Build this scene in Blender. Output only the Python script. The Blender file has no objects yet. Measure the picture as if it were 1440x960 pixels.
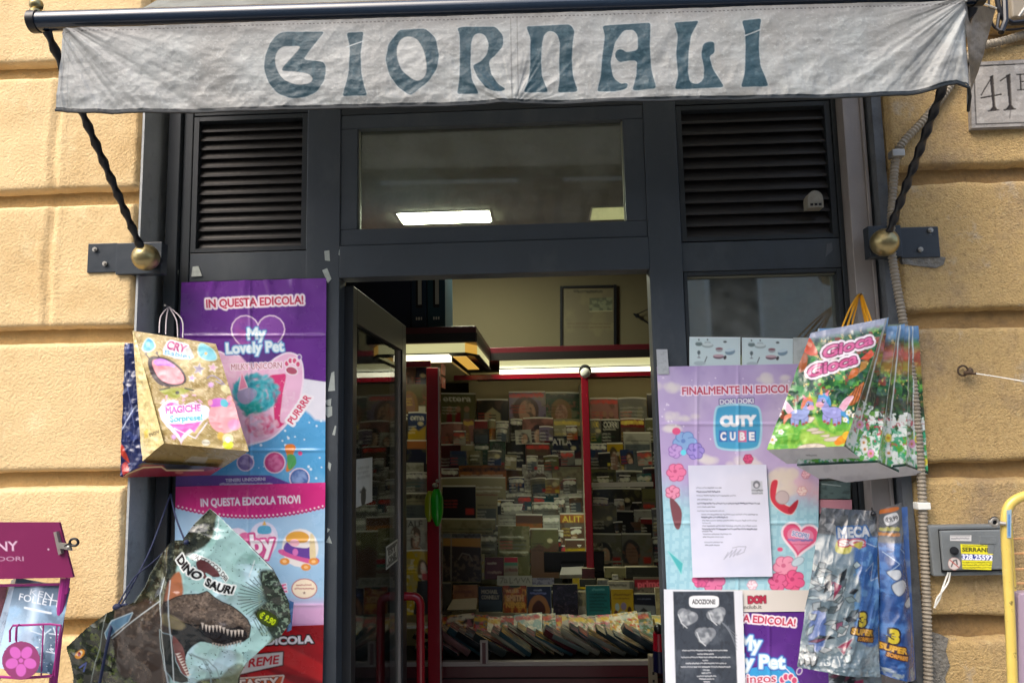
import bpy, bmesh, math, random
import numpy as np
from mathutils import Vector, Matrix, noise as mnoise
sc = bpy.context.scene
C = sc.collection
R_ = math.radians
# ---------------------------------------------------------------- camera
FPX = 1081.0
EYE = np.array([0.0, -1.93, 1.65])
def _n(v): return v/np.linalg.norm(v)
_up = _n(np.array([-170., 8830., -FPX]))
_rt = np.array([25000., 450., FPX]); _rt = _n(_rt - _up*np.dot(_rt, _up))
_fw = np.cross(_up, _rt)
WC = np.stack([_rt, _fw, _up], axis=1)          # world -> camera axes
CW = WC.T
cam = bpy.data.cameras.new('camera'); camo = bpy.data.objects.new('camera', cam); C.objects.link(camo)
M = Matrix.Identity(4)
for i in range(3):
    for j in range(3): M[i][j] = CW[i][j]
    M[i][3] = EYE[i]
camo.matrix_world = M
cam.sensor_fit = 'HORIZONTAL'; cam.sensor_width = 36; cam.lens = FPX/1440*36
cam.clip_start = 0.05; cam.clip_end = 400
sc.camera = camo
# ---------------------------------------------------------------- light
SUN_EL, SUN_AZ = R_(52), R_(-38)      # azimuth measured from the street side (-Y) towards -X
sdir = Vector((math.cos(SUN_EL)*math.sin(SUN_AZ), -math.cos(SUN_EL)*math.cos(SUN_AZ), math.sin(SUN_EL)))
W = bpy.data.worlds.new('World'); sc.world = W; W.use_nodes = True
nt = W.node_tree; nt.nodes.clear()
sky = nt.nodes.new('ShaderNodeTexSky'); sky.sky_type = 'NISHITA'; sky.sun_disc = False
sky.sun_elevation = SUN_EL; sky.sun_rotation = math.atan2(sdir.x, sdir.y); sky.dust_density = 4.0; sky.air_density = 1.0; sky.ozone_density = 1.0
bgn = nt.nodes.new('ShaderNodeBackground'); bgn.inputs[1].default_value = 0.15
wo = nt.nodes.new('ShaderNodeOutputWorld'); nt.links.new(sky.outputs[0], bgn.inputs[0]); nt.links.new(bgn.outputs[0], wo.inputs[0])
sl = bpy.data.lights.new('sun', 'SUN'); sl.energy = .8; sl.angle = R_(40); sl.color = (1, .93, .82)
so = bpy.data.objects.new('sun', sl); C.objects.link(so); so.rotation_euler = sdir.to_track_quat('Z', 'Y').to_euler()
sc.view_settings.view_transform = 'Standard'; sc.view_settings.look = 'None'; sc.view_settings.gamma = 1
sc.view_settings.exposure = 1.32
# ---------------------------------------------------------------- pixel measure -> world point on the plane y = Y
def Pv(px, py, Y):
    px = np.asarray(px, float); py = np.asarray(py, float)
    dc = np.stack([px-720, 480-py, np.full_like(px, -FPX)], -1)
    dw = dc @ WC
    t = (Y - EYE[1])/dw[..., 1]
    return EYE + dw*t[..., None]
def P(px, py, Y): return Vector(Pv(px, py, Y).tolist())
def PX_(px, py, Y): return P(px, py, Y).x
def PZ_(px, py, Y): return P(px, py, Y).z
# ---------------------------------------------------------------- noise
def _hash(ix, iy, seed):
    h = (ix.astype(np.int64)*374761393 + iy.astype(np.int64)*668265263 + seed*974634777) & 0xffffffff
    h = ((h ^ (h >> 13))*1274126177) & 0xffffffff
    return ((h ^ (h >> 16)) & 0xffff)/65535.0
def vnoise(x, y, seed=0):
    x = np.asarray(x, float); y = np.asarray(y, float)
    ix = np.floor(x); iy = np.floor(y); fx = x-ix; fy = y-iy
    fx = fx*fx*(3-2*fx); fy = fy*fy*(3-2*fy)
    a = _hash(ix, iy, seed); b = _hash(ix+1, iy, seed); c = _hash(ix, iy+1, seed); d = _hash(ix+1, iy+1, seed)
    return (a*(1-fx)+b*fx)*(1-fy)+(c*(1-fx)+d*fx)*fy
def fbm(x, y, seed=0, o=4):
    s = 0; a = .5
    for i in range(o):
        s = s + a*vnoise(np.asarray(x)*2**i, np.asarray(y)*2**i, seed+i*17); a *= .5
    return s
def crease(x, y, seed=0):      # sharp folds like those of a crumpled foil
    s = 0; a = 1.
    for i in range(3):
        n = vnoise(x*2**i+.3*vnoise(y*2, x*2, seed+5), y*2**i, seed+i*31); s = s + a*(1-np.abs(2*n-1)); a *= .5
    return s/1.75
# ---------------------------------------------------------------- colours
def lin(c):
    if isinstance(c, str):
        c = c.lstrip('#'); c = [int(c[i:i+2], 16) for i in (0, 2, 4)]
    c = np.array(c[:3], float)/255
    return np.where(c <= .04045, c/12.92, ((c+.055)/1.055)**2.4)
def smooth(pts, n=5):
    pts = np.array(pts, float); out = []
    N = len(pts)
    for i in range(N):
        p0, p1, p2, p3 = pts[(i-1) % N], pts[i], pts[(i+1) % N], pts[(i+2) % N]
        for k in range(n):
            t = k/n
            out.append(.5*((2*p1)+(-p0+p2)*t+(2*p0-5*p1+4*p2-p3)*t*t+(-p0+3*p1-3*p2+p3)*t**3))
    return np.array(out)
def poly_edges(pts):
    pts = np.array(pts, float)
    return np.concatenate([pts, np.roll(pts, -1, 0)], 1)
def sdf(E, X, Y):      # signed distance to the closed shape(s) whose boundary edges are E (n,4)
    d2 = np.full(X.shape, 1e18); inside = np.zeros(X.shape, bool)
    for x0, y0, x1, y1 in E:
        ex, ey = x1-x0, y1-y0; L = ex*ex+ey*ey
        if L < 1e-12: continue
        wx, wy = X-x0, Y-y0
        t = np.clip((wx*ex+wy*ey)/L, 0, 1)
        d2 = np.minimum(d2, (wx-ex*t)**2+(wy-ey*t)**2)
        if y0 != y1:
            c = (Y >= min(y0, y1)) & (Y < max(y0, y1)) & (X < x0+(Y-y0)*ex/ey)
            inside ^= c
    return np.where(inside, -1, 1)*np.sqrt(d2)
_tc = {}
def text_edges(s, bold=0.0, shear=0.0):
    k = (s, bold, shear)
    if k not in _tc:
        cu = bpy.data.curves.new('lettering', 'FONT'); cu.body = s; cu.offset = bold; cu.shear = shear; cu.resolution_u = 3
        o = bpy.data.objects.new('lettering', cu); me = o.to_mesh()
        v = np.array([x.co[:2] for x in me.vertices]); cnt = {}
        for p in me.polygons:
            vs = list(p.vertices)
            for a, b in zip(vs, vs[1:]+vs[:1]):
                e = (min(a, b), max(a, b)); cnt[e] = cnt.get(e, 0)+1
        E = np.array([[*v[a], *v[b]] for (a, b), c in cnt.items() if c == 1])
        o.to_mesh_clear(); bpy.data.objects.remove(o); bpy.data.curves.remove(cu)
        _tc[k] = E
    return _tc[k]
# ---------------------------------------------------------------- a printed sheet: a dense grid of vertices that carry the print's colour
class Sheet:
    def __init__(s, quad, sp=.95, base='ffffff', nmin=2):
        q = np.array(quad, float); s.q = q            # TL TR BR BL
        w = max(np.linalg.norm(q[1]-q[0]), np.linalg.norm(q[2]-q[3])); h = max(np.linalg.norm(q[3]-q[0]), np.linalg.norm(q[2]-q[1]))
        s.nu = max(nmin, int(w/sp)+1); s.nv = max(nmin, int(h/sp)+1); s.sp = sp
        u, v = np.meshgrid(np.linspace(0, 1, s.nu), np.linspace(0, 1, s.nv)); s.u = u.ravel(); s.v = v.ravel()
        U = s.u[:, None]; V = s.v[:, None]
        p = (q[0]*(1-U)+q[1]*U)*(1-V)+(q[3]*(1-U)+q[2]*U)*V
        s.X = p[:, 0]; s.Y = p[:, 1]; s.c = np.tile(lin(base), (len(s.X), 1)); s.keep = None
    def mix(s, idx, a, col):
        col = lin(col) if not isinstance(col, np.ndarray) else col
        a = a[:, None]
        s.c[idx] = s.c[idx]*(1-a)+col*a
    def edges(s, E, col, grow=0, soft=.6, a=1):
        m = grow+soft+1
        idx = np.nonzero((s.X > E[:, [0, 2]].min()-m) & (s.X < E[:, [0, 2]].max()+m) & (s.Y > E[:, [1, 3]].min()-m) & (s.Y < E[:, [1, 3]].max()+m))[0]
        if len(idx) == 0: return s
        d = sdf(E, s.X[idx], s.Y[idx])-grow
        s.mix(idx, np.clip(.5-d/(2*soft), 0, 1)*a, col); return s
    def poly(s, pts, col, sm=False, out=(), soft=.6, a=1, grow=0):
        E = poly_edges(smooth(pts) if sm else pts)
        for g, c in out: s.edges(E, c, g, soft)
        return s.edges(E, col, grow, soft, a)
    def ell(s, cx, cy, rx, ry, col, rot=0, out=(), soft=.6, a=1):
        t = np.linspace(0, 2*np.pi, 20, endpoint=False); r = R_(rot)
        x = rx*np.cos(t); y = ry*np.sin(t)
        return s.poly(np.stack([cx+x*math.cos(r)-y*math.sin(r), cy+x*math.sin(r)+y*math.cos(r)], 1), col, out=out, soft=soft, a=a)
    def line(s, pts, w, col, a=1, soft=.5):
        pts = np.array(pts, float)
        idx = np.nonzero((s.X > pts[:, 0].min()-w-2) & (s.X < pts[:, 0].max()+w+2) & (s.Y > pts[:, 1].min()-w-2) & (s.Y < pts[:, 1].max()+w+2))[0]
        if len(idx) == 0: return s
        X, Y = s.X[idx], s.Y[idx]; d2 = np.full(X.shape, 1e18)
        for (x0, y0), (x1, y1) in zip(pts[:-1], pts[1:]):
            ex, ey = x1-x0, y1-y0; L = ex*ex+ey*ey+1e-9; t = np.clip(((X-x0)*ex+(Y-y0)*ey)/L, 0, 1)
            d2 = np.minimum(d2, (X-x0-ex*t)**2+(Y-y0-ey*t)**2)
        s.mix(idx, np.clip(.5-(np.sqrt(d2)-w/2)/(2*soft), 0, 1)*a, col); return s
    def text(s, t, a, b, h, col, out=(), bold=.02, shear=0, soft=.5, arc=0):
        E0 = text_edges(t, bold, shear)
        if len(E0) == 0: return s
        a = np.array(a, float); b = np.array(b, float); L = np.linalg.norm(b-a); ux = (b-a)/L; uy = np.array([-ux[1], ux[0]])
        x0, x1 = E0[:, [0, 2]].min(), E0[:, [0, 2]].max()
        k = h/.69
        def tr(x, y):
            f = (x-x0)/(x1-x0); yy = -(y*k-h/2) - arc*(4*f*(1-f))
            return a[0]+ux[0]*f*L+uy[0]*yy, a[1]+ux[1]*f*L+uy[1]*yy
        X0, Y0 = tr(E0[:, 0], E0[:, 1]); X1, Y1 = tr(E0[:, 2], E0[:, 3]); E = np.stack([X0, Y0, X1, Y1], 1)
        for g, c in out: s.edges(E, c, g, soft)
        return s.edges(E, col, 0, soft)
    def heart(s, cx, cy, r, col, rot=0, out=(), a=1, sy=1):
        t = np.linspace(0, 2*np.pi, 36, endpoint=False)
        x = 16*np.sin(t)**3/16*r; y = -(13*np.cos(t)-5*np.cos(2*t)-2*np.cos(3*t)-np.cos(4*t))/16*r*sy; q = R_(rot)
        return s.poly(np.stack([cx+x*math.cos(q)-y*math.sin(q), cy+x*math.sin(q)+y*math.cos(q)], 1), col, out=out, a=a)
    def star(s, cx, cy, r, col, n=5, rot=0, k=.45, out=()):
        return s.poly([(cx+(r if i % 2 == 0 else r*k)*math.sin(R_(rot)+math.pi*i/n), cy-(r if i % 2 == 0 else r*k)*math.cos(R_(rot)+math.pi*i/n)) for i in range(2*n)], col, out=out)
    def blot(s, sc_, col, thr=.5, soft=.1, seed=0, a=1, where=None, o=4, ax=1, ay=1):
        n = fbm(s.X/sc_*ax, s.Y/sc_*ay, seed, o)/.94
        m = np.clip((n-thr)/soft, 0, 1)*a
        if where is not None: m = m*where
        s.mix(np.arange(len(s.X)), m, col); return s
    def grad(s, c0, c1, p0, p1):
        p0 = np.array(p0, float); p1 = np.array(p1, float); d = p1-p0
        t = np.clip(((s.X-p0[0])*d[0]+(s.Y-p0[1])*d[1])/np.dot(d, d), 0, 1)[:, None]
        s.c = lin(c0)*(1-t)+lin(c1)*t; return s
    def inside(s, pts, sm=False, soft=1.):
        E = poly_edges(smooth(pts) if sm else pts)
        return np.clip(.5-sdf(E, s.X, s.Y)/(2*soft), 0, 1)
    def clip(s, pts, sm=False):
        s.keep = sdf(poly_edges(smooth(pts) if sm else pts), s.X, s.Y) < .3; return s
    def mesh(s, name, pos, mat, smooth_=True, extra=None):
        """pos: (n,3) world or local coordinates of the grid's vertices"""
        nu, nv = s.nu, s.nv; i = np.arange(nu*nv).reshape(nv, nu)
        f = np.stack([i[:-1, :-1], i[1:, :-1], i[1:, 1:], i[:-1, 1:]], -1).reshape(-1, 4)
        col = s.c
        if s.keep is not None:
            f = f[s.keep[f].all(1)]
            used = np.unique(f); mp = -np.ones(nu*nv, int); mp[used] = np.arange(len(used)); f = mp[f]; pos = pos[used]; col = col[used]
        if extra is not None:
            ev, ef, ec = extra; n0 = len(pos); pos = np.concatenate([pos, ev]); f = np.concatenate([f, np.array(ef)+n0]); col = np.concatenate([col, ec])
        me = bpy.data.meshes.new(name); me.vertices.add(len(pos)); me.vertices.foreach_set('co', pos.astype(np.float32).ravel())
        me.loops.add(f.size); me.loops.foreach_set('vertex_index', f.astype(np.int32).ravel())
        me.polygons.add(len(f)); me.polygons.foreach_set('loop_start', np.arange(0, f.size, 4, dtype=np.int32)); me.polygons.foreach_set('loop_total', np.full(len(f), 4, np.int32))
        me.update(calc_edges=True)
        if smooth_: me.polygons.foreach_set('use_smooth', np.ones(len(f), bool))
        at = me.color_attributes.new('print', 'FLOAT_COLOR', 'POINT')
        at.data.foreach_set('color', np.concatenate([np.clip(col, 0, 1), np.ones((len(col), 1))], 1).astype(np.float32).ravel())
        me.materials.append(mat); return me
    def build(s, name, mat, Yc, parent=None, disp=None, extra=None):
        """Yc: one depth or four corner depths (TL TR BR BL); disp: metres out of the wall per vertex"""
        if np.isscalar(Yc): Yc = [Yc]*4
        Y = (Yc[0]*(1-s.u)+Yc[1]*s.u)*(1-s.v)+(Yc[3]*(1-s.u)+Yc[2]*s.u)*s.v
        pos = Pv(s.X, s.Y, Y)
        if disp is not None: pos[:, 1] -= disp
        me = s.mesh(name, pos, mat, extra=extra)
        return link(name, me, parent)
# ---------------------------------------------------------------- object helpers
def link(name, me, parent=None):
    o = bpy.data.objects.new(name, me); C.objects.link(o)
    if parent is not None:
        o.parent = parent; o.matrix_parent_inverse = Matrix.Translation(-parent.location) if parent.parent is None else Matrix.Identity(4)
    return o
def tag(o, label=None, cat=None, group=None, kind=None):
    if label:
        o['label'] = label
        if len(label.split()) > 16: print('LONG', len(label.split()), label)
    if cat: o['category'] = cat
    if group: o['group'] = group
    if kind: o['kind'] = kind
    return o
def thing(name, label, cat, loc=(0, 0, 0), group=None):
    o = bpy.data.objects.new(name, None); C.objects.link(o); o.location = loc; o.empty_display_size = .05
    return tag(o, label, cat, group)
class MB:
    def __init__(s): s.b = bmesh.new()
    def box(s, x0, x1, y0, y1, z0, z1, M=None, bev=0):
        vs = [Vector((x, y, z)) for x in (x0, x1) for y in (y0, y1) for z in (z0, z1)]
        if M is not None: vs = [M @ v for v in vs]
        v = [s.b.verts.new(p) for p in vs]
        fs = [s.b.faces.new([v[i] for i in q]) for q in ((0, 1, 3, 2), (4, 6, 7, 5), (0, 4, 5, 1), (2, 3, 7, 6), (0, 2, 6, 4), (1, 5, 7, 3))]
        if bev:
            bmesh.ops.bevel(s.b, geom=list({e for f in fs for e in f.edges}), offset=bev, segments=2, affect='EDGES', profile=.6)
        return s
    def quadbox(s, front, th):   # four front corners (Vectors) and a depth vector
        a = [s.b.verts.new(p) for p in front]; b = [s.b.verts.new(p+th) for p in front]; n = len(a)
        s.b.faces.new(a); s.b.faces.new(b[::-1])
        for i in range(n): s.b.faces.new([a[i], b[i], b[(i+1) % n], a[(i+1) % n]])
        return s
    def face(s, pts): s.b.faces.new([s.b.verts.new(p) for p in pts]); return s
    def tube(s, pts, r, n=10, closed=False, twist=0, prof=None, cap=True):
        pts = [Vector(p) for p in pts]; N = len(pts); rings = []
        t0 = (pts[1]-pts[0]).normalized(); up = Vector((0, 0, 1)) if abs(t0.z) < .9 else Vector((1, 0, 0)); nrm = (up - t0*up.dot(t0)).normalized()
        acc = 0
        for i, p in enumerate(pts):
            if closed: t = (pts[(i+1) % N]-pts[i-1]).normalized()
            else: t = (pts[min(i+1, N-1)]-pts[max(i-1, 0)]).normalized()
            nrm = (nrm - t*nrm.dot(t)).normalized(); bn = t.cross(nrm)
            if i: acc += (pts[i]-pts[i-1]).length*twist
            rr = r[i] if hasattr(r, '__len__') else r
            ring = []
            for k in range(n):
                a = 2*math.pi*k/n; q = rr*(prof(a) if prof else 1); a2 = a+acc
                ring.append(s.b.verts.new(p+nrm*(q*math.cos(a2))+bn*(q*math.sin(a2))))
            rings.append(ring)
        m = N if closed else N-1
        for i in range(m):
            A, B = rings[i], rings[(i+1) % N]
            for k in range(n): s.b.faces.new([A[k], A[(k+1) % n], B[(k+1) % n], B[k]])
        if cap and not closed: s.b.faces.new(rings[0][::-1]); s.b.faces.new(rings[-1])
        return s
    def ball(s, c, r, sx=1, sy=1, sz=1, n=16):
        m = Matrix.Translation(Vector(c)) @ Matrix.Diagonal((sx, sy, sz, 1)); bmesh.ops.create_uvsphere(s.b, u_segments=n, v_segments=n//2+2, radius=r, matrix=m); return s
    def cyl(s, a, b, r, n=16, r2=None):
        return s.tube([a, b], [r, r if r2 is None else r2], n)
    def obj(s, name, mat, parent=None, sm=False, bevel=0):
        bmesh.ops.recalc_face_normals(s.b, faces=s.b.faces)
        me = bpy.data.meshes.new(name); s.b.to_mesh(me); s.b.free(); me.materials.append(mat)
        if sm:
            me.polygons.foreach_set('use_smooth', np.ones(len(me.polygons), bool))
            try: me.set_sharp_from_angle(angle=R_(40))
            except Exception: pass
        o = link(name, me, parent)
        if bevel:
            bv = o.modifiers.new('bevel', 'BEVEL'); bv.width = bevel; bv.segments = 2; bv.limit_method = 'ANGLE'
        return o
def pxbox(name, x0, x1, y0, y1, Yf, Yb, mat, parent=None, ref=None, bevel=.0015, **k):
    """box measured on the photograph: left/right pixel columns, top/bottom rows (each read at the other's middle), on plane Yf"""
    cx, cy = (x0+x1)/2, (y0+y1)/2
    if ref: cx, cy = ref
    X0, X1 = PX_(x0, cy, Yf), PX_(x1, cy, Yf); Z1, Z0 = PZ_(cx, y0, Yf), PZ_(cx, y1, Yf)
    return MB().box(X0, X1, Yf, Yb, Z0, Z1).obj(name, mat, parent, bevel=bevel)
# ---------------------------------------------------------------- materials
def mat(name, col=(.5, .5, .5), rough=.5, metal=0, bump=0, bscale=60, var=0, vscale=4, coat=0, trans=0, emit=None, estr=0, alpha=1, dirt=None, spec=.5, ior=1.45, attr=False, stretch=(1, 1, 1), bdist=.01, transl=0):
    m = bpy.data.materials.new(name); m.use_nodes = True; n = m.node_tree; L = n.links
    b = n.nodes['Principled BSDF']; I = b.inputs
    if isinstance(col, str): col = lin(col)
    I['Roughness'].default_value = rough; I['Metallic'].default_value = metal; I['Coat Weight'].default_value = coat; I['Coat Roughness'].default_value = .12
    I['Transmission Weight'].default_value = trans; I['IOR'].default_value = ior; I['Alpha'].default_value = alpha; I['Specular IOR Level'].default_value = spec
    I['Base Color'].default_value = (*col, 1)
    tc = n.nodes.new('ShaderNodeTexCoord'); mp = n.nodes.new('ShaderNodeMapping'); L.new(tc.outputs['Object'], mp.inputs[0]); mp.inputs['Scale'].default_value = stretch
    def nz(scale, det=6, rgh=.6):
        t = n.nodes.new('ShaderNodeTexNoise'); t.inputs['Scale'].default_value = scale; t.inputs['Detail'].default_value = det; t.inputs['Roughness'].default_value = rgh; L.new(mp.outputs[0], t.inputs['Vector']); return t
    cur = None
    if attr:
        a = n.nodes.new('ShaderNodeAttribute'); a.attribute_name = 'print'; cur = a.outputs['Color']
    if var or dirt:
        if cur is None:
            rgb = n.nodes.new('ShaderNodeRGB'); rgb.outputs[0].default_value = (*col, 1); cur = rgb.outputs[0]
        if var:
            t = nz(vscale); mr = n.nodes.new('ShaderNodeMapRange'); mr.inputs['From Min'].default_value = .3; mr.inputs['From Max'].default_value = .7; mr.inputs['To Min'].default_value = 1-var; mr.inputs['To Max'].default_value = 1+var
            L.new(t.outputs[0], mr.inputs[0]); vm = n.nodes.new('ShaderNodeVectorMath'); vm.operation = 'SCALE'; L.new(cur, vm.inputs[0]); L.new(mr.outputs[0], vm.inputs['Scale']); cur = vm.outputs[0]
        if dirt:
            for dc, amt, dsc, lo, hi in (dirt if isinstance(dirt, list) else [dirt]):
             t = nz(dsc, 8, .7); mr = n.nodes.new('ShaderNodeMapRange'); mr.inputs['From Min'].default_value = lo; mr.inputs['From Max'].default_value = hi; mr.inputs['To Max'].default_value = amt
             L.new(t.outputs[0], mr.inputs[0]); mx = n.nodes.new('ShaderNodeMix'); mx.data_type = 'RGBA'; L.new(mr.outputs[0], mx.inputs[0]); L.new(cur, mx.inputs[6]); mx.inputs[7].default_value = (*lin(dc), 1); cur = mx.outputs[2]
    if cur is not None: L.new(cur, I['Base Color'])
    if bump:
        t = nz(bscale, 5, .6); bp = n.nodes.new('ShaderNodeBump'); bp.inputs['Strength'].default_value = bump; bp.inputs['Distance'].default_value = bdist; L.new(t.outputs[0], bp.inputs['Height']); L.new(bp.outputs[0], I['Normal'])
        mr = n.nodes.new('ShaderNodeMapRange'); mr.inputs['To Min'].default_value = max(0, rough-.1); mr.inputs['To Max'].default_value = min(1, rough+.1); L.new(t.outputs[0], mr.inputs[0]); L.new(mr.outputs[0], I['Roughness'])
    if emit is not None:
        I['Emission Color'].default_value = (*lin(emit), 1); I['Emission Strength'].default_value = estr
    if transl and cur is not None:
        tr = n.nodes.new('ShaderNodeBsdfTranslucent'); L.new(cur, tr.inputs[0]); mx = n.nodes.new('ShaderNodeMixShader'); mx.inputs[0].default_value = transl
        L.new(b.outputs[0], mx.inputs[1]); L.new(tr.outputs[0], mx.inputs[2]); L.new(mx.outputs[0], n.nodes['Material Output'].inputs[0])
    return m
def glass(name, tint=(.9, .95, .93), dirt=.05, ior=1.5):  # dirt also sets a pale haze standing in for reflections
    m = bpy.data.materials.new(name); m.use_nodes = True; n = m.node_tree; L = n.links; n.nodes.clear()
    o = n.nodes.new('ShaderNodeOutputMaterial'); t = n.nodes.new('ShaderNodeBsdfTransparent'); t.inputs[0].default_value = (*tint, 1)
    g = n.nodes.new('ShaderNodeBsdfGlossy'); g.inputs['Roughness'].default_value = .03; g.inputs[0].default_value = (.95, .97, 1, 1)
    f = n.nodes.new('ShaderNodeFresnel'); f.inputs[0].default_value = ior; mx = n.nodes.new('ShaderNodeMixShader')
    L.new(f.outputs[0], mx.inputs[0]); L.new(t.outputs[0], mx.inputs[1]); L.new(g.outputs[0], mx.inputs[2])
    d = n.nodes.new('ShaderNodeBsdfDiffuse'); d.inputs[0].default_value = (.35, .36, .33, 1)
    tc = n.nodes.new('ShaderNodeTexCoord'); nz = n.nodes.new('ShaderNodeTexNoise'); nz.inputs['Scale'].default_value = 7; nz.inputs['Detail'].default_value = 8; nz.inputs['Roughness'].default_value = .75; L.new(tc.outputs['Object'], nz.inputs['Vector'])
    mr = n.nodes.new('ShaderNodeMapRange'); mr.inputs['From Min'].default_value = .4; mr.inputs['From Max'].default_value = .8; mr.inputs['To Min'].default_value = dirt*.3; mr.inputs['To Max'].default_value = dirt*3; L.new(nz.outputs[0], mr.inputs[0])
    m2 = n.nodes.new('ShaderNodeMixShader'); L.new(mr.outputs[0], m2.inputs[0]); L.new(mx.outputs[0], m2.inputs[1]); L.new(d.outputs[0], m2.inputs[2]); L.new(m2.outputs[0], o.inputs[0])
    return m
# ================================================================ materials of the place
M = {}
M['stuccoL'] = mat('ochre_stucco', '#dfc290', .9, bump=.6, bscale=140, bdist=.008, var=.09, vscale=2.5, dirt=[('#b5905a', .6, 3.5, .48, .7), ('#a07c4c', .5, 16, .62, .72), ('#efdcae', .5, 9, .55, .7), ('#b8925c', .35, 90, .55, .75)])
M['stuccoR'] = mat('weathered_ochre_stucco', '#c4a670', .9, bump=.9, bscale=190, bdist=.009, var=.13, vscale=4, dirt=[('#8d7a62', .9, 4, .46, .66), ('#b9ab94', .8, 7, .58, .66), ('#5a4a36', .8, 11, .62, .72), ('#6e5434', .5, 85, .5, .68), ('#dcc796', .45, 60, .56, .7)])
M['groove'] = mat('ochre_joint', '#b3935f', .9, bump=.6, bscale=70, var=.15, vscale=9)
M['grooveR'] = mat('ochre_joint_dirty', '#94774c', .9, bump=.6, bscale=70, var=.25, vscale=12, dirt=('#5c5040', .6, 9, .5, .7))
M['jambR'] = mat('darkened_grey_jamb', '#63676a', .6, bump=.3, bscale=40, var=.15, vscale=12, dirt=('#3f4142', .6, 22, .5, .7))  # grey lowered to offset the stronger light on this front-facing jamb
M['jamb'] = mat('grey_painted_jamb', '#a6aaaa', .6, bump=.3, bscale=40, var=.12, vscale=12, dirt=('#4a4c4c', .5, 22, .55, .75))  # grey raised to offset the shade on the left reveal
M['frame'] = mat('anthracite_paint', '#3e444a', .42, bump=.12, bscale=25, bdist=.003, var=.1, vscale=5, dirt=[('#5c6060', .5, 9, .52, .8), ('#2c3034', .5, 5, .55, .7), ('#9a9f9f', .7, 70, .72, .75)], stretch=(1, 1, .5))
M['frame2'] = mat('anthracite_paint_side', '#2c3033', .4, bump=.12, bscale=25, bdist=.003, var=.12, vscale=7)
M['slat'] = mat('louvre_paint', '#33302e', .45, var=.15, vscale=8)
M['doorp'] = mat('dark_door_paint', '#222426', .4, var=.15, vscale=8, dirt=('#4a4c4c', .5, 30, .62, .75))
M['black'] = mat('black_gap', '#101114', .7)
M['alu'] = mat('taupe_aluminium', '#9a928c', .45, metal=.2, var=.08, vscale=8, bump=.1)
M['bracket'] = mat('bracket_paint', '#30363c', .38, bump=.25, bscale=40, bdist=.003, var=.12, dirt=('#8a8f92', .7, 28, .66, .72))
M['iron'] = mat('black_iron', '#14161b', .35, bump=.2, bscale=60, bdist=.002)
M['bar'] = mat('blue_black_bar', '#1d2a3a', .22, coat=.6, var=.08)
M['brass'] = mat('dull_brass', '#a2946a', .32, metal=.85, bump=.15, bscale=40, bdist=.003, var=.2, vscale=14)
M['steel'] = mat('zinc_steel', '#a6a29a', .4, metal=.75, var=.12, vscale=30)
M['conduit'] = mat('grey_conduit', '#8d8474', .55, var=.15, vscale=20)
M['white'] = mat('white_paint', '#e2e2da', .5)
M['chip'] = mat('chipped_paint', '#a9b0aa', .8, var=.2, vscale=60)
M['concrete'] = mat('raw_concrete', '#77746c', .95, bump=1, bscale=50, bdist=.02, var=.35, vscale=18)
M['print'] = mat('matt_print', rough=.55, attr=True, bump=.1, bscale=30, bdist=.002)
M['gloss'] = mat('glossy_print', rough=.27, attr=True, coat=.25, bump=.15, bscale=14, bdist=.004)
M['plastic'] = mat('clear_film_print', rough=.3, attr=True, coat=.45, bump=.12, bscale=18, bdist=.004)
M['satin'] = mat('satin_foil_print', rough=.42, attr=True, coat=.08, bump=.15, bscale=20, bdist=.004)
M['foil'] = mat('shiny_film_print', rough=.16, attr=True, coat=.8, bump=.08, bscale=14, bdist=.004)
M['cloth'] = mat('weathered_pvc', rough=.5, attr=True, bump=.35, bscale=90, bdist=.003, transl=.12)
M['cloth2'] = mat('weathered_pvc_plain', '#8f9490', .55, bump=.3, bscale=60, var=.2, vscale=6, transl=.3, dirt=('#5d5a52', .6, 8, .5, .7))
M['glass'] = glass('shop_glass', (.82, .86, .82), .13, 1.6); M['glass2'] = glass('side_window_glass', (.7, .76, .72), .2, 2.4)  # film raised on both panes to paint in paler reflections
M['glassd'] = glass('door_glass', (.92, .95, .94), .012, 1.22)
M['red'] = mat('red_enamel', '#8e0f22', .25, coat=.7)
M['darkred'] = mat('dark_red_panel', '#4a0e18', .4, coat=.2, var=.1, bump=.15)
M['cream'] = mat('cream_panel', '#c9c090', .5, var=.05)
M['wallin'] = mat('interior_plaster', '#5f5944', .9, var=.06, vscale=2)
M['ceil'] = mat('ceiling_board', '#8f8f84', .9, var=.04)
M['floorin'] = mat('shop_floor', '#6a6660', .4, var=.15)
M['shelf'] = mat('pale_shelf_edge', '#b8b5a4', .5)
M['darkshelf'] = mat('dark_shelf', '#22221f', .6, var=.2)
M['pages'] = mat('book_pages', '#c4bda4', .9, bump=.4, bscale=300, stretch=(.05, .05, 1), bdist=.002)
M['pave'] = mat('basalt_pavement', '#8a8884', .85, bump=.6, bscale=30, var=.25, vscale=3)
M['road'] = mat('asphalt', '#3a3a3a', .9, bump=.7, bscale=80, var=.2)
def lamp(name, col, s): return mat(name, '#dddddd', .5, emit=col, estr=s)
M['tube'] = lamp('fluorescent_diffuser', '#e8e2a0', .27); M['tubew'] = lamp('bright_tube', '#fff6cc', .85); M['amber'] = lamp('amber_diffuser', '#e8b040', .3); M['led'] = lamp('led_panel', '#f4f6da', 62)
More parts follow.
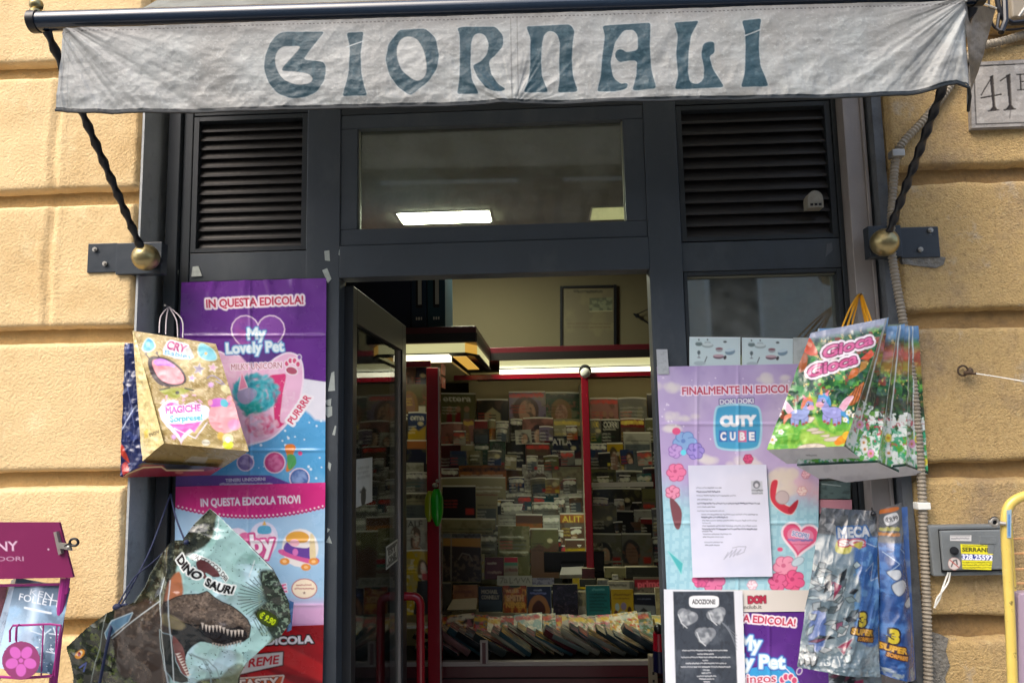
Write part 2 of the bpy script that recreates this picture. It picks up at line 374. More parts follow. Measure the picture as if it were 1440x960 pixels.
# ================================================================ setting
def struct(name, mb, m, **k):
    o = mb.obj(name, m, **k); o['kind'] = 'structure'; return o
struct('pavement', MB().box(-30, 30, -2.9, .0, -.15, .0), M['pave'])
struct('road', MB().box(-60, 60, -60, -2.9, -.3, -.15), M['road'])
struct('ground', MB().box(-60, 60, -60, 60, -.6, -.304), M['road'])
XL, XR, ZT = -1.066, .888, 2.72
struct('interior_floor', MB().box(-1.6, 1.9, .0, 3.05, -.15, -.02), M['floorin'])
struct('interior_ceiling', MB().box(-1.6, 1.9, .26, 3.05, 2.78, 2.9), M['ceil'])
struct('interior_back_wall', MB().box(-1.6, 1.9, 2.9, 3.05, -.02, 2.78), M['wallin'])
struct('interior_left_wall', MB().box(-1.6, -1.45, .26, 2.9, -.02, 2.78), M['wallin'])
struct('interior_right_wall', MB().box(1.75, 1.9, .26, 2.9, -.02, 2.78), M['wallin'])
# the facade: rusticated courses around the shop opening
fac = thing('building_facade', 'rusticated ochre stucco house front with deep horizontal joints around the newsstand opening', 'building', (0, 0, 0))
MB().box(-4, XL, .03, .26, 0, 4.2).obj('wall', M['groove'], fac)
MB().box(XR, 4, .03, .26, 0, 4.2).obj('wall', M['grooveR'], fac)
MB().box(XL, XR, .03, .26, ZT, 4.2).obj('lintel_wall', M['groove'], fac)
def block(x0, x1, z0, z1, m, seed, edge=None, seam=None, rag=.005):
    nx = max(8, int((min(x1, x0+1.1)-x0)/.0075)) if x1-x0 > 1.1 else int((x1-x0)/.0075); nz = int((z1-z0)/.0075)
    gx, gz = np.meshgrid(np.linspace(x0, x1, nx), np.linspace(z0, z1, nz)); X = gx.ravel(); Z = gz.ravel()
    e = np.minimum(np.minimum(X-x0, x1-X), np.minimum(Z-z0, z1-Z))
    rr = .012
    t = np.clip(e/rr, 0, 1); Y = .034*(1-np.sqrt(1-(1-t)**2))
    Y = Y-.0035*(fbm(X*18, Z*18, seed, 4)-.47)*np.clip(e/.01, 0, 1)-.003*(fbm(X*5, Z*5, seed+3, 2)-.4)
    if seam is not None:
        d = np.abs(X-seam-.004*np.sin(Z*20)); Y = Y+.007*np.exp(-(d/.007)**2)-.003*np.exp(-((d-.02)/.008)**2)
    k = np.clip(1-e/.03, 0, 1)
    Zn = Z+rag*(fbm(X*14, Z*3+seed, seed+9, 4)-.47)*2*k; Xn = X+(rag*(fbm(Z*25, X*3, seed+5, 4)-.47)*1.6*k)
    pos = np.stack([Xn, Y, Zn], 1)
    i = np.arange(nx*nz).reshape(nz, nx); f = np.stack([i[:-1, :-1], i[:-1, 1:], i[1:, 1:], i[1:, :-1]], -1).reshape(-1, 4)
    me = bpy.data.meshes.new('stone_block'); me.from_pydata(pos.tolist(), [], f.tolist()); me.polygons.foreach_set('use_smooth', np.ones(len(f), bool)); me.materials.append(m)
    return link('stone_block', me, fac)
zj = [.82, 1.193, 1.561, 1.932, 2.303, 2.664, 3.03]
g = .017
for i in range(6):
    block(-2.35, XL-.002, zj[i]+g, zj[i+1]-g, M['stuccoL'], 11+i, seam=(-1.30 if i in (3, 4) else None), rag=.0035)
    block(XR+.002, 2.2, zj[i]-.018+g*(1.2 if i != 1 else 1.6), zj[i+1]-.018-g*(1 if i else 1.2), M['stuccoR'], 31+i, rag=.009)
for (x0, x1) in ((-4, XL-.002), (XR+.002, 4)):
    for z0, z1 in ((0.05, .44), (.46, .80), (3.06, 3.4), (3.43, 3.8), (3.83, 4.18)):
        MB().box(x0, x1, .0, .035, z0, z1).obj('stone_block', M['stuccoL'] if x0 < 0 else M['stuccoR'], fac, bevel=.01)
for z0, z1 in ((3.06, 3.4), (3.43, 3.8), (3.83, 4.18)):
    MB().box(XL+.0, XR-.0, .002, .035, z0, z1).obj('stone_block', M['stuccoL'], fac, bevel=.01)
for i in range(6):
    for x0, x1 in ((-4, -2.37), (2.22, 4)):
        MB().box(x0, x1, .0, .035, zj[i]+g, zj[i+1]-g).obj('stone_block', M['stuccoL'] if x0 < 0 else M['stuccoR'], fac, bevel=.01)
# grey reveals of the opening
MB().box(XL, XL+.006, .005, .15, 0, ZT).obj('jamb', M['jamb'], fac)
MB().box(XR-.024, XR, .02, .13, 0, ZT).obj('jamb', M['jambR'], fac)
MB().box(XL+.006, XR-.024, .06, .25, ZT-.02, ZT).obj('jamb', M['jamb'], fac)
# broken plaster low on the right edge
rnd = random.Random(3)
def lump(name, pts, Yf, Yb, m, parent, seed=0):
    b = MB(); v = [P(x, y, Yf) for x, y in pts]; th = Vector((0, Yb-Yf, 0)); b.quadbox(v, th)
    return b.obj(name, m, parent)
lump('bare_patch', [(1304, 885), (1322, 893), (1334, 897), (1330, 915), (1336, 935), (1329, 952), (1335, 985), (1309, 985)], -.003, .03, M['concrete'], fac)
lump('bare_patch', [(1268, 363), (1316, 360), (1330, 362), (1327, 372), (1316, 377), (1270, 371)], -.0025, .02, M['concrete'], fac)
# ================================================================ shopfront
sf = thing('shopfront', 'anthracite painted metal shopfront with louvred vents, transom and side window', 'shopfront', (-.09, .1, 0))
Yf, Yb = .10, .16
def fbox(name, x0, x1, z0, z1, y0=Yf, y1=Yb, m='frame', bevel=.002, parent=None): return MB().box(x0, x1, y0, y1, z0, z1).obj(name, M[m], parent or sf, bevel=bevel)
OX0, OX1, OZ = -.552, .284, 2.083
# left bay
fbox('dark_gap', XL+.006, -1.035, .0, ZT-.02, .14, .24, 'black')
fbox('corner_post', -1.035, -1.0, .0, ZT-.02, .085, .2, 'frame2')
fbox('post', -.9985, -.972, .0, ZT-.02, .1, .2, 'frame2')
fbox('post', -.645, OX0, .0, ZT-.02, Yf-.004, Yb)
fbox('rail', -.972, -.645, 2.085, 2.165, Yf+.004, Yb)
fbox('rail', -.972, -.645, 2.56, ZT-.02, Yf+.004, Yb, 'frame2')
fbox('lower_panel', -.972, -.645, .0, 2.083, Yf+.012, Yb)
# header and transom
fbox('header_beam', OX0, OX1, OZ, 2.171, Yf-.006, Yb)
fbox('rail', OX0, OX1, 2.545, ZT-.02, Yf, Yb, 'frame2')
tw = tag(MB().box(OX0, OX1, Yf, Yb-.01, 2.1725, 2.218).box(OX0, OX1, Yf, Yb-.01, 2.505, 2.544).box(OX0, -.505, Yf, Yb-.01, 2.2185, 2.5045).box(.228, OX1, Yf, Yb-.01, 2.2185, 2.5045).obj('transom_window', M['frame'], sf, bevel=.002))
MB().box(-.505, .228, .125, .129, 2.218, 2.505).obj('pane', M['glass'], tw)
gk = mat('glazing_gasket', '#8a8a78', .6)
MB().box(-.505, -.502, .115, .124, 2.2185, 2.5045).box(.225, .228, .115, .124, 2.2185, 2.5045).box(-.5015, .2245, .115, .124, 2.2185, 2.2215).obj('gasket', gk, tw)
# mid right post, right bay
fbox('post', OX1, .372, .0, ZT-.02, Yf-.004, Yb)
fbox('rail', .372, .79, 2.075, 2.155, Yf+.004, Yb)
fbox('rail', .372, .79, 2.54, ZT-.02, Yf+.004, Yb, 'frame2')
fbox('post', .7905, .803, .0, ZT-.02, Yf-.002, .2, 'frame2')
fbox('guide_rail', .8035, .85, .0, ZT-.02, .055, .16, 'alu'); fbox('guide_rail_lip', .847, .856, .0, ZT-.02, .048, .054, 'alu')
fbox('corner_post', .857, .862, 0, ZT-.02, .075, .2, 'frame2')
fbox('dark_gap', .8505, .8375+.05, .0, ZT-.02, .165, .24, 'black')
def louvre(x0, x1, z0, z1, n, m2='slat'):
    fr = MB().box(x0, x0+.014, Yf+.002, Yb, z0, z1).box(x1-.014, x1, Yf+.002, Yb, z0, z1).box(x0+.0145, x1-.0145, Yf+.002, Yb, z1-.012, z1).box(x0+.0145, x1-.0145, Yf+.002, Yb, z0, z0+.01).obj('louvre_vent', M['frame2'], sf)
    MB().box(x0+.0145, x1-.0145, Yb-.012, Yb, z0+.0105, z1-.0125).obj('back_plate', M['black'], fr)
    h = (z1-z0-.024)/n; me = None
    for i in range(n):
        zc = z0+.011+h*(i+.5)
        if me is None:
            b = MB(); xa, xb = x0+.015, x1-.015
            a = R_(60); w = h*1.12
            c, s_ = math.cos(a), math.sin(a)
            for q in [0]:
                p = [Vector((xa, -w/2*c, -w/2*s_)), Vector((xa, w/2*c, w/2*s_)), Vector((xa, w/2*c-.004*s_, w/2*s_+.004*c)), Vector((xa, -w/2*c-.004*s_, -w/2*s_+.004*c))]
                b.quadbox(p, Vector((xb-xa, 0, 0)))
                b.box(xa, xb, -w/2*c-.005, -w/2*c-.001, -w/2*s_-.001, -w/2*s_+.005)
            o = b.obj('slat', M[m2], fr); me = o.data
        else:
            o = bpy.data.objects.new('slat', me); C.objects.link(o); o.parent = fr
        o.location = (0, Yf+.026, zc)
    return fr
lvl = louvre(-.97, -.647, 2.167, 2.556, 14)
lvr = louvre(.374, .788, 2.157, 2.536, 11)
wn = MB().box(.374, .384, Yf+.002, Yb, .9, 2.073).box(.776, .788, Yf+.002, Yb, .9, 2.073).box(.3845, .7755, Yf+.002, Yb, 2.063, 2.073).box(.3845, .7755, Yf+.002, Yb, .9, .94).obj('side_window', M['frame2'], sf, bevel=.001)
MB().box(.384, .776, .128, .132, .94, 2.063).obj('pane', M['glass2'], wn)
MB().box(.384, .3865, .116, .127, .94, 2.0625).box(.387, .7755, .116, .127, 2.0595, 2.0625).obj('gasket', gk, wn)
fbox('lower_panel', .374, .788, .0, .899, Yf+.01, Yb)
fbox('threshold', OX0, OX1, .0, .03, Yf, .22)
# torn remains of tape and paint
def scrap(pts, Yp=.0955):
    lump('paint_chip', pts, Yp, Yp+.0015, M['chip'], sf)
for pts in ([(456, 353), (463, 352), (464, 367), (457, 366)], [(477, 351), (486, 351), (487, 359), (480, 362), (476, 358)], [(453, 380), (460, 377), (466, 392), (461, 398)],
            [(466, 524), (470, 522), (471, 549), (461, 550)], [(457, 563), (466, 560), (465, 571), (459, 569)], [(457, 572), (467, 571), (467, 584), (461, 587), (457, 581)],
            [(471, 598), (473, 599), (471, 612), (467, 611)], [(462, 649), (466, 652), (464, 662), (461, 657)], [(463, 753), (467, 764), (458, 762)], [(460, 742), (464, 744), (460, 749)]):
    scrap(pts, .0952)
lump('paint_chip', [(271, 375), (279, 374), (284, 388), (269, 389)], .1, .1015, M['chip'], sf)
lump('paint_chip', [(247, 378), (251, 380), (250, 386), (246, 384)], .0965, .098, M['chip'], sf)
lump('paint_chip', [(1163, 343), (1170, 341), (1171, 352), (1161, 361)], .1015, .1035, mat('faint_scuff', '#5a5f64', .8), sf)
# ---------------------------------------------------------------- small sensor on the right louvre
t = thing('door_sensor', 'small pale plastic sensor fixed to the slats of the right louvre', 'sensor', tuple(P(1144, 282, .095)))
x0, x1 = PX_(1133, 282, .09), PX_(1155, 282, .09); z0, z1 = PZ_(1144, 294, .09), PZ_(1144, 270, .09)
b = MB(); n = 8; pr = [Vector((x0, .075, z0)), Vector((x0, .075, (z0+z1)/2))]+[Vector(((x0+x1)/2-(x1-x0)/2*math.cos(math.pi*k/n), .075, (z0+z1)/2+(z1-z0)/2*math.sin(math.pi*k/n))) for k in range(n+1)]+[Vector((x1, .075, z0))]
b.quadbox(pr[0:1]+pr[2:], Vector((0, .035, 0))).obj('housing', mat('aged_plastic', '#8f8a7c', .5, var=.2, vscale=60), t, bevel=.001)
for k in range(3): MB().box(x0+.006+k*.011, x0+.013+k*.011, .0735, .0748, z0+.005, z0+.011).obj('slot', M['black'], t)
# ================================================================ the awning
aw = thing('awning', 'grey weathered fabric awning lettered GIORNALI over the shop door, with twisted arms', 'awning', (-.1, -.3, 2.3))
YB = -.39
barL, barR = P(48, 32, YB), P(1378, -8, YB)
barL = P(48, 31, YB); barR = Vector((barR.x, YB, barR.z))
MB().cyl(barL, barR, .0215, 20).obj('front_bar', M['bar'], aw, sm=True)
MB().cyl(barL+Vector((-.006, 0, 0)), barL+Vector((.012, 0, 0)), .024, 20).obj('end_cap', M['iron'], aw, sm=True)
MB().cyl(barR+Vector((-.012, 0, 0)), barR+Vector((.006, 0, 0)), .024, 20).obj('end_cap', M['iron'], aw, sm=True)
bp = P(51, 7, YB); MB().ball(bp, .0145).cyl(bp-Vector((0, 0, .022)), bp, .008, 12).cyl(bp-Vector((0, 0, .02)), bp-Vector((0, 0, .014)), .013, 14).obj('finial', M['brass'], aw, sm=True)
# arms
def twist_arm(a, b_, name='arm'):
    a, b_ = Vector(a), Vector(b_); N = 110; d = b_-a
    pts = [a+d*(i/N) for i in range(N+1)]
    r = [.0108]*(N+1)
    prof = lambda an: .66/math.sqrt((.66*math.cos(an))**2+math.sin(an)**2)
    o = MB().tube(pts, r, 12, twist=74, prof=prof).obj(name, M['iron'], aw, sm=True); return o
yb = -.055
bl = P(205, 362, yb); br = P(1244, 341, yb)
armtopL = P(66, 44, YB); armtopR = Vector((br.x-.0, YB, armtopL.z+.0))
twist_arm(bl+Vector((0, -.01, .005)), armtopL); twist_arm(br+Vector((0, -.01, .005)), P(1368, 10, YB))
def bracket(c, outer, plate, screws, side):
    x0, x1, y0, y1 = plate
    p = pxbox('bracket', x0, x1, y0, y1, -.012, .02 if side < 0 else .02, M['bracket'], aw)
    x0, x1, y0, y1 = outer
    q = pxbox('mounting_plate', x0, x1, y0, y1, -.006, -.0005, M['bracket'], aw)
    for (sx, sy) in screws:
        s0 = P(sx, sy, -.008); MB().cyl(s0, s0+Vector((0, -.004, 0)), .0065, 8).cyl(s0+Vector((0, -.0041, 0)), s0+Vector((0, -.008, 0)), .0035, 6).obj('bolt', M['steel'], q)
    MB().ball(c, .034, n=24).obj('ball_joint', M['brass'], aw, sm=True)
    MB().cyl(c, c+Vector((0, .05, 0)), .02, 12).obj('stub', M['iron'], aw, sm=True)
bracket(bl, (123, 164, 342, 383), (163, 227, 341, 385), [(134, 351), (148, 371)], -1)
bracket(br, (1266, 1321, 319, 362), (1222, 1268, 317, 361), [(1308, 324), (1294, 351)], 1)
# canopy cloth from the bar up to the wall
nx, ny = 60, 14
ZW = PZ_(720, 15, YB)+.30
vs = []; 
for j in range(ny+1):
    t_ = j/ny
    for i in range(nx+1):
        s_ = i/nx; xa = barL.x+.075+(barR.x-barL.x-.11)*s_
        za = (barL.z+(barR.z-barL.z)*s_)+.015
        x = xa; y = YB*(1-t_)-.01*t_; z = za*(1-t_)+ZW*t_-.035*math.sin(math.pi*t_)+.006*math.sin(s_*40+t_*3)*math.sin(math.pi*t_)
        vs.append((x, y, z))
fs = [(j*(nx+1)+i, j*(nx+1)+i+1, (j+1)*(nx+1)+i+1, (j+1)*(nx+1)+i) for j in range(ny) for i in range(nx)]
me = bpy.data.meshes.new('canopy'); me.from_pydata(vs, [], fs); me.materials.append(M['cloth2']); me.polygons.foreach_set('use_smooth', [True]*len(fs)); link('canopy', me, aw)
# valance with its painted word
top = [(88, 40), (480, 27), (960, 12), (1356, 0)]
def piece(x, P_): return np.interp(x, [p[0] for p in P_], [p[1] for p in P_])
bot = [(78, 154), (115, 157), (250, 156), (480, 150), (640, 147), (700, 142), (790, 143), (960, 139), (1180, 136), (1280, 130), (1310, 125), (1330, 118), (1345, 115), (1360, 118), (1372, 128), (1381, 140)]
V = Sheet([(86, 40), (1357, 0), (1372, 138), (80, 152)], sp=.85, base='#a9a8a6')
u, v = V.u, V.v
tx = 88+(1357-88)*u; bx = 79+(1379-79)*u
ty = piece(tx, top); by = piece(bx, bot)
V.X = tx*(1-v)+bx*v-6*np.sin(np.pi*np.clip((u-.97)/.03, 0, 1))*v*0; V.Y = ty*(1-v)+by*v
X, Y = V.X, V.Y
V.blot(150, '#98948f', .42, .3, 1, .55); V.blot(50, '#bfc3c3', .45, .35, 2, .5); V.blot(14, '#9a9a99', .5, .3, 3, .3, ay=.35); V.blot(5, '#8d8d8b', .55, .25, 13, .3, ay=.25); V.blot(3, '#cfd0ce', .64, .12, 7, .35); V.mix(np.arange(len(X)), ((np.sin(X*3.1) > .2) ^ (np.sin(Y*3.1) > .2))*.07, '#6c6c6a')
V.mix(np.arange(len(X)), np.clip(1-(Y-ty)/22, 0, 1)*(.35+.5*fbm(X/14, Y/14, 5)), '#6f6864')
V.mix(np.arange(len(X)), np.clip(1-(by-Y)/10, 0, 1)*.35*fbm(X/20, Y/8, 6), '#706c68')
ink = '#2a4955'
Z = lambda ox, pts: [(ox+a/3, b/3) for a, b in pts]
G1 = Z(0, [(1190, 135), (1372, 133), (1278, 252), (1370, 262), (1377, 300), (1368, 350), (1335, 392), (1280, 414), (1230, 419), (1175, 400), (1135, 355), (1114, 295), (1118, 235), (1138, 185), (1160, 155)])
G2 = Z(0, [(1190, 197), (1272, 195), (1182, 300), (1240, 304), (1300, 312), (1325, 335), (1305, 358), (1255, 362), (1205, 345), (1175, 310), (1160, 265), (1165, 225)])
L1 = [Z(480, [(20, 137), (95, 132), (88, 165), (82, 230), (86, 310), (98, 365), (112, 408), (60, 406), (5, 410), (22, 350), (32, 300), (35, 230), (33, 190)]),
      Z(480, [(245, 125), (355, 120), (398, 160), (413, 235), (405, 290), (370, 345), (292, 408), (240, 370), (203, 320), (186, 255), (198, 185)]),
      Z(480, [(487, 118), (520, 112), (650, 112), (683, 150), (683, 195), (652, 232), (622, 256), (632, 310), (660, 352), (697, 377), (655, 390), (610, 375), (575, 330), (552, 275), (590, 255), (615, 225), (622, 185), (605, 147), (580, 138), (556, 150), (547, 190), (545, 280), (552, 340), (582, 396), (487, 398), (498, 330), (500, 200), (498, 145)]),
      Z(480, [(778, 111), (965, 103), (985, 130), (977, 180), (973, 250), (978, 320), (1000, 385), (912, 389), (920, 340), (918, 250), (922, 180), (910, 145), (882, 130), (857, 143), (848, 180), (843, 250), (847, 320), (874, 388), (768, 392), (788, 340), (796, 280), (797, 160)]),
      Z(480, [(1100, 108), (1305, 95), (1302, 200), (1310, 300), (1328, 378), (1226, 383), (1244, 320), (1248, 255), (1200, 257), (1172, 263), (1153, 238), (1158, 212), (1182, 206), (1203, 220), (1250, 213), (1250, 150), (1232, 126), (1192, 128), (1155, 180), (1136, 265), (1148, 325), (1180, 353), (1210, 348), (1207, 374), (1150, 388), (1078, 386), (1094, 320), (1100, 240), (1112, 150)]),
      Z(960, [(-38, 96), (70, 88), (36, 150), (26, 220), (22, 300), (30, 348), (62, 358), (88, 335), (90, 290), (77, 230), (86, 186), (108, 176), (134, 178), (136, 225), (112, 238), (128, 290), (175, 372), (-35, 379), (-20, 320), (-28, 220), (-20, 150)]),
      Z(960, [(248, 88), (332, 80), (325, 120), (322, 200), (328, 280), (363, 366), (243, 372), (260, 310), (265, 200), (262, 140)])]
pale = '#c8cccd'
def chaikin(p, n=3, m=3.2):
    p = np.array(p, float)
    for _ in range(n):
        q = []
        for a_, b_ in zip(p, np.roll(p, -1, 0)):
            L_ = np.linalg.norm(b_-a_); f_ = min(.25, m/L_); q += [a_+(b_-a_)*f_, b_-(b_-a_)*f_]
        p = np.array(q); m *= .6
    return p
G1 = chaikin(G1); G2 = chaikin(G2); L1 = [chaikin(q, 2, 2.4) for q in L1]
V.poly(G1, ink, out=[(.45, pale)], soft=.7); V.poly(G2, '#b4b3b1', soft=.7)
for k_, L_ in enumerate(L1): V.poly(L_, ink, out=[(.45, pale)], soft=.7)
V.poly(chaikin(Z(480, [(255, 160), (285, 152), (320, 165), (345, 205), (360, 265), (360, 310), (345, 335), (318, 345), (285, 325), (252, 295), (234, 240), (234, 190)])), '#b0afad', soft=.7)
V.line(Z(480, [(22, 196), (92, 172)]), 1.2, pale); V.line(Z(960, [(262, 152), (326, 128)]), 1.2, pale)
inkm = V.inside(G1)*0
V.blot(7, '#54707a', .6, .12, 12, .35, where=(np.linalg.norm(V.c-lin(ink), axis=1) < .05).astype(float))
for sx in (718, 727): V.line([(sx, 24), (sx+2, 140)], 1.0, '#6c6866', .8)
V.line([(91, 42), (85, 153)], .8, '#74716f', .7); V.line([(97, 42), (95, 153)], .8, '#74716f', .5)
ed = np.abs(by-Y); V.mix(np.arange(len(X)), (ed < 3.2).astype(float), '#20272b')
st = (np.abs(Y-ty-5) < .7)*(np.sin(X*1.1) > 0); V.mix(np.arange(len(X)), st*.8, '#4c4846')
# real folds of the cloth
def rays(cx, cy, n, w, seed):
    a = np.arctan2(Y-cy, X-cx); r = np.hypot(X-cx, Y-cy)
    return (fbm(a*n, r*.004+3, seed, 3)-.47)*np.exp(-r/w)*np.clip(r/40, 0, 1)
dv = .045*rays(70, 20, 7, 210, 3)+.036*rays(1372, -10, 7, 210, 4)+.012*rays(722, 150, 5, 120, 8)
dv += .010*(fbm(X/40, Y/30, 21, 3)-.47)+.006*(crease(X/60+Y/90, Y/50, 22)-.5)+.012*(fbm(X/160, Y/400+9, 28, 2)-.4)+.0025*(crease(X/18, Y/16, 25)-.5)
dv *= (.35+.65*v)
dv -= .05*np.clip((u-.985)/.015, 0, 1)**2*(v)
V.c = V.c*np.array([.78, .815, .81])
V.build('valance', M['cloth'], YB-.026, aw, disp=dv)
# piping under the valance, side flap on the right
xs = np.linspace(79, 1381, 150); ii = [(len(xs)-1) and 0]
pts = []
for x_ in xs:
    j = np.argmin((np.abs(V.X-x_)+50*(V.v < .999)))
    pts.append(P(x_, piece(x_, bot)+1.5, YB-.026)-Vector((0, float(dv[j]), 0)))
MB().tube(pts, .0032, 6).obj('piping', mat('dark_piping', '#1b2226', .6), aw, sm=True)
sfp = Sheet([(1355, 1), (1401, 12), (1376, 100), (1367, 128)], sp=1.6, base='#55524a'); sfp.blot(20, '#8d8c88', .5, .2, 3, .8); sfp.blot(6, '#3c3a34', .5, .2, 4, .5)
sfp.build('side_flap', M['cloth'], [YB-.02, YB+.17, YB+.09, YB-.015], aw, disp=.012*(fbm(sfp.X/12, sfp.Y/40, 2)-.5))
MB().tube([P(1356, 1, YB-.02), P(1380, 4, YB+.08), P(1401, 12, YB+.17)], .002, 6).obj('welt', M['white'], aw)
# ================================================================ posters on the shopfront
def wrinkle(S, amp=.004, sc_=45, seed=0, folds=()):
    d = amp*(fbm(S.X/sc_, S.Y/sc_, seed, 3)-.47)*2+amp*.35*(crease(S.X/(sc_*1.3), S.Y/(sc_*1.3), seed+4)-.5)
    for ax, c in folds:
        q = np.abs((S.X if ax == 'x' else S.Y)-c); d = d+amp*.55*np.exp(-(q/2.2)**2)
    e = np.minimum(np.minimum(S.u, 1-S.u), np.minimum(S.v, 1-S.v)); return d*np.clip(.3+e*8, 0, 1)
def stars(S, x0, x1, y0, y1, n, seed, col='#e8f4fa', r=(.7, 1.9)):
    q = random.Random(seed)
    for i in range(n): 
        rr = q.uniform(*r); S.ell(q.uniform(x0, x1), q.uniform(y0, y1), rr, rr, col, a=.9)
def fur(S, cx, cy, rx, ry, cols, seed, n=60, rot=0):
    q = random.Random(seed)
    for i in range(n):
        a = q.uniform(0, 2*math.pi); r = math.sqrt(q.random())
        x = cx+rx*r*math.cos(a); y = cy+ry*r*math.sin(a); l = q.uniform(4, 11)
        b_ = math.atan2((y-cy)/ry, (x-cx)/rx)+q.uniform(-.5, .5)+rot
        S.ell(x, y, l*.55, q.uniform(1.4, 3), q.choice(cols), math.degrees(b_)+70, soft=1.3, a=.6)
def scribble(S, x0, x1, y, h, col, seed, a=.8):     # lettering too small to read: broken dark dashes at word length
    q = random.Random(seed); x = x0
    while x < x1:
        w = q.uniform(3, 11); w = min(w, x1-x)
        E = np.arange(x, x+w, 1.5)
        S.line([(e, y+q.uniform(-.25, .25)*h) for e in E]+[(x+w, y)], h, col, a=a*q.uniform(.65, 1), soft=.45); x += w+1.8
# --- purple poster
t = thing('poster', 'purple and blue poster headed IN QUESTA EDICOLA! with My Lovely Pet lettering in a heart', 'poster', tuple(P(355, 540, .09)))
S = Sheet([(255, 397), (459, 391), (457, 680), (247, 684)], base='#6b3290')
S.blot(60, '#7f45a4', .5, .2, 1, .6); S.blot(35, '#552a78', .55, .2, 2, .5)
S.poly([(240, 545), (300, 520), (400, 520), (425, 532), (445, 535), (460, 537), (460, 600), (430, 620), (240, 640)], '#e6e4ee')
S.poly([(240, 600), (330, 640), (395, 600), (410, 580), (428, 576), (437, 583), (443, 590), (460, 592), (460, 690), (240, 690)], '#59a7da', soft=2)
S.blot(40, '#85c4ea', .5, .25, 5, .6, where=S.inside([(240, 600), (330, 640), (395, 600), (428, 578), (460, 594), (460, 690), (240, 690)]))
stars(S, 345, 456, 590, 676, 34, 4)
hp = [(300, 508), (318, 499), (332, 500), (345, 506), (352, 516), (372, 516), (388, 504), (405, 497), (420, 503), (425, 520), (424, 545), (418, 570), (405, 592), (380, 615), (345, 625), (300, 640)]
S.poly(hp, '#e9b9d6', True, out=[(2.2, '#f4e3f0')]); S.blot(12, '#f3d5e6', .55, .1, 6, .5, where=S.inside(hp, True))
S.poly([(378, 531), (394, 526), (402, 528), (398, 552), (394, 590), (400, 595), (388, 600), (384, 560)], '#d8407c', True); stars(S, 380, 400, 530, 590, 12, 8, '#f8c8dc', (.5, 1.1))
fur(S, 360, 552, 32, 26, ['#2b9cae', '#45b9c8', '#1f8296', '#5cc8d4'], 3, 330); fur(S, 352, 575, 16, 10, ['#1f8f8c', '#2ba59c'], 4, 50)
S.ell(345, 556, 12, 12, '#9f97b8'); S.ell(352, 553, 9, 8, '#aaa2c4', a=.7)
fur(S, 366, 597, 24, 15, ['#e09ab8', '#eac3d4', '#d6507e', '#c8b7cf'], 5, 130, .5)
S.poly([(336, 548), (340, 524), (347, 544)], '#e58fb0', out=[(1, '#f5d5e3')])
S.poly([(240, 668), (380, 668), (420, 684), (240, 690)], '#69459a')
for cx, cy, r, a_, b_ in ((386, 650, 14, '#c94b86', '#e58ab4'), (345, 650, 11, '#7f6fa8', '#b7a9cf'), (421, 672, 13, '#4e6ca8', '#8fa8d6')):
    S.ell(cx, cy, r, r, a_, out=[(1.5, '#f3dbe9')]); fur(S, cx, cy, r*.7, r*.7, [a_, b_], int(cx), 26)
S.poly([(401, 627), (411, 624), (416, 630), (412, 640), (416, 650), (410, 660), (402, 662), (404, 645)], '#e8863a', True); S.poly([(404, 640), (414, 640), (416, 652), (406, 660)], '#58a860', True); S.ell(422, 637, 3, 3, '#e8508a')
S.heart(363, 472, 37, '#8b4fa8', out=[(1.6, '#f4dcf0')]); S.blot(26, '#c9609f', .45, .2, 9, .8, where=S.inside([(332, 455), (372, 452), (372, 500), (332, 500)], soft=8)*(np.hypot(S.X-352, S.Y-472) < 34))
S.poly([(330, 492), (398, 488), (380, 508), (363, 520), (347, 510)], '#5e3a86', soft=1.5)
for tx_, a_, b_, h in (('My', (348, 469), (374, 468), 15), ('Lovely Pet', (318, 490), (399, 486), 14)):
    S.text(tx_, a_, b_, h, '#eefafe', out=[(2.3, '#4f7fc0'), (1.2, '#a9d3ee')], bold=.03)
S.text('MILKY UNICORN', (325, 516), (396, 513), 8.5, '#a8344e', out=[(1.4, '#f7e4ee')], bold=.0)
for dx, dy in ((-8, -2), (-3, -6), (3, -6), (8, -1)): S.ell(411+dx, 513+dy, 2.8, 3.6, '#d5537c', out=[(1.4, '#f3e7ef')])
S.ell(410, 521, 8, 5, '#b0536c', 15, out=[(1.4, '#f3e7ef')]); S.ell(421, 502, 2.6, 3.2, '#8a5aa8', out=[(1, '#efeaf2')])
S.text('PURRRR', (408, 594), (434, 556), 9.5, '#d0285a', out=[(3.2, '#f2eef4')], bold=.03)
S.text('IN QUESTA EDICOLA!', (290, 427), (427, 421.5), 11, '#c41f4e', out=[(2.6, '#fbeaf4')], bold=.035)
S.text('TENERI UNICORNI', (317, 675), (373, 673), 4.2, '#efe8f4', bold=.02)
scribble(S, 310, 382, 680.5, 3, '#e5dcef', 6)
dd = wrinkle(S, .005, 50, 3, (('y', 472), ('y', 633), ('x', 352)))
for fx, w_ in ((300, 6), (345, 7), (378, 5), (415, 8)): dd = dd+.005*np.exp(-((S.X-fx-(S.Y-400)*.25*math.sin(fx))/w_)**2)*np.exp(-np.clip(S.Y-395, 0, 200)/34.)
S.build('sheet', M['gloss'], .088, t, disp=dd)
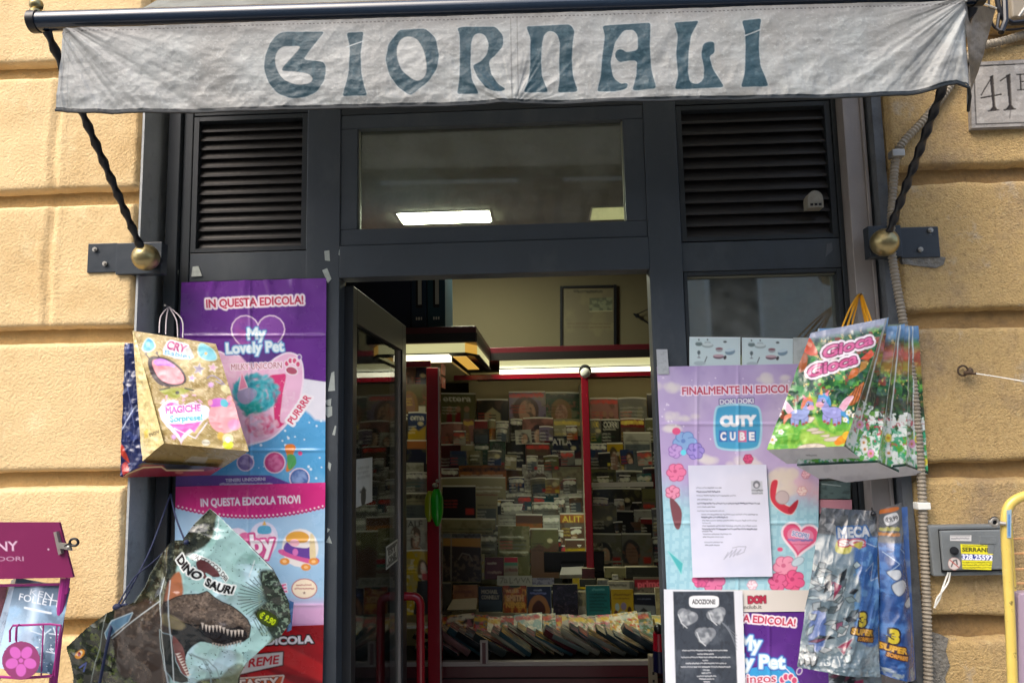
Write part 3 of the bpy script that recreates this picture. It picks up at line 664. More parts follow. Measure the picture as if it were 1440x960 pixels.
# --- pink and blue poster
t = thing('poster', 'pink and pale blue poster headed IN QUESTA EDICOLA TROVI below the purple poster', 'poster', tuple(P(350, 780, .085)))
S = Sheet([(247, 684), (457.5, 678), (455, 880), (244, 886)], base='#9cc2e0')
S.blot(70, '#b9d6ea', .45, .3, 3, .8)
S.mix(np.arange(len(S.X)), np.clip((S.Y-838)/20, 0, 1)*np.clip((S.X-300)/60, 0, 1), '#d9a3cf')
arc_ = [(x, 713+15*(1-((x-352)/106)**2)) for x in np.linspace(238, 466, 30)]
S.poly([(238, 670), (470, 670)]+arc_[::-1], '#d0307f'); S.blot(60, '#e04c96', .5, .2, 4, .7, where=S.inside([(238, 670), (470, 670)]+arc_[::-1]))
for i in range(38): x = 245+i*5.8; S.ell(x, 712+15*(1-((x-352)/106)**2), 2.2, 2.2, '#b32769'); S.ell(x, 710+15*(1-((x-352)/106)**2), 1.2, 1.2, '#f6e3ee')
S.text('IN QUESTA EDICOLA TROVI', (282, 706.5), (422, 701.5), 10.5, '#f4eef4', bold=.03)
S.heart(352, 770, 38, '#f0dceb', a=.85); S.heart(358, 768, 27, '#d9709f'); S.ell(371, 755, 20, 22, '#f0e0ee', a=.7)
S.text('Baby', (318, 768), (386, 762), 26, '#fbf3f8', out=[(3.2, '#cf5590')], bold=.03)
S.poly([(362, 745), (366, 739), (378, 739), (382, 745), (379, 750), (365, 750)], '#5fa9c9', True); S.poly([(369, 738), (372, 731), (375, 738)], '#e6b65a')
S.ell(422, 770, 26, 27, '#ece6e2')
S.poly([(397, 772), (446, 784), (440, 793), (396, 780)], '#d45f9a', True); S.poly([(403, 762), (412, 768), (432, 770), (441, 764), (440, 785), (401, 775)], '#6a4a9c', True); S.poly([(436, 752), (442, 756), (444, 788), (436, 786)], '#e2d0a4', True)
S.poly([(402, 755), (410, 748), (424, 747), (434, 753), (430, 762), (406, 762)], '#e2a648', True); S.ell(414, 763, 7, 5, '#f2b9c6'); S.ell(415, 776, 4, 5, '#d678b8')
for cx, cy in ((400, 789), (430, 797), (441, 789)): S.ell(cx, cy, 7, 5, '#e39445'); S.ell(cx, cy, 3, 2.2, '#f3c489')
S.ell(428, 827, 17, 13, '#f3e4cb', out=[(1.3, '#b85a5e')]); scribble(S, 417, 439, 822, 2, '#b0504e', 5); scribble(S, 415, 441, 827, 2, '#b0504e', 6); S.star(428, 833, 2.2, '#7a4038')
S.text('E', (397, 827), (403, 826), 11, '#cf3a80', out=[(1.2, '#f4e3ee')])
S.poly([(414, 848), (455, 848), (455, 877), (416, 877)], '#e0b4da', a=.6)
S.build('sheet', M['gloss'], .083, t, disp=wrinkle(S, .004, 60, 8, (('y', 760), ('x', 350), ('y', 850))))
# --- red poster
t = thing('poster', 'red poster with white EDICOLA lettering, lowest on the left pillar behind the dinosaur bag', 'poster', tuple(P(350, 930, .08)))
S = Sheet([(244, 886), (455, 878), (453, 985), (242, 985)], base='#a81620')
for p_, c_ in (([(300, 880), (400, 905), (457, 935), (457, 960), (380, 925)], '#d8282c'), ([(244, 900), (457, 960), (457, 990), (244, 950)], '#7d1018'), ([(360, 935), (457, 980), (440, 990), (340, 960)], '#c9242a'), ([(400, 878), (457, 878), (457, 905)], '#8a111b')): S.poly(p_, c_, soft=2, a=.8)
S.poly([(330, 940), (335, 922), (398, 916), (397, 934), (338, 947)], '#d6d3d2', out=[(2, '#5a1016')]); S.text('XTREME', (322, 935), (394, 926), 11.5, '#c4152a', bold=.03, shear=.25)
S.poly([(322, 955), (398, 950), (393, 966), (325, 972)], '#c8582c', out=[(2, '#e6d6c8')]); S.text('BEASTY', (326, 962), (392, 958), 12, '#f0dcd0', out=[(1.2, '#6a2410')], bold=.04)
S.text('IN QUESTA EDICOLA', (268, 905), (441, 898), 10, '#f2eef0', out=[(2, '#241418')], bold=.05)
S.build('sheet', M['gloss'], .078, t, disp=wrinkle(S, .003, 50, 12))
# ================================================================ posters right of the door
t = thing('poster', 'lavender poster headed FINALMENTE IN EDICOLA with a blue square badge, right of the door', 'poster', tuple(P(1040, 690, .085)))
S = Sheet([(923.5, 515.5), (1153, 511), (1150, 859), (939, 861)], base='#b9a5cf')
S.blot(70, '#cfc0dc', .45, .25, 1, .8); S.blot(30, '#a48fc2', .6, .2, 2, .5)
rs = np.clip((S.Y-665-12*np.sin(S.X/25))/45, 0, 1); S.mix(np.arange(len(S.X)), rs, '#9cc9d6')
S.mix(np.arange(len(S.X)), np.exp(-((S.Y-690-8*np.sin(S.X/14))/16)**2)*.75*np.clip((S.X-1080)/30, 0, 1), '#e6b6bd')
tl = ((np.mod(S.X*.95+S.Y*.05, 13) < 9)*(np.mod(S.Y*1.0-S.X*.05+np.floor(S.X/13)*4, 15) < 10)).astype(float); S.mix(np.arange(len(S.X)), rs*tl*.35, '#c2e4ea')
q = random.Random(5)
for cx, cy, w in ((940, 545, 16), (1090, 532, 20), (1100, 543, 14), (958, 585, 20), (1042, 650, 22), (1000, 645, 14), (945, 600, 8)):
    for k in range(7): S.ell(cx+q.uniform(-w, w), cy+q.uniform(-4, 4), q.uniform(5, 9), q.uniform(3, 6), '#e2dad8', a=.6, soft=2)
stars(S, 930, 1110, 520, 650, 26, 9, '#f3eaf6', (.5, 1.2))
S.text('FINALMENTE IN EDICOLA', (959, 549.5), (1122, 546), 10.5, '#c01f4c', out=[(1.8, '#f4e4f2')], bold=.025)
S.text('DOKI DOKI', (1012, 565), (1060, 563), 6.5, '#f4f2f8', out=[(1.4, '#6a5f9a')], bold=.03)
rr = smooth([(1008, 577), (1015, 572), (1037, 570), (1060, 572), (1067, 578), (1069, 600), (1067, 622), (1060, 629), (1038, 631), (1015, 629), (1008, 622), (1006, 600)])
S.poly(rr, '#4aa3cc', out=[(3, '#a7d5e6')])
S.text('CUTY', (1013, 592), (1063, 591), 13, '#f6f6f8', out=[(.9, '#e6eef6')], bold=.045)
for i, (ch, c_) in enumerate(zip('CUBE', ('#3f74b8', '#4a86c4', '#dd6f9a', '#3f74b8'))):
    S.poly([(1011+i*13.4, 605), (1023+i*13.4, 605), (1023+i*13.4, 621), (1011+i*13.4, 621)], c_); S.text(ch, (1013+i*13.4, 613), (1021+i*13.4, 613), 10.5, '#f8f6f6', bold=.05)
# soft generic toy shapes: blossoms, clouds, ribbons
def blossom(cx, cy, r, c1, c2, seed, k=6):
    for i in range(k): S.ell(cx+r*.62*math.cos(i*2*math.pi/k+seed), cy+r*.62*math.sin(i*2*math.pi/k+seed), r*.48, r*.42, c1, out=[(1.1, c2)])
    S.ell(cx, cy, r*.5, r*.5, c1); S.ell(cx-r*.15, cy-r*.15, r*.22, r*.2, c2, a=.8)
blossom(963, 622, 15, '#8fb4e0', '#5f7fc4', 1); blossom(978, 634, 11, '#a492d8', '#6a5ab0', 2); blossom(950, 634, 9, '#c9a4dc', '#8e68b8', .4); S.ell(951, 606, 6, 5, '#e85a8a'); S.ell(961, 636, 4, 4, '#6ee0f0')
blossom(951, 664, 12, '#ea7fa6', '#c04a78', 1); blossom(946, 692, 9, '#e898b4', '#b84a70', .5); S.poly([(942, 700), (958, 716), (956, 742), (948, 738)], '#7c4a50', True); blossom(1003, 817, 15, '#e27aa4', '#b8487a', 1); blossom(985, 815, 10, '#d95f90', '#b8487a', 0)
S.poly([(940, 775), (960, 792), (958, 806)], '#4fb4b8', out=[(1, '#8fd6d8')])
for k in range(16): S.ell(1108+q.uniform(-20, 22), 685+q.uniform(-22, 20), 9, 8, '#ddd0c2', a=.6, soft=2)
S.poly([(1085, 678), (1094, 676), (1092, 698), (1110, 712), (1122, 704), (1114, 722), (1098, 718), (1084, 702)], '#cf3a4c', True, out=[(1, '#f0d2c8')]); S.ell(1100, 699, 9, 9, '#c6b4b4', out=[(1, '#a48f92')]); S.poly([(1108, 715), (1122, 702), (1120, 714), (1112, 722)], '#b32a3c', True)
blossom(1052, 645, 6, '#e05a86', '#b03060', 1); blossom(1128, 690, 6, '#f2d9d2', '#d9a0a4', 1); blossom(1133, 667, 5, '#eec2cc', '#c88090', 1)
S.heart(1125, 756, 25, '#e3567f', rot=8, out=[(3, '#f5e2ea')]); S.heart(1125, 757, 19, '#e88aa8', rot=8)
S.text('SCOPRI', (1114, 749), (1137, 754), 6.5, '#3f66b0', out=[(1, '#f5eef6')], bold=.02); scribble(S, 1109, 1142, 759, 3, '#4f74b8', 4); scribble(S, 1113, 1136, 765, 1.6, '#d0507a', 6)
blossom(1104, 797, 15, '#ec9bb4', '#cc5a80', 1); blossom(1116, 816, 14, '#e65f8e', '#b83a68', 1.4); blossom(1094, 818, 12, '#e06a96', '#b83a68', .2); S.ell(1122, 789, 9, 5, '#c9dbe4', -30, out=[(1, '#8fa8b8')]); S.ell(1097, 772, 4, 3, '#e05a80'); blossom(1058, 822, 6, '#f3e2e8', '#d6a0b0', 1)
S.poly([(930, 829), (1160, 829), (1160, 870), (930, 870)], '#d9d3cb')
S.text('DOM', (1052, 843), (1077, 842), 9, '#b8304c', out=[(1, '#6a1a30')], bold=.06); S.text('nclub.it', (1046, 853), (1071, 852.5), 5, '#3a3434', bold=.02)
S.build('sheet', M['print'], .087, t, disp=wrinkle(S, .004, 55, 15, (('x', 1038), ('y', 596), ('y', 735), ('x', 980))))
# --- typed letter
t = thing('letter', 'white typed letter with a signature taped over the lavender poster', 'sheet of paper', tuple(P(1027, 730, .08)))
S = Sheet([(967.5, 654), (1077.5, 653), (1086.5, 810), (974, 811.5)], base='#dcdcec'); S.blot(50, '#cfd2e6', .5, .25, 2, .6)
yy = [(979.5, 1014, 685.5, 0), (980, 1012, 691, 1), (980, 1035, 696.5, 0), (981, 1001, 702, 0), (981, 1068, 707.5, 1), (981, 1005, 712.5, 0), (981, 1018, 718, 0), (987, 1065, 723, 0), (987, 1023, 727, 1), (988, 1064, 731.5, 0), (988, 999, 735, 0), (988, 1064, 739, 0), (988, 1064, 743.5, 1), (988, 1001, 746.5, 0), (989, 1028, 750.5, 0), (989, 1017, 754.5, 0), (991, 1016, 762, 0), (992, 1013, 766, 0)]
for i, (a_, b_, y_, k_) in enumerate(yy): scribble(S, a_, b_, y_, 1.5+.4*k_, '#5f6274', 40+i, .75+.2*k_)
S.poly([(1056, 676), (1072, 676), (1073, 695), (1057, 695)], '#c4c6d0'); S.ell(1064, 681, 4.5, 5, '#6d6f78', out=[(.8, '#8c8e98')]); S.ell(1064, 682, 2.6, 3, '#cfcfd6'); scribble(S, 1058, 1072, 689, 2.4, '#66686f', 3); scribble(S, 1058, 1072, 693, 1.6, '#66686f', 5)
sg = [(1018, 786), (1024, 776), (1020, 784), (1030, 773), (1026, 783), (1036, 771), (1031, 782), (1042, 772), (1036, 780), (1046, 776), (1049, 768), (1038, 768), (1030, 770)]
S.line(sg, .9, '#8f90a0', .8)
S.build('sheet', M['print'], .079, t, disp=wrinkle(S, .0022, 40, 19))
# --- adoption notice
t = thing('adoption_notice', 'white notice with dark photograph of cupped hands headed ADOZIONE at the door edge', 'notice', tuple(P(992, 900, .08)))
S = Sheet([(933.5, 828), (1044, 830), (1049, 985), (936, 985)], base='#dde0e6')
D = [(946.5, 831), (1032, 831), (1038, 990), (951, 990)]; S.poly(D, '#3a414b'); S.blot(18, '#59616b', .55, .2, 3, .6, where=S.inside(D)); S.blot(7, '#2a3038', .55, .2, 6, .6, where=S.inside(D), ax=2)
for cx, cy, r, ro in ((966, 868, 15, 20), (1008, 865, 14, -20), (992, 893, 15, 0)):
    S.heart(cx, cy, r, '#8b9096', rot=ro, a=.8); fur(S, cx, cy, r*.6, r*.6, ['#a4a9ae', '#6f757c', '#c3c7ca', '#5a6068'], int(cx), 60); S.line([(cx-r*.8, cy-r*.3), (cx-r*.5, cy+r*.5), (cx, cy+r*.95)], 1.4, '#d5d8da', .8)
for k in range(5): S.line([(1012+k*3, 872+k*2), (1036, 893+k*5)], 1.2, '#7d848c', .6)
S.poly(smooth([(969, 845), (972, 838), (990, 837), (1008, 838), (1011, 845), (1008, 853), (990, 854), (972, 853)]), '#eceef0'); S.text('ADOZIONE', (973, 845.5), (1006, 845.5), 6.2, '#16181c', bold=.04)
for i, (y_, w) in enumerate(((914, 32), (919, 11), (923.5, 34), (928, 4), (932, 28), (937, 35), (941.5, 4), (945.5, 6), (950, 13), (954, 10), (958, 4), (963, 8))): scribble(S, 992+i*.2-w, 992+i*.2+w, y_, 1.5, '#d3d6da', 60+i, .85)
S.build('sheet', M['print'], .081, t, disp=wrinkle(S, .002, 50, 25))
# --- second purple poster
t = thing('poster', 'purple and blue poster at the bottom right, half hidden by the adoption notice', 'poster', tuple(P(1105, 920, .09)))
S = Sheet([(1036, 860), (1165, 858), (1167, 985), (1036, 985)], base='#5a2f86'); S.blot(40, '#6f3f9c', .5, .2, 4, .6)
S.poly([(1030, 950), (1060, 938), (1100, 935), (1118, 945), (1122, 990), (1030, 990)], '#3f9fd8', True)
S.text('IN QUESTA EDICOLA!', (985, 863), (1119, 875), 10, '#c41f4e', out=[(2.2, '#fbeaf4')], bold=.035)
S.text('My', (1040, 902), (1071, 904), 19, '#eefafe', out=[(3, '#3f6fc0'), (1.4, '#a9d3ee')], bold=.03); S.text('Lovely Pet', (988, 928), (1104, 930), 18, '#eefafe', out=[(3, '#3f6fc0'), (1.4, '#a9d3ee')], bold=.03)
S.text('Flamingos', (1012, 955), (1091, 952), 12, '#c22c52', out=[(1.8, '#f6e4ee')], bold=.01)
for dx, dy in ((-8, -1), (-3, -5), (4, -5), (9, 0)): S.ell(1108+dx, 956+dy, 3.6, 4.4, '#d5537c', out=[(1.4, '#f3e7ef')])
S.line([(1103, 937), (1112, 946)], 1, '#f0e6f4'); S.ell(1124, 943, 3, 4.5, '#6a3f96', 25, out=[(1.1, '#e8e0f0')])
S.build('sheet', M['gloss'], .0895, t, disp=wrinkle(S, .0035, 50, 35, (('x', 1082),)))
# --- kitchenware leaflets behind the window bars
def kitchen(quad, lab, sd):
    q0 = np.array(quad, float); c = q0.mean(0)
    t = tag(None or bpy.data.objects.new('leaflet', None), lab, 'leaflet'); C.objects.link(t); t.location = P(c[0], c[1], .11)
    S = Sheet(quad, base='#cfe0e0', sp=.85); x0, y0 = quad[0]; k = (quad[1][0]-quad[0][0])/70
    def el(x, y, a, b, c_, r=0): S.ell(x0+x*k, y0+y, a*k, b, c_, r)
    for (x, y) in ((13, 10), (25, 10)):
        el(x, y, 5, 3, '#6f8280'); el(x, y-3, 4, 1, '#b9cccb'); el(x, y-6, 1, 1.2, '#39423f')
    el(25, 12, 8, 3.4, '#9fb0ae'); el(25, 10.5, 7, 2.4, '#cfdcda'); el(49, 7, 2.5, 1.5, '#4f5a58'); el(41, 18, 5, 3.2, '#a3a6a8'); el(41, 16.5, 5, 1.3, '#8b4f58')
    el(56, 21, 7, 4.5, '#7f9aa8', -10); el(56, 18.5, 7, 2.2, '#c9dce2', -10); el(40, 28, 7.5, 3, '#6f5560'); el(40, 26.5, 7.5, 1.8, '#c8aab0'); el(49, 29, 2, 3, '#42383c', 20)
    el(13, 22, 2.2, 3, '#5c6a6c'); S.line([(x0+13*k, y0+24), (x0+13*k, y0+28)], .8, '#5c6a6c'); el(13, 29, 2.2, .8, '#7a8688'); S.line([(x0+24*k, y0+28), (x0+20*k, y0+38)], 1.4, '#55605f'); el(14, 37, 8, 3, '#b3c4c6')
    for (a_, b_) in (((0, 0), (70, 0)),): S.line([(x0, y0+.5), (quad[1][0], quad[1][1]+.5)], 1, '#f4fafa')
    S.build('card', M['print'], .094, t, disp=wrinkle(S, .0008, 30, sd))
    MB().quadbox([P(x, y, .0945+.0005) for x, y in quad], Vector((0, .0015, 0))).obj('backing', M['white'], t)
kitchen([(969.5, 473.5), (1041, 474), (1041, 516), (969.5, 515)], 'pale leaflet of bowls and pans above the lavender poster, the left one', 51)
kitchen([(1043.5, 474.5), (1115, 476), (1115, 516), (1043.5, 516)], 'pale leaflet of bowls and pans above the lavender poster, beside the green bag', 52)
S = Sheet([(1115.5, 474.5), (1150, 475), (1150, 520), (1115.5, 520)], base='#c2c8c4'); S.blot(9, '#a4aaa4', .55, .2, 5, .5)
tag(S.build('leaflet', M['print'], .094), 'blank pale paper edge squeezed between the leaflet and the green gift bag', 'paper')
S = Sheet([(923, 491), (938.5, 491), (941, 526), (924.5, 526)], base='#b4b8ba'); S.blot(3, '#9da1a4', .55, .15, 5, .6); tag(S.build('tape_strip', M['print'], .0835), 'strip of grey translucent tape at the top corner of the lavender poster', 'tape')
# pages in the side window low right
S = Sheet([(1152, 702), (1198, 702.5), (1198, 722), (1152, 722)], base='#d694a0'); tag(S.build('pink_card', M['print'], .096), 'plain pink card on the window glass behind the silver bags', 'card')
S = Sheet([(1152, 676), (1196, 676), (1196, 701), (1152, 701)], base='#5f7472'); S.blot(9, '#3c4c4c', .5, .2, 3, .7, ay=3); S.line([(1156, 680), (1182, 683)], 1.4, '#a9b8b6'); tag(S.build('dark_leaflet', M['print'], .096), 'dull teal leaflet in the window just under the green gift bags', 'leaflet')
# ================================================================ bags
def panel(name, pts, Ys, m, parent, base='#888888', paint=None, sp=1.0, disp=None):
    S = Sheet(pts, base=base, sp=sp)
    if paint: paint(S)
    return S.build(name, m, Ys, parent, disp=(disp(S) if disp else None))
def cord(name, pts, r, m, parent, n=8):
    P3 = [Vector(p) for p in pts]; out = []
    for i in range(len(P3)-1):
        p0, p1, p2, p3 = P3[max(i-1, 0)], P3[i], P3[i+1], P3[min(i+2, len(P3)-1)]
        for k in range(6):
            t_ = k/6; out.append(.5*((2*p1)+(-p0+p2)*t_+(2*p0-5*p1+4*p2-p3)*t_*t_+(-p0+3*p1-3*p2+p3)*t_**3))
    out.append(P3[-1]); return MB().tube(out, r, n).obj(name, m, parent, sm=True)
# --- gold bag
ribbonw = mat('white_ribbon', '#c3b9bb', .5); t = thing('gift_bag', 'gold paper gift bag printed MAGICHE SORPRESE! hanging left of the purple poster', 'gift bag', tuple(P(265, 560, -.08)))
hook = P(237, 431, .075)
def gold(S):
    S.blot(3.2, '#8f7840', .5, .15, 3, .6); S.mix(np.arange(len(S.X)), (np.sin((S.X*.8-S.Y)*1.5) > .3)*.35, '#86703a'); S.blot(30, '#d6c48c', .5, .2, 4, .5); S.blot(2.2, '#ece0b4', .66, .1, 8, .5)
    S.poly(smooth([(201, 488), (207, 477), (213, 478), (218, 487), (212, 493), (204, 493)]), '#4fa5cf', out=[(1.6, '#b9d5d8')]); S.ell(208, 484, 3, 4, '#7fc8e6')
    S.poly(smooth([(282, 484), (290, 486), (300, 493), (304, 504), (294, 506), (284, 502), (279, 494)]), '#62b4c4', out=[(1.5, '#9ec8c4')]); S.ell(290, 497, 2, 2, '#d9a24c')
    S.poly(smooth([(232, 488), (240, 480), (262, 483), (272, 498), (272, 504), (250, 505), (232, 496)]), '#cfd0d4', a=.8)
    S.text('CRY', (236, 484), (263, 492), 11, '#a3196c', out=[(1.6, '#e6dcea')], bold=.05); S.text('Babies', (233, 495), (270, 502), 6, '#3d8cb8', out=[(1.2, '#d4e4ea')], bold=.02)
    # an insect-hooded round shape without a face, and a pink rounded one
    S.poly(smooth([(210, 505), (218, 501), (236, 504), (250, 512), (261, 524), (264, 535), (258, 541), (242, 544), (226, 541), (215, 530), (210, 517)]), '#33222a')
    S.poly(smooth([(216, 508), (226, 505), (238, 508), (251, 517), (260, 529), (258, 538), (244, 540), (229, 535), (219, 523)]), '#e79aa2'); S.poly(smooth([(218, 508), (228, 504), (240, 509), (248, 516), (234, 514), (222, 514)]), '#b67ad0')
    for a_, b_ in (((213, 507), (207, 499)), ((226, 503), (223, 498))): S.line([a_, b_], 1.5, '#2b2226'); S.ell(b_[0]-1, b_[1]-1.5, 2, 2, '#4a4030')
    S.poly([(226, 547), (270, 546), (262, 553), (250, 560), (240, 558)], '#8f9430', True); S.ell(251, 552, 3, 2.4, '#20221a'); S.line([(226, 548), (240, 545)], 2, '#26241c'); S.line([(262, 546), (274, 549)], 2, '#26241c')
    for cx, cy, r, c_ in ((281, 519, 8, '#a59aae'), (300, 517, 6, '#cfa3bc'), (272, 532, 5, '#c7a0c8')): S.star(cx, cy, r, c_, rot=10, out=[(1.1, '#dccfb4')])
    S.line(smooth([(293, 532), (300, 528), (312, 536), (322, 550), (312, 540), (300, 534)])[:24], 1.6, '#8f86a0'); S.ell(299, 540, 3.5, 3, '#b4a468', out=[(1, '#786a3c')]); S.ell(318, 547, 8, 5, '#cdc492', 30)
    S.heart(257, 589, 33, '#efdcee', rot=4, sy=1.02); S.heart(257, 587, 28, '#cf5fb2', rot=4); S.blot(5, '#e9b6de', .5, .1, 3, .7, where=S.inside([(225, 555), (290, 555), (290, 578), (225, 578)])*(np.hypot(S.X-257, S.Y-580) < 33))
    S.poly([(228, 573), (291, 570), (290, 590), (240, 596), (230, 584)], '#f1e3f1', True); S.text('MAGICHE', (234, 577), (284, 573), 9, '#b83aa0', out=[(1, '#f6eef8')], bold=.05); S.text('Sorprese!', (240, 589), (287, 586), 8, '#3ba0b4', out=[(1.2, '#e3f2f4')], bold=.05)
    S.line([(246, 602), (276, 616), (293, 594)], 1.4, '#f6e6f4'); S.poly([(262, 596), (285, 592), (275, 608)], '#e069b8')
    S.ell(317, 585, 22, 24, '#e79aa0', 12); S.ell(330, 597, 9, 8, '#ee8cc4', a=.6); S.poly(smooth([(296, 568), (304, 560), (318, 561), (324, 568), (312, 571), (300, 572)]), '#c05fbe'); S.poly([(312, 562), (321, 563), (320, 572), (312, 570)], '#48b0c0', True)
    S.ell(323, 561, 4, 5, '#e8909c'); S.ell(298, 566, 3, 4, '#e8909c')
    S.ell(311, 613, 5, 6, '#caa94a'); S.ell(321, 617, 8, 8, '#cfd0a0'); S.ell(321, 625, 8, 6, '#c9d42c'); S.ell(321, 618, 4, 4, '#e8efe4'); S.ell(337, 612, 4, 5, '#a49058')
    for cx, cy in ((245, 614), (298, 541)): S.star(cx, cy, 5, '#c99ad0', 8, k=.5)
    S.ell(290, 622, 6, 4.5, '#cfcbb8'); scribble(S, 286, 294, 622, 1.6, '#4c4638', 3)
wr = lambda a_, s_, e_=0: (lambda S: a_*(crease(S.X/26, S.Y/26, s_)-.5)+a_*(fbm(S.X/30, S.Y/30, s_+3, 3)-.47)+e_*np.sin(np.pi*S.u)*np.sin(np.pi*S.v))
panel('front_panel', [(188, 465), (304, 483.5), (350, 634), (230, 623)], [-.03, -.03, -.09, -.10], M['satin'], t, '#a28d58', gold, disp=wr(.006, 4, .008))
def gus(S): S.blot(8, '#efe3b8', .5, .2, 3, .6); S.blot(3, '#a08a50', .6, .15, 6, .5); S.poly([(203, 606), (209, 603), (210, 615), (204, 616)], '#cfb85a'); S.text('nov', (211, 611), (224, 605), 6, '#554a3a')
panel('gusset', [(186.5, 465), (188.5, 465), (230.5, 623), (199.5, 649)], [-.03, -.03, -.11, -.03], M['gloss'], t, '#d4c48c', gus, disp=lambda S: .012*(crease(S.X/16, S.Y/22, 6)-.5)*np.sin(np.pi*S.u))
panel('base_panel', [(230, 623), (350, 634), (313, 657.5), (199.5, 649)], [-.11, -.10, -.02, -.03], M['gloss'], t, '#a38c58', lambda S: (S.blot(4, '#8a7444', .5, .2, 3, .6), S.poly([(270, 641), (293, 643), (288, 652), (259, 649)], '#b4b0a4', a=.7)), disp=wr(.002, 9))
panel('back_panel', [(188, 466), (304, 484.5), (313, 657), (199.5, 648.5)], [-.022, -.022, -.017, -.027], M['gloss'], t, '#a38c58', sp=4)
for a_, b_ in (((224, 468), (236, 431)), ((257, 475), (240, 431))): cord('handle', [P(*a_, -.028), P((a_[0]+b_[0])/2-(4 if a_[0] < 230 else -7), (a_[1]+b_[1])/2-4, 0.0), hook], .0016, ribbonw, t)
for a_, b_ in (((233, 470), (237, 432)), ((250, 474), (238, 432))): cord('handle', [P(*a_, -.02), P((a_[0]+b_[0])/2-(1 if a_[0] < 240 else -4), (a_[1]+b_[1])/2-3, 0.01), hook], .0016, ribbonw, t)
MB().cyl(hook+Vector((0, -.02, 0)), hook+Vector((0, .03, 0)), .003, 8).obj('nail', M['steel'], t)
# --- navy bag behind
t = thing('gift_bag', 'navy blue shiny gift bag with red base tucked behind the gold bag', 'gift bag', tuple(P(190, 580, -.04)))
navy = lambda S: (S.blot(14, '#3b4a86', .62, .12, 3, .7), S.poly([(172, 655), (178, 650), (184, 672), (176, 674)], '#b03a34', True), S.poly([(168, 624), (175, 628), (181, 650), (172, 640)], '#b8402e', True), S.line([(170, 607), (192, 570)], 1.6, '#a9b2cc'), S.line([(180, 540), (190, 600)], 1, '#5a6494'))
panel('front_panel', [(176, 482), (204, 484), (206, 652), (170, 670)], [-.01, -.012, -.03, -.03], M['plastic'], t, '#1b2450', navy, disp=lambda S: .012*(crease(S.X/14, S.Y/26, 16)-.5))
def redb(S): S.poly([(160, 676), (202, 653), (230, 654), (234, 660), (288, 662), (320, 655), (320, 650), (200, 645)], '#20202a'); S.line([(171, 669), (202, 657), (227, 656), (234, 661), (286, 661)], 1.8, '#d9c79a'); S.ell(252, 664, 6, 2, '#c07a6a')
panel('base_panel', [(200, 650), (313, 657), (296, 668), (171, 671)], [-.045, -.045, .02, .0], M['plastic'], t, '#8c1a2c', redb, disp=wr(.002, 9))
panel('back_panel', [(177, 482), (270, 486), (296, 667), (171, 670)], [.02, .03, .03, .012], M['plastic'], t, '#1b2450', sp=4)
panel('gusset', [(175.5, 482), (177, 482), (173, 671), (170, 670)], [-.01, .02, .01, -.03], M['plastic'], t, '#2a3568', sp=2)
# --- dinosaur bag
t = thing('drawstring_bag', 'large shiny drawstring bag with a roaring dinosaur, hanging tilted at lower left', 'bag', tuple(P(260, 850, -.12)))
out_ = [(297, 713), (342, 752), (387, 797), (400, 822), (409, 845), (412, 872), (398, 892), (377, 905), (352, 928), (340, 950), (336, 990), (100, 990), (108, 950), (97, 907), (128, 880), (160, 857), (198, 842), (212, 822), (218, 805), (234, 775), (248, 758), (262, 757), (276, 735)]
S = Sheet([(92, 708), (414, 708), (414, 990), (92, 990)], base='#41463a', sp=.95)
S.blot(16, '#6f7360', .5, .12, 3, .8); S.blot(9, '#23281f', .5, .1, 7, .8); S.blot(6, '#7f8f50', .62, .08, 11, .6, where=(S.Y > 880)*1.); S.blot(4, '#9ba08c', .64, .08, 13, .6)
sk = [(310, 722), (345, 755), (392, 803), (400, 830), (360, 858), (390, 880), (385, 895), (360, 922), (330, 945), (285, 952), (278, 990), (250, 990), (248, 900), (240, 850), (262, 830), (258, 790), (300, 760)]
S.poly(sk, '#a9cbc9', True, soft=2); S.blot(30, '#c6e2ec', .45, .2, 5, .9, where=S.inside(sk, True)*(S.Y > 790)); S.blot(20, '#8db8b0', .5, .2, 8, .7, where=S.inside(sk, True)*(S.Y < 800)); S.blot(3, '#3f5a58', .72, .05, 31, .8, where=S.inside(sk, True))
S.poly([(247, 815), (262, 800), (268, 830), (258, 850), (246, 850)], '#b07a5c', True, soft=1.5)
S.poly([(200, 850), (240, 845), (250, 900), (240, 970), (200, 960)], '#55483f', True, soft=3)
rx = lambda pts: [(301+(200+a/5.333-305)*1.13, 876+(800+b/5.333-880)*1.13) for a, b in pts]
S.poly(rx([(-60, 340), (120, 280), (260, 300), (300, 250), (420, 380), (400, 560), (360, 640), (300, 720), (150, 640), (40, 760), (-40, 700)]), '#5b524b', True, soft=2)
S.blot(4, '#8a7c70', .52, .15, 17, .6, where=S.inside(rx([(-60, 340), (120, 280), (260, 300), (200, 640), (40, 760)]), True))
S.poly(rx([(400, 380), (560, 420), (640, 540), (520, 520), (430, 590), (400, 700), (330, 600), (340, 430)]), '#2e3436', True)
S.poly(rx([(300, 262), (360, 232), (420, 215), (500, 215), (550, 198), (585, 225), (640, 268), (700, 300), (760, 345), (800, 385), (822, 430), (812, 500), (780, 525), (700, 540), (640, 545), (600, 520), (560, 480), (520, 410), (450, 400), (380, 380), (320, 330)]), '#75695f', out=[(1.2, '#1f1c1a')])
hd = S.inside(rx([(300, 262), (420, 215), (550, 198), (640, 268), (760, 345), (822, 430), (812, 500), (700, 540), (560, 480), (450, 400), (320, 330)]))
S.blot(3, '#a39384', .5, .15, 21, .6, where=hd); S.blot(2, '#3c3531', .6, .1, 23, .6, where=hd, ax=.6); S.mix(np.arange(len(S.X)), hd*np.clip((S.Y-862-(S.X-300)*.25)/14, 0, .5), '#2e2a27')
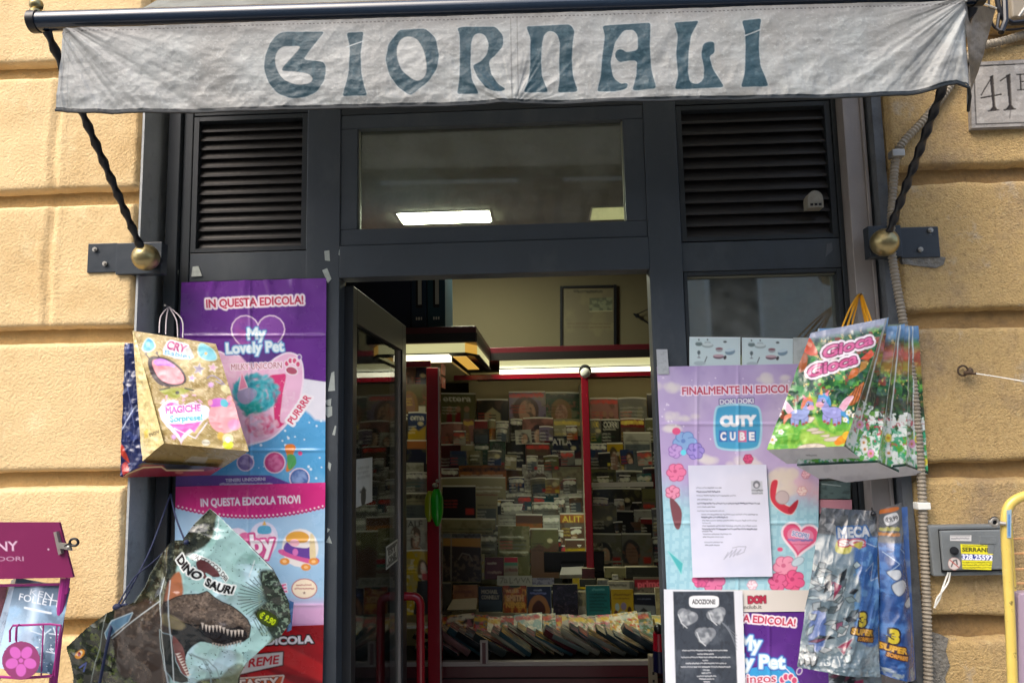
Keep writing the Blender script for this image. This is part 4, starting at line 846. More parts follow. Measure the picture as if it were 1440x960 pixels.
S.poly(rx([(520, 400), (600, 430), (700, 440), (760, 430), (800, 480), (790, 520), (700, 545), (620, 530), (550, 470)]), '#2a2424', True)
for i in range(12): 
    x, y = 530+i*22, 395+i*6+8*math.sin(i); S.poly(rx([(x-8, y), (x+9, y+2), (x+2, y+44)]), '#d8cfc4')
for i in range(10):
    x, y = 600+i*18, 545-abs(i-4)*4; S.poly(rx([(x-6, y-4), (x+6, y-4), (x-4, y+24)]), '#b5aca4')
S.poly(rx([(300, 330), (420, 400), (400, 440), (330, 430), (280, 380)]), '#8c8468', True, soft=1.5)
S.poly(rx([(262, 440), (330, 480), (340, 560), (350, 650), (385, 720), (430, 760), (430, 782), (390, 792), (330, 775), (290, 700), (262, 560)]), '#39423f', out=[(1.3, '#a8bcc0')])
S.poly(rx([(340, 480), (400, 560), (420, 660), (440, 740), (400, 730), (365, 660), (340, 570)]), '#8a5f5c', True)
for i in range(9):
    x, y = 350+i*9, 600+i*17; S.poly(rx([(x, y), (x+10, y+12), (x+34, y-6)]), '#e2dbd2')
for p_ in ([(440, 600), (530, 640), (570, 720), (572, 820)], [(470, 610), (560, 640), (610, 700), (630, 790)], [(455, 598), (545, 645), (580, 720)]): S.line(rx(p_), 1.7, '#8ea4a6', .8)
S.poly(rx([(500, 830), (600, 790), (700, 690), (780, 680), (800, 760), (700, 860), (560, 880)]), '#6c7460', True, soft=2, a=.8)
for k in range(16):
    a_ = 2.1+k*.16; S.line([(384, 838), (384+44*math.cos(a_), 838+34*math.sin(a_))], 1.2, '#3f4f4c', .8)
S.poly([(370, 800), (395, 805), (408, 845), (408, 880), (392, 898), (378, 880), (380, 850), (372, 825)], '#3a453c', True, soft=2.5); S.blot(3.5, '#93a896', .56, .08, 27, .7, where=S.inside([(365, 795), (410, 805), (412, 895), (370, 890)]))
for k in range(10): S.line([(372+k*3, 890-k*2), (360+k*2, 868-k*3)], 1.2, '#40524c', .7)
# second bag corner with the eye
S.poly([(90, 905), (160, 858), (170, 870), (140, 990), (90, 990)], '#2f3828', True); S.blot(6, '#6f7a44', .55, .1, 33, .7, where=(S.X < 150)*1.)
S.ell(119, 916, 9, 5, '#d99a2c', -38, out=[(1.4, '#5f4a20')]); S.ell(119, 915, 5, 3, '#e9dfc0', -38); S.ell(118, 916, 3, 3, '#9a3048'); S.line([(118, 935), (128, 928), (124, 940)], 2, '#5a6cb0')
S.poly([(158, 885), (168, 868), (198, 856), (192, 868), (176, 880), (160, 893)], '#6f93ac', out=[(1, '#cfe2ea')])
for p_ in ([(240, 808), (236, 830), (240, 860), (241, 900), (246, 950), (252, 985)], [(249, 812), (249, 850), (252, 900), (255, 985)], [(236, 840), (200, 866), (168, 892)], [(310, 728), (308, 755)], [(298, 714), (345, 756), (386, 798)], [(276, 735), (297, 713)], [(355, 808), (362, 786)]): S.line(p_, 1.4, '#dfeaec', .85)  # welded seams, and white lines painting highlights along the folds
for p_ in ([(160, 857), (150, 900), (132, 960)], [(200, 842), (212, 822), (218, 805), (234, 775)]): S.line(p_, 1.1, '#b9c6c4', .7)
S.text("L'ATTACCO DEI", (277, 779), (325, 812), 5.4, '#10181a', out=[(1.3, '#e6ecea')], arc=6, bold=.03)
S.poly(smooth([(284, 788), (293, 784), (308, 796), (316, 806), (308, 808), (296, 802), (300, 812), (290, 806)]), '#6f4648')
S.text('DINO', (259, 780), (291, 808), 10, '#0b1012', out=[(1.9, '#eef3f1')], bold=.06, arc=-3); S.text('SAURI', (297, 813), (335, 826), 10, '#0b1012', out=[(1.9, '#eef3f1')], bold=.06, arc=-3)
S.ell(379, 867, 16, 9.5, '#4b5a20', 32, out=[(.8, '#2c3514')]); S.text('\u20ac 9.90', (369, 861), (389, 873.5), 8, '#d8ee20', bold=.02)
S.c = (S.c*.78)**1.22
S.clip(out_)
cen = np.exp(-(((S.X-250)/130)**2+((S.Y-870)/120)**2))
dsp = .04*cen+.018*(crease(S.X/80+S.Y/160, S.Y/70-S.X/150, 61)-.5)+.0022*(crease(S.X/26, S.Y/30, 63)-.5)+.006*np.exp(-((S.X-244)/3.5)**2)
S.build('front_panel', M['foil'], -.1, t, disp=dsp)
bo = [P(x, y, -.045) for x, y in out_[::-1]]
cf = Vector((P(250, 860, -.045))); 
MB().quadbox([cf+(p-cf)*.97 for p in bo], Vector((0, .004, 0))).obj('back_panel', mat('bag_backing', '#3c4238', .4, coat=.4), t)
navyc = mat('navy_cord', '#1b2544', .7)
hk = P(240, 694, .07)
cord('drawstring', [hk, P(247, 726, -.02), P(259, 758, -.1)], .0022, navyc, t); cord('drawstring', [hk, P(214, 766, 0), P(190, 815, -.05), P(165, 860, -.11)], .0022, navyc, t)
cord('drawstring', [P(243, 764, -.1), P(215, 790, -.08), P(188, 813, -.06), P(166, 850, -.1), P(163, 858, -.11)], .002, navyc, t); cord('drawstring', [P(165, 853, -.11), P(178, 850, -.12), P(172, 860, -.12), P(162, 856, -.12), P(160, 866, -.12), P(152, 900, -.14), P(140, 960, -.14)], .0035, navyc, t)
MB().ball(P(262, 762, -.125), .006).obj('knot', navyc, t, sm=True); MB().ball(P(165, 853, -.125), .008, sx=1.4).obj('knot', navyc, t, sm=True)
S = Sheet([(402, 838), (413, 846), (410, 885), (403, 888)], base='#3f6fa8'); S.blot(6, '#8fb4d8', .5, .2, 3, .6); tag(S.build('toy_packet', M['plastic'], -.02, disp=.006*np.sin(S.u*3.14)), 'sliver of blue packet poking out beside the price oval of the dinosaur bag', 'packet')
def dim0(f, k):
    def g_(S): f(S); S.c = S.c*k
    return g_
# --- green gift bags
def meadow(seed, ox, oy, fl=True):
    def f(S):
        Xr, Yr = S.u, S.v
        S.c = lin('#2a5e34')*np.ones((len(S.X), 1)); S.blot(14, '#4a9a48', .5, .15, seed, .8); S.blot(8, '#7dbb4a', .6, .08, seed+2, .8); S.blot(7, '#123a28', .54, .08, seed+4, .9); S.blot(9, '#8a3c24', .66, .06, seed+6, .9); S.blot(5, '#d8c070', .7, .05, seed+8, .8)
        S.mix(np.arange(len(S.X)), np.clip((.1-Yr)/.06, 0, 1), '#9fa6ba'); S.mix(np.arange(len(S.X)), np.clip((Yr-.74-.03*np.sin(Xr*9))/.06, 0, 1)*.9, '#67b23e')
        return S
    return f
def gioca(S):
    meadow(3, 0, 0)(S); S.blot(10, '#9ed052', .52, .12, 9, .7, where=(S.v > .78)*1.); 
    fx = lambda pts: [(1070+a/6, 410+b/6) for a, b in pts]; fy = lambda pts: [(1070+a/6, 550+b/6) for a, b in pts]
    S.poly(fx([(360, 500), (385, 410), (420, 400), (475, 520), (420, 540)]), '#d0542c', True); S.poly(fx([(385, 420), (430, 440), (420, 470), (390, 450)]), '#e89a78', True); S.poly(fx([(350, 520), (390, 540), (380, 640), (330, 680), (320, 600)]), '#a0562a', True)
    S.poly(fx([(830, 570), (930, 485), (960, 530), (900, 580)]), '#d4583a'); S.poly(fx([(840, 590), (900, 580), (890, 640), (820, 690)]), '#b8843c'); S.poly(fx([(730, 740), (760, 660), (820, 645), (810, 700)]), '#c46a2c', True)
    S.poly(fx([(700, 920), (870, 760), (830, 900), (760, 960)]), '#c8743a', True)
    for k in range(4): S.line(fx([(730+k*30, 950), (800+k*20, 800)]), 1.8, '#8a4a28')
    S.poly(fy([(380, 60), (460, 60), (470, 130), (420, 250), (540, 330), (700, 400), (690, 460), (400, 470), (330, 360), (480, 310)]), '#a8cc58', True, soft=2)
    for p_ in ([(380, 330), (430, 312), (480, 318), (440, 335)], [(420, 348), (480, 335), (530, 345), (460, 358)], [(500, 375), (570, 365), (560, 385)], [(540, 400), (680, 378), (690, 410), (560, 420)], [(310, 480), (370, 450), (480, 442), (545, 462), (520, 485), (400, 488)], [(370, 250), (400, 220), (440, 225), (410, 262)]): S.poly(fy(p_), '#ded0bc', True, out=[(.8, '#a89a80')])
    # two little winged horses
    def pony(cx, cy, k, fl, mane, body='#9aa6d6'):
        g = lambda pts: [(cx+fl*a*k, cy+b*k) for a, b in pts]
        S.poly(g([(-14, -2), (-22, -14), (-26, -20), (-17, -18), (-8, -6)]), '#f0b4c8', True, out=[(.8, '#fbe6ee')])
        for lx, ly in ((-8, 10), (-3, 12), (6, 10), (10, 8)): S.poly(g([(lx-2, 2), (lx+2.5, 2), (lx+3, ly), (lx+1, ly+4), (lx-2, ly+3)]), body, True, out=[(.5, '#5f5a8a')]); S.ell(cx+fl*(lx+.5)*k, cy+(ly+3)*k, 2*k, 1.8*k, '#a8584a')
        S.ell(cx, cy, 12*k, 7*k, body, 0, out=[(.5, '#5f5a8a')]); S.poly(g([(4, -4), (10, -14), (15, -6), (10, 3)]), body, True); S.ell(cx+fl*12*k, cy-14*k, 8.5*k, 7*k, body, out=[(.5, '#5f5a8a')]); S.ell(cx+fl*17*k, cy-10*k, 5*k, 3.6*k, '#e3a4b4')
        S.poly(g([(4, -16), (8, -24), (17, -23), (19, -18), (12, -19), (8, -12), (3, -8)]), mane, True); S.poly(g([(7, -20), (5, -28), (11, -23)]), '#e88aa0'); S.poly(g([(13, -22), (15, -32), (17, -22)]), '#e0b04c'); S.ell(cx+fl*13*k, cy-14*k, 1.8*k, 2.3*k, '#1d2238'); S.ell(cx+fl*12.4*k, cy-14.8*k, .7*k, .8*k, '#ffffff')
        S.poly(g([(-11, -2), (-19, 2), (-20, 14), (-15, 6), (-10, 3)]), mane, True)
    pony(1122, 583, 1.0, 1, '#e88a6a'); pony(1170, 580, 1.12, -1, '#4f9cd0', '#a0a0d8')
    q = random.Random(9)
    for cx, cy, r, c_ in ((1086, 618, 5, '#f4eee6'), (1098, 607, 3, '#f2efe2'), (1095, 582, 3, '#f3f0ea'), (1193, 580, 3.5, '#f2efe2'), (1201, 584, 3, '#f2efe2'), (1188, 590, 3, '#e9e6da'), (1205, 595, 3, '#e7b6cc')):
        for i in range(5): S.ell(cx+r*.8*math.cos(i*1.257), cy+r*.8*math.sin(i*1.257), r*.55, r*.5, c_)
        S.ell(cx, cy, r*.35, r*.35, '#e8c040')
    S.ell(1184, 618, 9, 6, '#eaa02c', -25); S.ell(1191, 612, 7, 6, '#f2c23c'); S.ell(1178, 622, 5, 4, '#e88c24')
    for tx_, a_, b_ in (('Gioca', (1156, 497), (1226, 476)), ('Gioca', (1135, 524), (1203, 503))): S.text(tx_, a_, b_, 14, '#d9689c', out=[(4.4, '#f4e6ee'), (1.5, '#7a2450')], bold=.03, shear=.25)
def flowers(seed):
    def f(S):
        meadow(seed, 0, 0)(S); n = len(S.X)
        S.mix(np.arange(n), np.clip((.12-S.v)/.05, 0, 1)*.8, '#5f96c8'); S.mix(np.arange(n), np.exp(-((S.v-.2)/.06)**2)*.7, '#d2645c'); S.mix(np.arange(n), np.exp(-((S.v-.3)/.05)**2)*.6, '#c08a3a')
        S.mix(np.arange(n), np.exp(-((S.v-.55)/.07)**2)*.8, '#39302c')
        S.blot(7, '#e6ece6', .44, .08, seed+7, 1, where=(S.v > .62)*1.); S.blot(4, '#35a578', .55, .1, seed+8, .9, where=(S.v > .72)*1.); S.blot(5, '#c8405c', .62, .08, seed+9, .9, where=(S.v > .66)*(S.v < .85)*1.)
        S.poly([(S.q[0][0], S.q[0][1]), (S.q[0][0]+1.6, S.q[0][1]), (S.q[3][0]+1.6, S.q[3][1]), (S.q[3][0], S.q[3][1])], '#dfe8e0'); mt, mb_ = (S.q[0]+S.q[1])/2, (S.q[2]+S.q[3])/2; S.line([tuple(mt), tuple(mb_)], 1.8, '#dde6e2'); S.mix(np.arange(n), np.clip((S.v-.975)/.01, 0, 1), '#0c3424')
        q = random.Random(seed); x0, x1 = S.X.min(), S.X.max(); y0, y1 = S.Y.min(), S.Y.max()
        for i in range(3):
            cx = q.uniform(x0+(x1-x0)*.35, x1-4); cy = y0+(y1-y0)*q.uniform(.74, .93); S.ell(cx, cy, 5, 6, q.choice(['#e8d84a', '#e69ac0', '#f0ece4'])); S.ell(cx, cy, 2, 2, '#c88a2c')
        return S
    return f
orange = mat('orange_ribbon', '#d99a1c', .55)
hk2 = P(1209, 414, .04)
MB().cyl(hk2+Vector((0, -.02, 0)), hk2+Vector((0, .03, 0)), .003, 8).obj('hook', M['steel'])['kind'] = 'structure'
greensp = [('glossy green gift bag lettered Gioca Gioca with two small winged horses, front one of three', [(1140, 468), (1246, 447), (1187, 627), (1078, 632)], [-.10, -.11, -.16, -.15], [(1250, 446), (1216, 649)], [-.085, -.095], [(1107, 652)], -.09, 3),
           ('glossy green gift bag with flowers on its side, the middle one of three', [(1150, 462), (1262, 458), (1234, 650), (1120, 655)], [-.055, -.06, -.11, -.11], [(1272, 455), (1264, 664)], [-.04, -.05], [(1152, 673)], -.045, 13),
           ('glossy green gift bag with flowers, rearmost of the three against the conduit', [(1160, 462), (1278, 458), (1274, 655), (1150, 668)], [-.03, -.035, -.055, -.055], [(1291, 458), (1305, 666)], [-.02, -.01], [(1190, 678)], -.01, 23)]
for i, (lab, fq, fy_, gq, gy, bq, by_, sd) in enumerate(greensp):
    t = thing('gift_bag', lab, 'gift bag', tuple(P(*np.mean(fq, 0), fy_[0])), group='green gift bags on one hook')
    panel('front_panel', fq, fy_, M['plastic'], t, '#3c7a40', dim0(gioca if i == 0 else flowers(sd+40), .8), disp=wr(.006, sd, .008), sp=.9 if i == 0 else 1.3)
    (gtx, gty), (gbx, gby) = gq
    panel('gusset', [fq[1], gq[0], gq[1], fq[2]], [fy_[1], gy[0], gy[1], fy_[2]], M['plastic'], t, '#3c7a40', dim0(flowers(sd), .8), disp=lambda S: -.014*np.sin(np.pi*S.u)*(.4+.6*S.v)+.007*(crease(S.X/9, S.Y/30, 6)-.5))
    panel('base_panel', [fq[3], fq[2], gq[1], bq[0]], [fy_[3], fy_[2], gy[1], by_], M['print'], t, '#dcdce0', lambda S: (S.blot(14, '#c4c4ca', .5, .2, 4, .6), scribble(S, 1134, 1148, 640, 2, '#84848c', 4)), disp=wr(.002, 3))
    panel('back_panel', [fq[0], gq[0], gq[1], bq[0]], [fy_[0]+.012, gy[0]+.003, gy[1]+.003, by_], M['print'], t, '#7c8a7c', sp=4)
    o_ = i*.012
    if i < 2:
        cord('handle', [P(1184+i*8, 461, -.075+o_*2), P(1197+i*3, 430, -.01+o_), hk2+Vector((0, -.004+o_*.4, 0)), P(1217-i*2, 428, -.01+o_), P(1227-i*4, 456, -.075+o_*2)], .0022, orange, t)
        cord('handle', [P(1190+i*7, 462, -.06+o_*2), P(1201+i*3, 432, 0.0+o_), hk2+Vector((.002, .002+o_*.4, .001)), P(1213-i, 430, 0.0+o_), P(1222-i*4, 458, -.06+o_*2)], .0022, orange, t)
S = Sheet([(1160, 676), (1232, 668), (1300, 662), (1236, 680)], base='#c9c6c2'); S.blot(10, '#a9a69e', .5, .2, 5, .6)
# --- silver and blue packets
def mech(S, pal, seed, x0, x1, y0, y1, n=40):
    n = n*2//3
    q = random.Random(seed)
    for i in range(n):
        cx, cy = q.uniform(x0, x1), q.uniform(y0, y1); a = q.uniform(-1.2, .2); l = q.uniform(9, 24); w = q.uniform(4, 11)
        ux, uy = math.cos(a), math.sin(a)
        S.poly([(cx-ux*l/2, cy-uy*l/2), (cx-ux*l*.1-uy*w/2, cy-uy*l*.1+ux*w/2), (cx+ux*l/2, cy+uy*l/2), (cx+uy*w/2, cy-ux*w/2)], q.choice(pal), out=[(.9, '#2a3238')])
def superb(S, cx, cy, k=1):
    S.text('3', (cx-6*k, cy), (cx+6*k, cy+1), 17*k, '#e8d23c', out=[(2.4, '#2a2430')], bold=.07)
    S.text('SUPER', (cx-17*k, cy+15*k), (cx+18*k, cy+21*k), 7.5*k, '#f0b83c', out=[(1.8, '#43202a')], bold=.06); S.text('SORPRESE', (cx-8*k, cy+26*k), (cx+18*k, cy+31*k), 5*k, '#f0a83c', out=[(1.6, '#43202a')], bold=.05)
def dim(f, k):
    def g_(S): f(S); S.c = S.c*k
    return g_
def blue1(S):
    n = len(S.X); S.c = lin('#7f97a4')*np.ones((n, 1)); S.blot(14, '#a9bcc4', .5, .15, 3, .8)
    S.poly([(1200, 765), (1225, 750), (1240, 740), (1247, 750), (1244, 840), (1238, 900), (1215, 905), (1195, 880), (1205, 830), (1196, 790)], '#3f72bc', True, soft=2); S.blot(10, '#6fa8e0', .5, .12, 6, .8, where=(S.X > 1195)*(S.Y > 755)*(S.Y < 905)*1.)
    S.poly([(1140, 860), (1156, 858), (1154, 905), (1136, 908)], '#6f8cd0', True, soft=1.5)
    mech(S, ['#dfe6e8', '#5a6a70', '#b3c0c4', '#8fa4a8', '#262e34', '#9a5a78', '#cfe4e8'], 4, 1132, 1205, 790, 925, 75)
    S.poly([(1172, 905), (1193, 892), (1180, 915)], '#b84a6a', out=[(1, '#d8dde0')]); S.poly([(1168, 815), (1178, 820), (1166, 840)], '#a83a5e')
    for x in (1122, 1129, 1136): S.poly([(x, 918), (x+6, 914), (x+8, 928), (x+2, 933)], '#e8ecec', out=[(1.4, '#1c2226')])
    S.line([(1203, 770), (1215, 762), (1230, 768), (1246, 760)], 1.1, '#cfe2f8'); S.line([(1212, 800), (1226, 790), (1222, 815), (1238, 810)], 1, '#cfe2f8')
    S.mix(np.arange(n), np.clip((752-(S.Y-(S.X-1160)*.05))/3, 0, 1), '#65696c'); S.blot(8, '#8b9092', .55, .1, 8, .7, where=(S.Y < 752)*1.)
    S.poly([(1158, 738), (1172, 737), (1182, 757)], '#a9aeb0', True); S.poly([(1222, 738), (1235, 737), (1222, 750)], '#a9aeb0', True)
    S.text('MECA', (1176, 748), (1222, 746), 13, '#eef2f6', out=[(2.2, '#2b6db0')], bold=.05); S.poly([(1176, 758), (1194, 758), (1190, 775), (1172, 774)], '#e2dc62', True); S.text('SQ', (1177, 762), (1213, 761), 7, '#f4e8e8', out=[(2, '#c8304a')], bold=.05); S.poly([(1196, 764), (1210, 760), (1206, 770)], '#e2d040', True)
    S.text('A', (1204, 726), (1216, 726), 10, '#aab0b0'); superb(S, 1208, 867)
    S.blot(9, '#c9d6d8', .6, .08, 41, .6, where=(S.Y > 905)*1.)
def blue2(S):
    n = len(S.X); S.c = lin('#2f5aa0')*np.ones((n, 1)); S.blot(16, '#5a8ed4', .48, .15, 13, .9); S.blot(7, '#1f3f80', .6, .12, 15, .8)
    S.mix(np.arange(n), np.clip((764-S.Y)/3, 0, 1), '#6a6c6f')
    for p_ in ([(1243, 802), (1256, 798), (1260, 806), (1252, 812)], [(1248, 820), (1262, 812), (1270, 822), (1256, 834)], [(1266, 845), (1280, 838), (1284, 846), (1272, 852)], [(1276, 812), (1287, 808), (1286, 822)]): S.poly(p_, '#d4dce4', True, out=[(1, '#3a4a68')])
    S.line([(1240, 775), (1258, 790), (1246, 800)], 1, '#b8d4f4'); S.line([(1262, 770), (1280, 785), (1286, 792)], 1, '#b8d4f4')
    S.poly([(1235, 717), (1260, 712), (1260, 717), (1236, 722)], '#d87a34', True)
    S.poly(smooth([(1243, 726), (1258, 720), (1262, 728), (1258, 734), (1246, 738)]), '#eef0f2'); S.text('\u20ac9,99', (1244, 731), (1261, 727), 6.2, '#20242c', bold=.03)
    scribble(S, 1239, 1262, 743, 4.5, '#c9c46a', 5, 1); scribble(S, 1236, 1263, 750.5, 4, '#dc9038', 7, 1)
    superb(S, 1251, 890); S.blot(9, '#9fb0b8', .5, .1, 44, .9, where=(S.Y > 936)*1.)
t = thing('toy_packet', 'clear packet with MECA header and blue lightning, left of the two hanging by the conduit', 'toy packet', tuple(P(1190, 830, -.08)), group='surprise packets on the right pillar')
pk = lambda a_, s_: (lambda S: .025*np.sin(np.pi*S.u)*np.clip(S.v*3, 0, 1)+a_*.9*(crease(S.X/34+S.Y/120, S.Y/95, s_)-.5)+a_*.1*(crease(S.X/15, S.Y/26, s_+3)-.5)+a_*.5*(crease(S.X/20, S.Y/18, s_+6)-.5)*np.clip((S.v-.8)/.15, 0, 1))
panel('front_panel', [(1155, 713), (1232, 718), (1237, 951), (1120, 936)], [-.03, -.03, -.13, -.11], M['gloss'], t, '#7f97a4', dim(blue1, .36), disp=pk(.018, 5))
panel('back_panel', [(1155.5, 713.5), (1231.5, 718.5), (1236, 950), (1121, 935.5)], [-.026, -.026, -.085, -.075], M['plastic'], t, '#7f8a90', sp=4)
t = thing('toy_packet', 'blue packet with a white price tag reading 9,99, nearest to the conduit', 'toy packet', tuple(P(1265, 830, -.05)), group='surprise packets on the right pillar')
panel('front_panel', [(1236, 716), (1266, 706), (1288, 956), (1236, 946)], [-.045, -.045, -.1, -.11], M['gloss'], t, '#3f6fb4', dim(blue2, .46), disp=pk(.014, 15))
panel('back_panel', [(1236.5, 716.5), (1276, 712), (1288, 955), (1237, 945)], [-.04, -.03, -.06, -.07], M['plastic'], t, '#3c5a90', lambda S: S.blot(12, '#6a7a90', .5, .2, 3, .7), sp=2)
MB().ball(P(1228, 722, -.05), .006).cyl(P(1228, 722, -.05), P(1226, 714, .05), .002, 6).obj('hanger', M['iron'], t, sm=True)
t = thing('toy_packet', 'lowest silver packet with black stripes under the MECA packet', 'toy packet', tuple(P(1190, 950, 0)), group='surprise packets on the right pillar')
def lowp(S):
    S.blot(10, '#5c666c', .5, .1, 3, .8); mech(S, ['#dfe6e8', '#3a4248', '#262e34', '#8a4a5e'], 8, 1168, 1200, 930, 960, 14); S.poly([(1196, 952), (1208, 950), (1208, 975), (1196, 975)], '#cc3a74')
panel('front_panel', [(1165, 925), (1238, 930), (1240, 985), (1166, 985)], [-.02, -.02, -.05, -.05], M['plastic'], t, '#9aa4a8', dim(lowp, .7), disp=pk(.008, 25))
panel('back_panel', [(1165, 925), (1238, 930), (1240, 985), (1166, 985)], [-.015, -.015, -.02, -.02], M['plastic'], t, '#9aa4a8', sp=5)
# ================================================================ left: book stand
t = thing('book_stand', 'maroon wire book stand with a sign ending in NY and a pink flower disc', 'display stand', tuple(P(50, 850, -.35)))
YR = -.35; mar = mat('maroon_enamel', '#7a2050', .4, coat=.2, var=.12, vscale=20); wire = mat('purple_wire', '#9a2c78', .4, coat=.2, var=.15, vscale=30, dirt=('#c8a0bc', .6, 80, .66, .72))
S = Sheet([(-60, 734), (83, 734), (103, 811.5), (-60, 815)], base='#76214f'); S.blot(50, '#842a58', .5, .3, 3, .5)
S.text('ANY', (-20, 769), (25, 767), 13, '#d4b2c8', bold=.012); S.text('MONDADORI', (-62, 786), (33, 785), 6, '#c49cb6', bold=-.005); S.ell(68, 772, 1.3, 1.3, '#c4a0b4')
S.build('sign_board', mat('sign_print', rough=.35, attr=True, coat=.3), [YR-.01]*4, t)
MB().quadbox([P(x, y, YR-.007) for x, y in [(-60, 734), (83, 734), (103, 811.5), (-60, 815)]], Vector((0, .006, 0))).obj('sign_back', mar, t)
for (a_, b_, r_) in (((91, 812), (88, 835), .008), ((88, 835), (72, 985), .008), ((96, 812), (93, 834), .004)): MB().cyl(P(*a_, YR+.01), P(*b_, YR+.01), r_, 10).obj('post', wire, t)
def wr_(pts, r=.002, y=YR-.03, nm='wire'): MB().tube([P(x, z, y) for x, z in pts], r, 6).obj(nm, wire, t)
wr_([(-20, 823), (85, 821), (95, 812)], .003, YR+.01); wr_([(14, 902), (14, 886), (18, 879), (70, 877), (86, 879)], .0022); wr_([(22, 900), (23, 882), (27, 877)], .0018, YR-.035)
for x in (24, 61, 80): wr_([(x, 878), (x-3, 950)], .0016)
wr_([(0, 951), (30, 953), (74, 950)], .0028); wr_([(74, 950), (86, 880)], .002); wr_([(-20, 940), (0, 951), (-10, 985)], .0025)
S = Sheet([(2, 900), (56, 900), (56, 956), (2, 956)], base='#8b3a6a'); c_ = (29.5, 928)
for i in range(5):
    a = -math.pi/2+i*2*math.pi/5+math.pi; px_, py_ = c_[0]+13.5*math.cos(a), c_[1]+13.5*math.sin(a); S.ell(px_, py_, 9, 7.2, '#c862b4', math.degrees(a))
S.ell(*c_, 4.4, 4.4, '#8b3a6a'); S.ell(*c_, 3.3, 3.3, '#c862b4'); S.clip([(c_[0]+27*math.cos(k*.1745), c_[1]+27*math.sin(k*.1745)) for k in range(36)]); S.build('flower_disc', M['print'], YR-.055, t)
MB().cyl(P(*c_, YR-.0535), P(*c_, YR-.0535)+Vector((0, .003, 0)), .0345, 30).obj('disc_back', mar, t)
t = thing('bulldog_clip', 'silver and black bulldog clip gripping the right edge of the maroon sign', 'clip', tuple(P(88, 763, YR-.015)))
MB().quadbox([P(75, 748, YR-.014), P(79, 747, YR-.02), P(86, 778, YR-.02), P(82, 780, YR-.014)], Vector((0, .012, 0))).obj('jaw', M['steel'], t)
MB().quadbox([P(80, 762, YR-.021), P(97, 765, YR-.024), P(100, 774, YR-.024), P(82, 770, YR-.021)], Vector((0, .006, 0))).ball(P(97, 769, YR-.022), .005).obj('lever', M['steel'], t)
MB().tube([P(104+6*math.cos(a)-((2*math.cos(a)) if False else 0), 762+5*math.sin(a), YR-.026) for a in np.linspace(0, 2*math.pi, 16, endpoint=False)], .0026, 8, closed=True).cyl(P(99, 763, YR-.026), P(90, 768, YR-.02), .002, 6).obj('loop', M['iron'], t, sm=True)
# books on the stand
t = thing('book', 'large grey and blue hardback with white capitals tilted in the maroon stand', 'book', tuple(P(50, 880, YR)))
S = Sheet([(23, 811), (99, 826), (74, 947), (-6, 938)], base='#5f7386', sp=.85)
S.mix(np.arange(len(S.X)), np.clip((S.Y-840)/50, 0, 1)*np.clip((70-S.X)/40, 0, 1), '#a9c4da'); S.blot(22, '#8fb0cc', .5, .2, 5, .7, where=(S.Y > 850)*1.); S.blot(12, '#3c5268', .55, .15, 9, .8, where=(S.X > 45)*(S.Y > 880)*1.)
S.poly([(48, 818), (58, 820), (50, 880), (35, 940), (22, 930), (40, 880)], '#c9dcec', True, soft=5, a=.75)
S.text('KEN', (44, 831), (75, 838), 8.5, '#e3e8ee', bold=-.01); S.text('FOLLETT', (28, 838), (85, 849), 9.5, '#e9edf2', bold=-.01); [S.line([(36+i*4.2, 853.5+i*.9), (38.6+i*4.2, 854+i*.9)], 3, '#d3dbe2', .8) for i in range(9)]
for p_ in ([(45, 886), (62, 892), (72, 884)], [(58, 880), (64, 890), (62, 905)], [(76, 882), (80, 896)], [(70, 890), (86, 892)], [(60, 910), (58, 935)], [(66, 915), (78, 918)]): S.line(p_, 1.6, '#dce8f0', .8)
S.blot(3, '#dfeaf2', .7, .05, 55, .9, where=(S.X > 50)*(S.Y > 895)*1.)
S.build('cover', M['gloss'], [YR+.02, YR+.02, YR-.03, YR-.03], t, disp=.003*np.sin(np.pi*S.u))
panel('spine', [(16, 815), (23, 811), (-6, 938), (-18, 930)], [YR+.045, YR+.02, YR-.03, YR], M['gloss'], t, '#8fa6ba', lambda S: S.blot(14, '#5f7386', .5, .2, 4, .7))
MB().quadbox([P(24, 812.5, YR+.023), P(98, 827, YR+.023), P(73, 946, YR-.027), P(-4, 938, YR-.027)], Vector((-.016, .018, 0))).obj('pages', M['pages'], t)
t = thing('book', 'dark brown book edge at the far left behind the grey hardback', 'book', tuple(P(0, 860, YR)))
panel('cover', [(-40, 822), (11, 824), (-4, 905), (-60, 900)], [YR+.05]*2+[YR+.02]*2, M['gloss'], t, '#5c3038', lambda S: S.blot(10, '#7a4450', .5, .2, 4, .7)); MB().quadbox([P(-40, 823, YR+.053), P(10.5, 825, YR+.053), P(-4, 904, YR+.023), P(-59, 900, YR+.023)], Vector((0, .02, 0))).obj('pages', M['pages'], t)
# ================================================================ right side fittings
cp = [(1450, 46), (1410, 58), (1380, 66), (1355, 88), (1330, 130), (1300, 168), (1272, 198), (1261, 218), (1257, 250), (1254, 300), (1253, 345), (1260, 395), (1268, 440), (1276, 490), (1284, 540), (1290, 600), (1296, 680), (1299, 760), (1303, 850), (1306, 985)]
pts = []
for i in range(len(cp)-1):
    p0, p1, p2, p3 = [np.array(cp[j], float) for j in (max(i-1, 0), i, i+1, min(i+2, len(cp)-1))]
    n = max(2, int(np.linalg.norm(p2-p1)/1.5))
    for k in range(n):
        t_ = k/n; q_ = .5*((2*p1)+(-p0+p2)*t_+(2*p0-5*p1+4*p2-p3)*t_**2+(-p0+3*p1-3*p2+p3)*t_**3); pts.append(P(q_[0], q_[1], -.013))
t = thing('conduit', 'ribbed grey flexible conduit running down the wall right of the shopfront', 'conduit', tuple(pts[len(pts)//2]))
acc = 0; rad = []
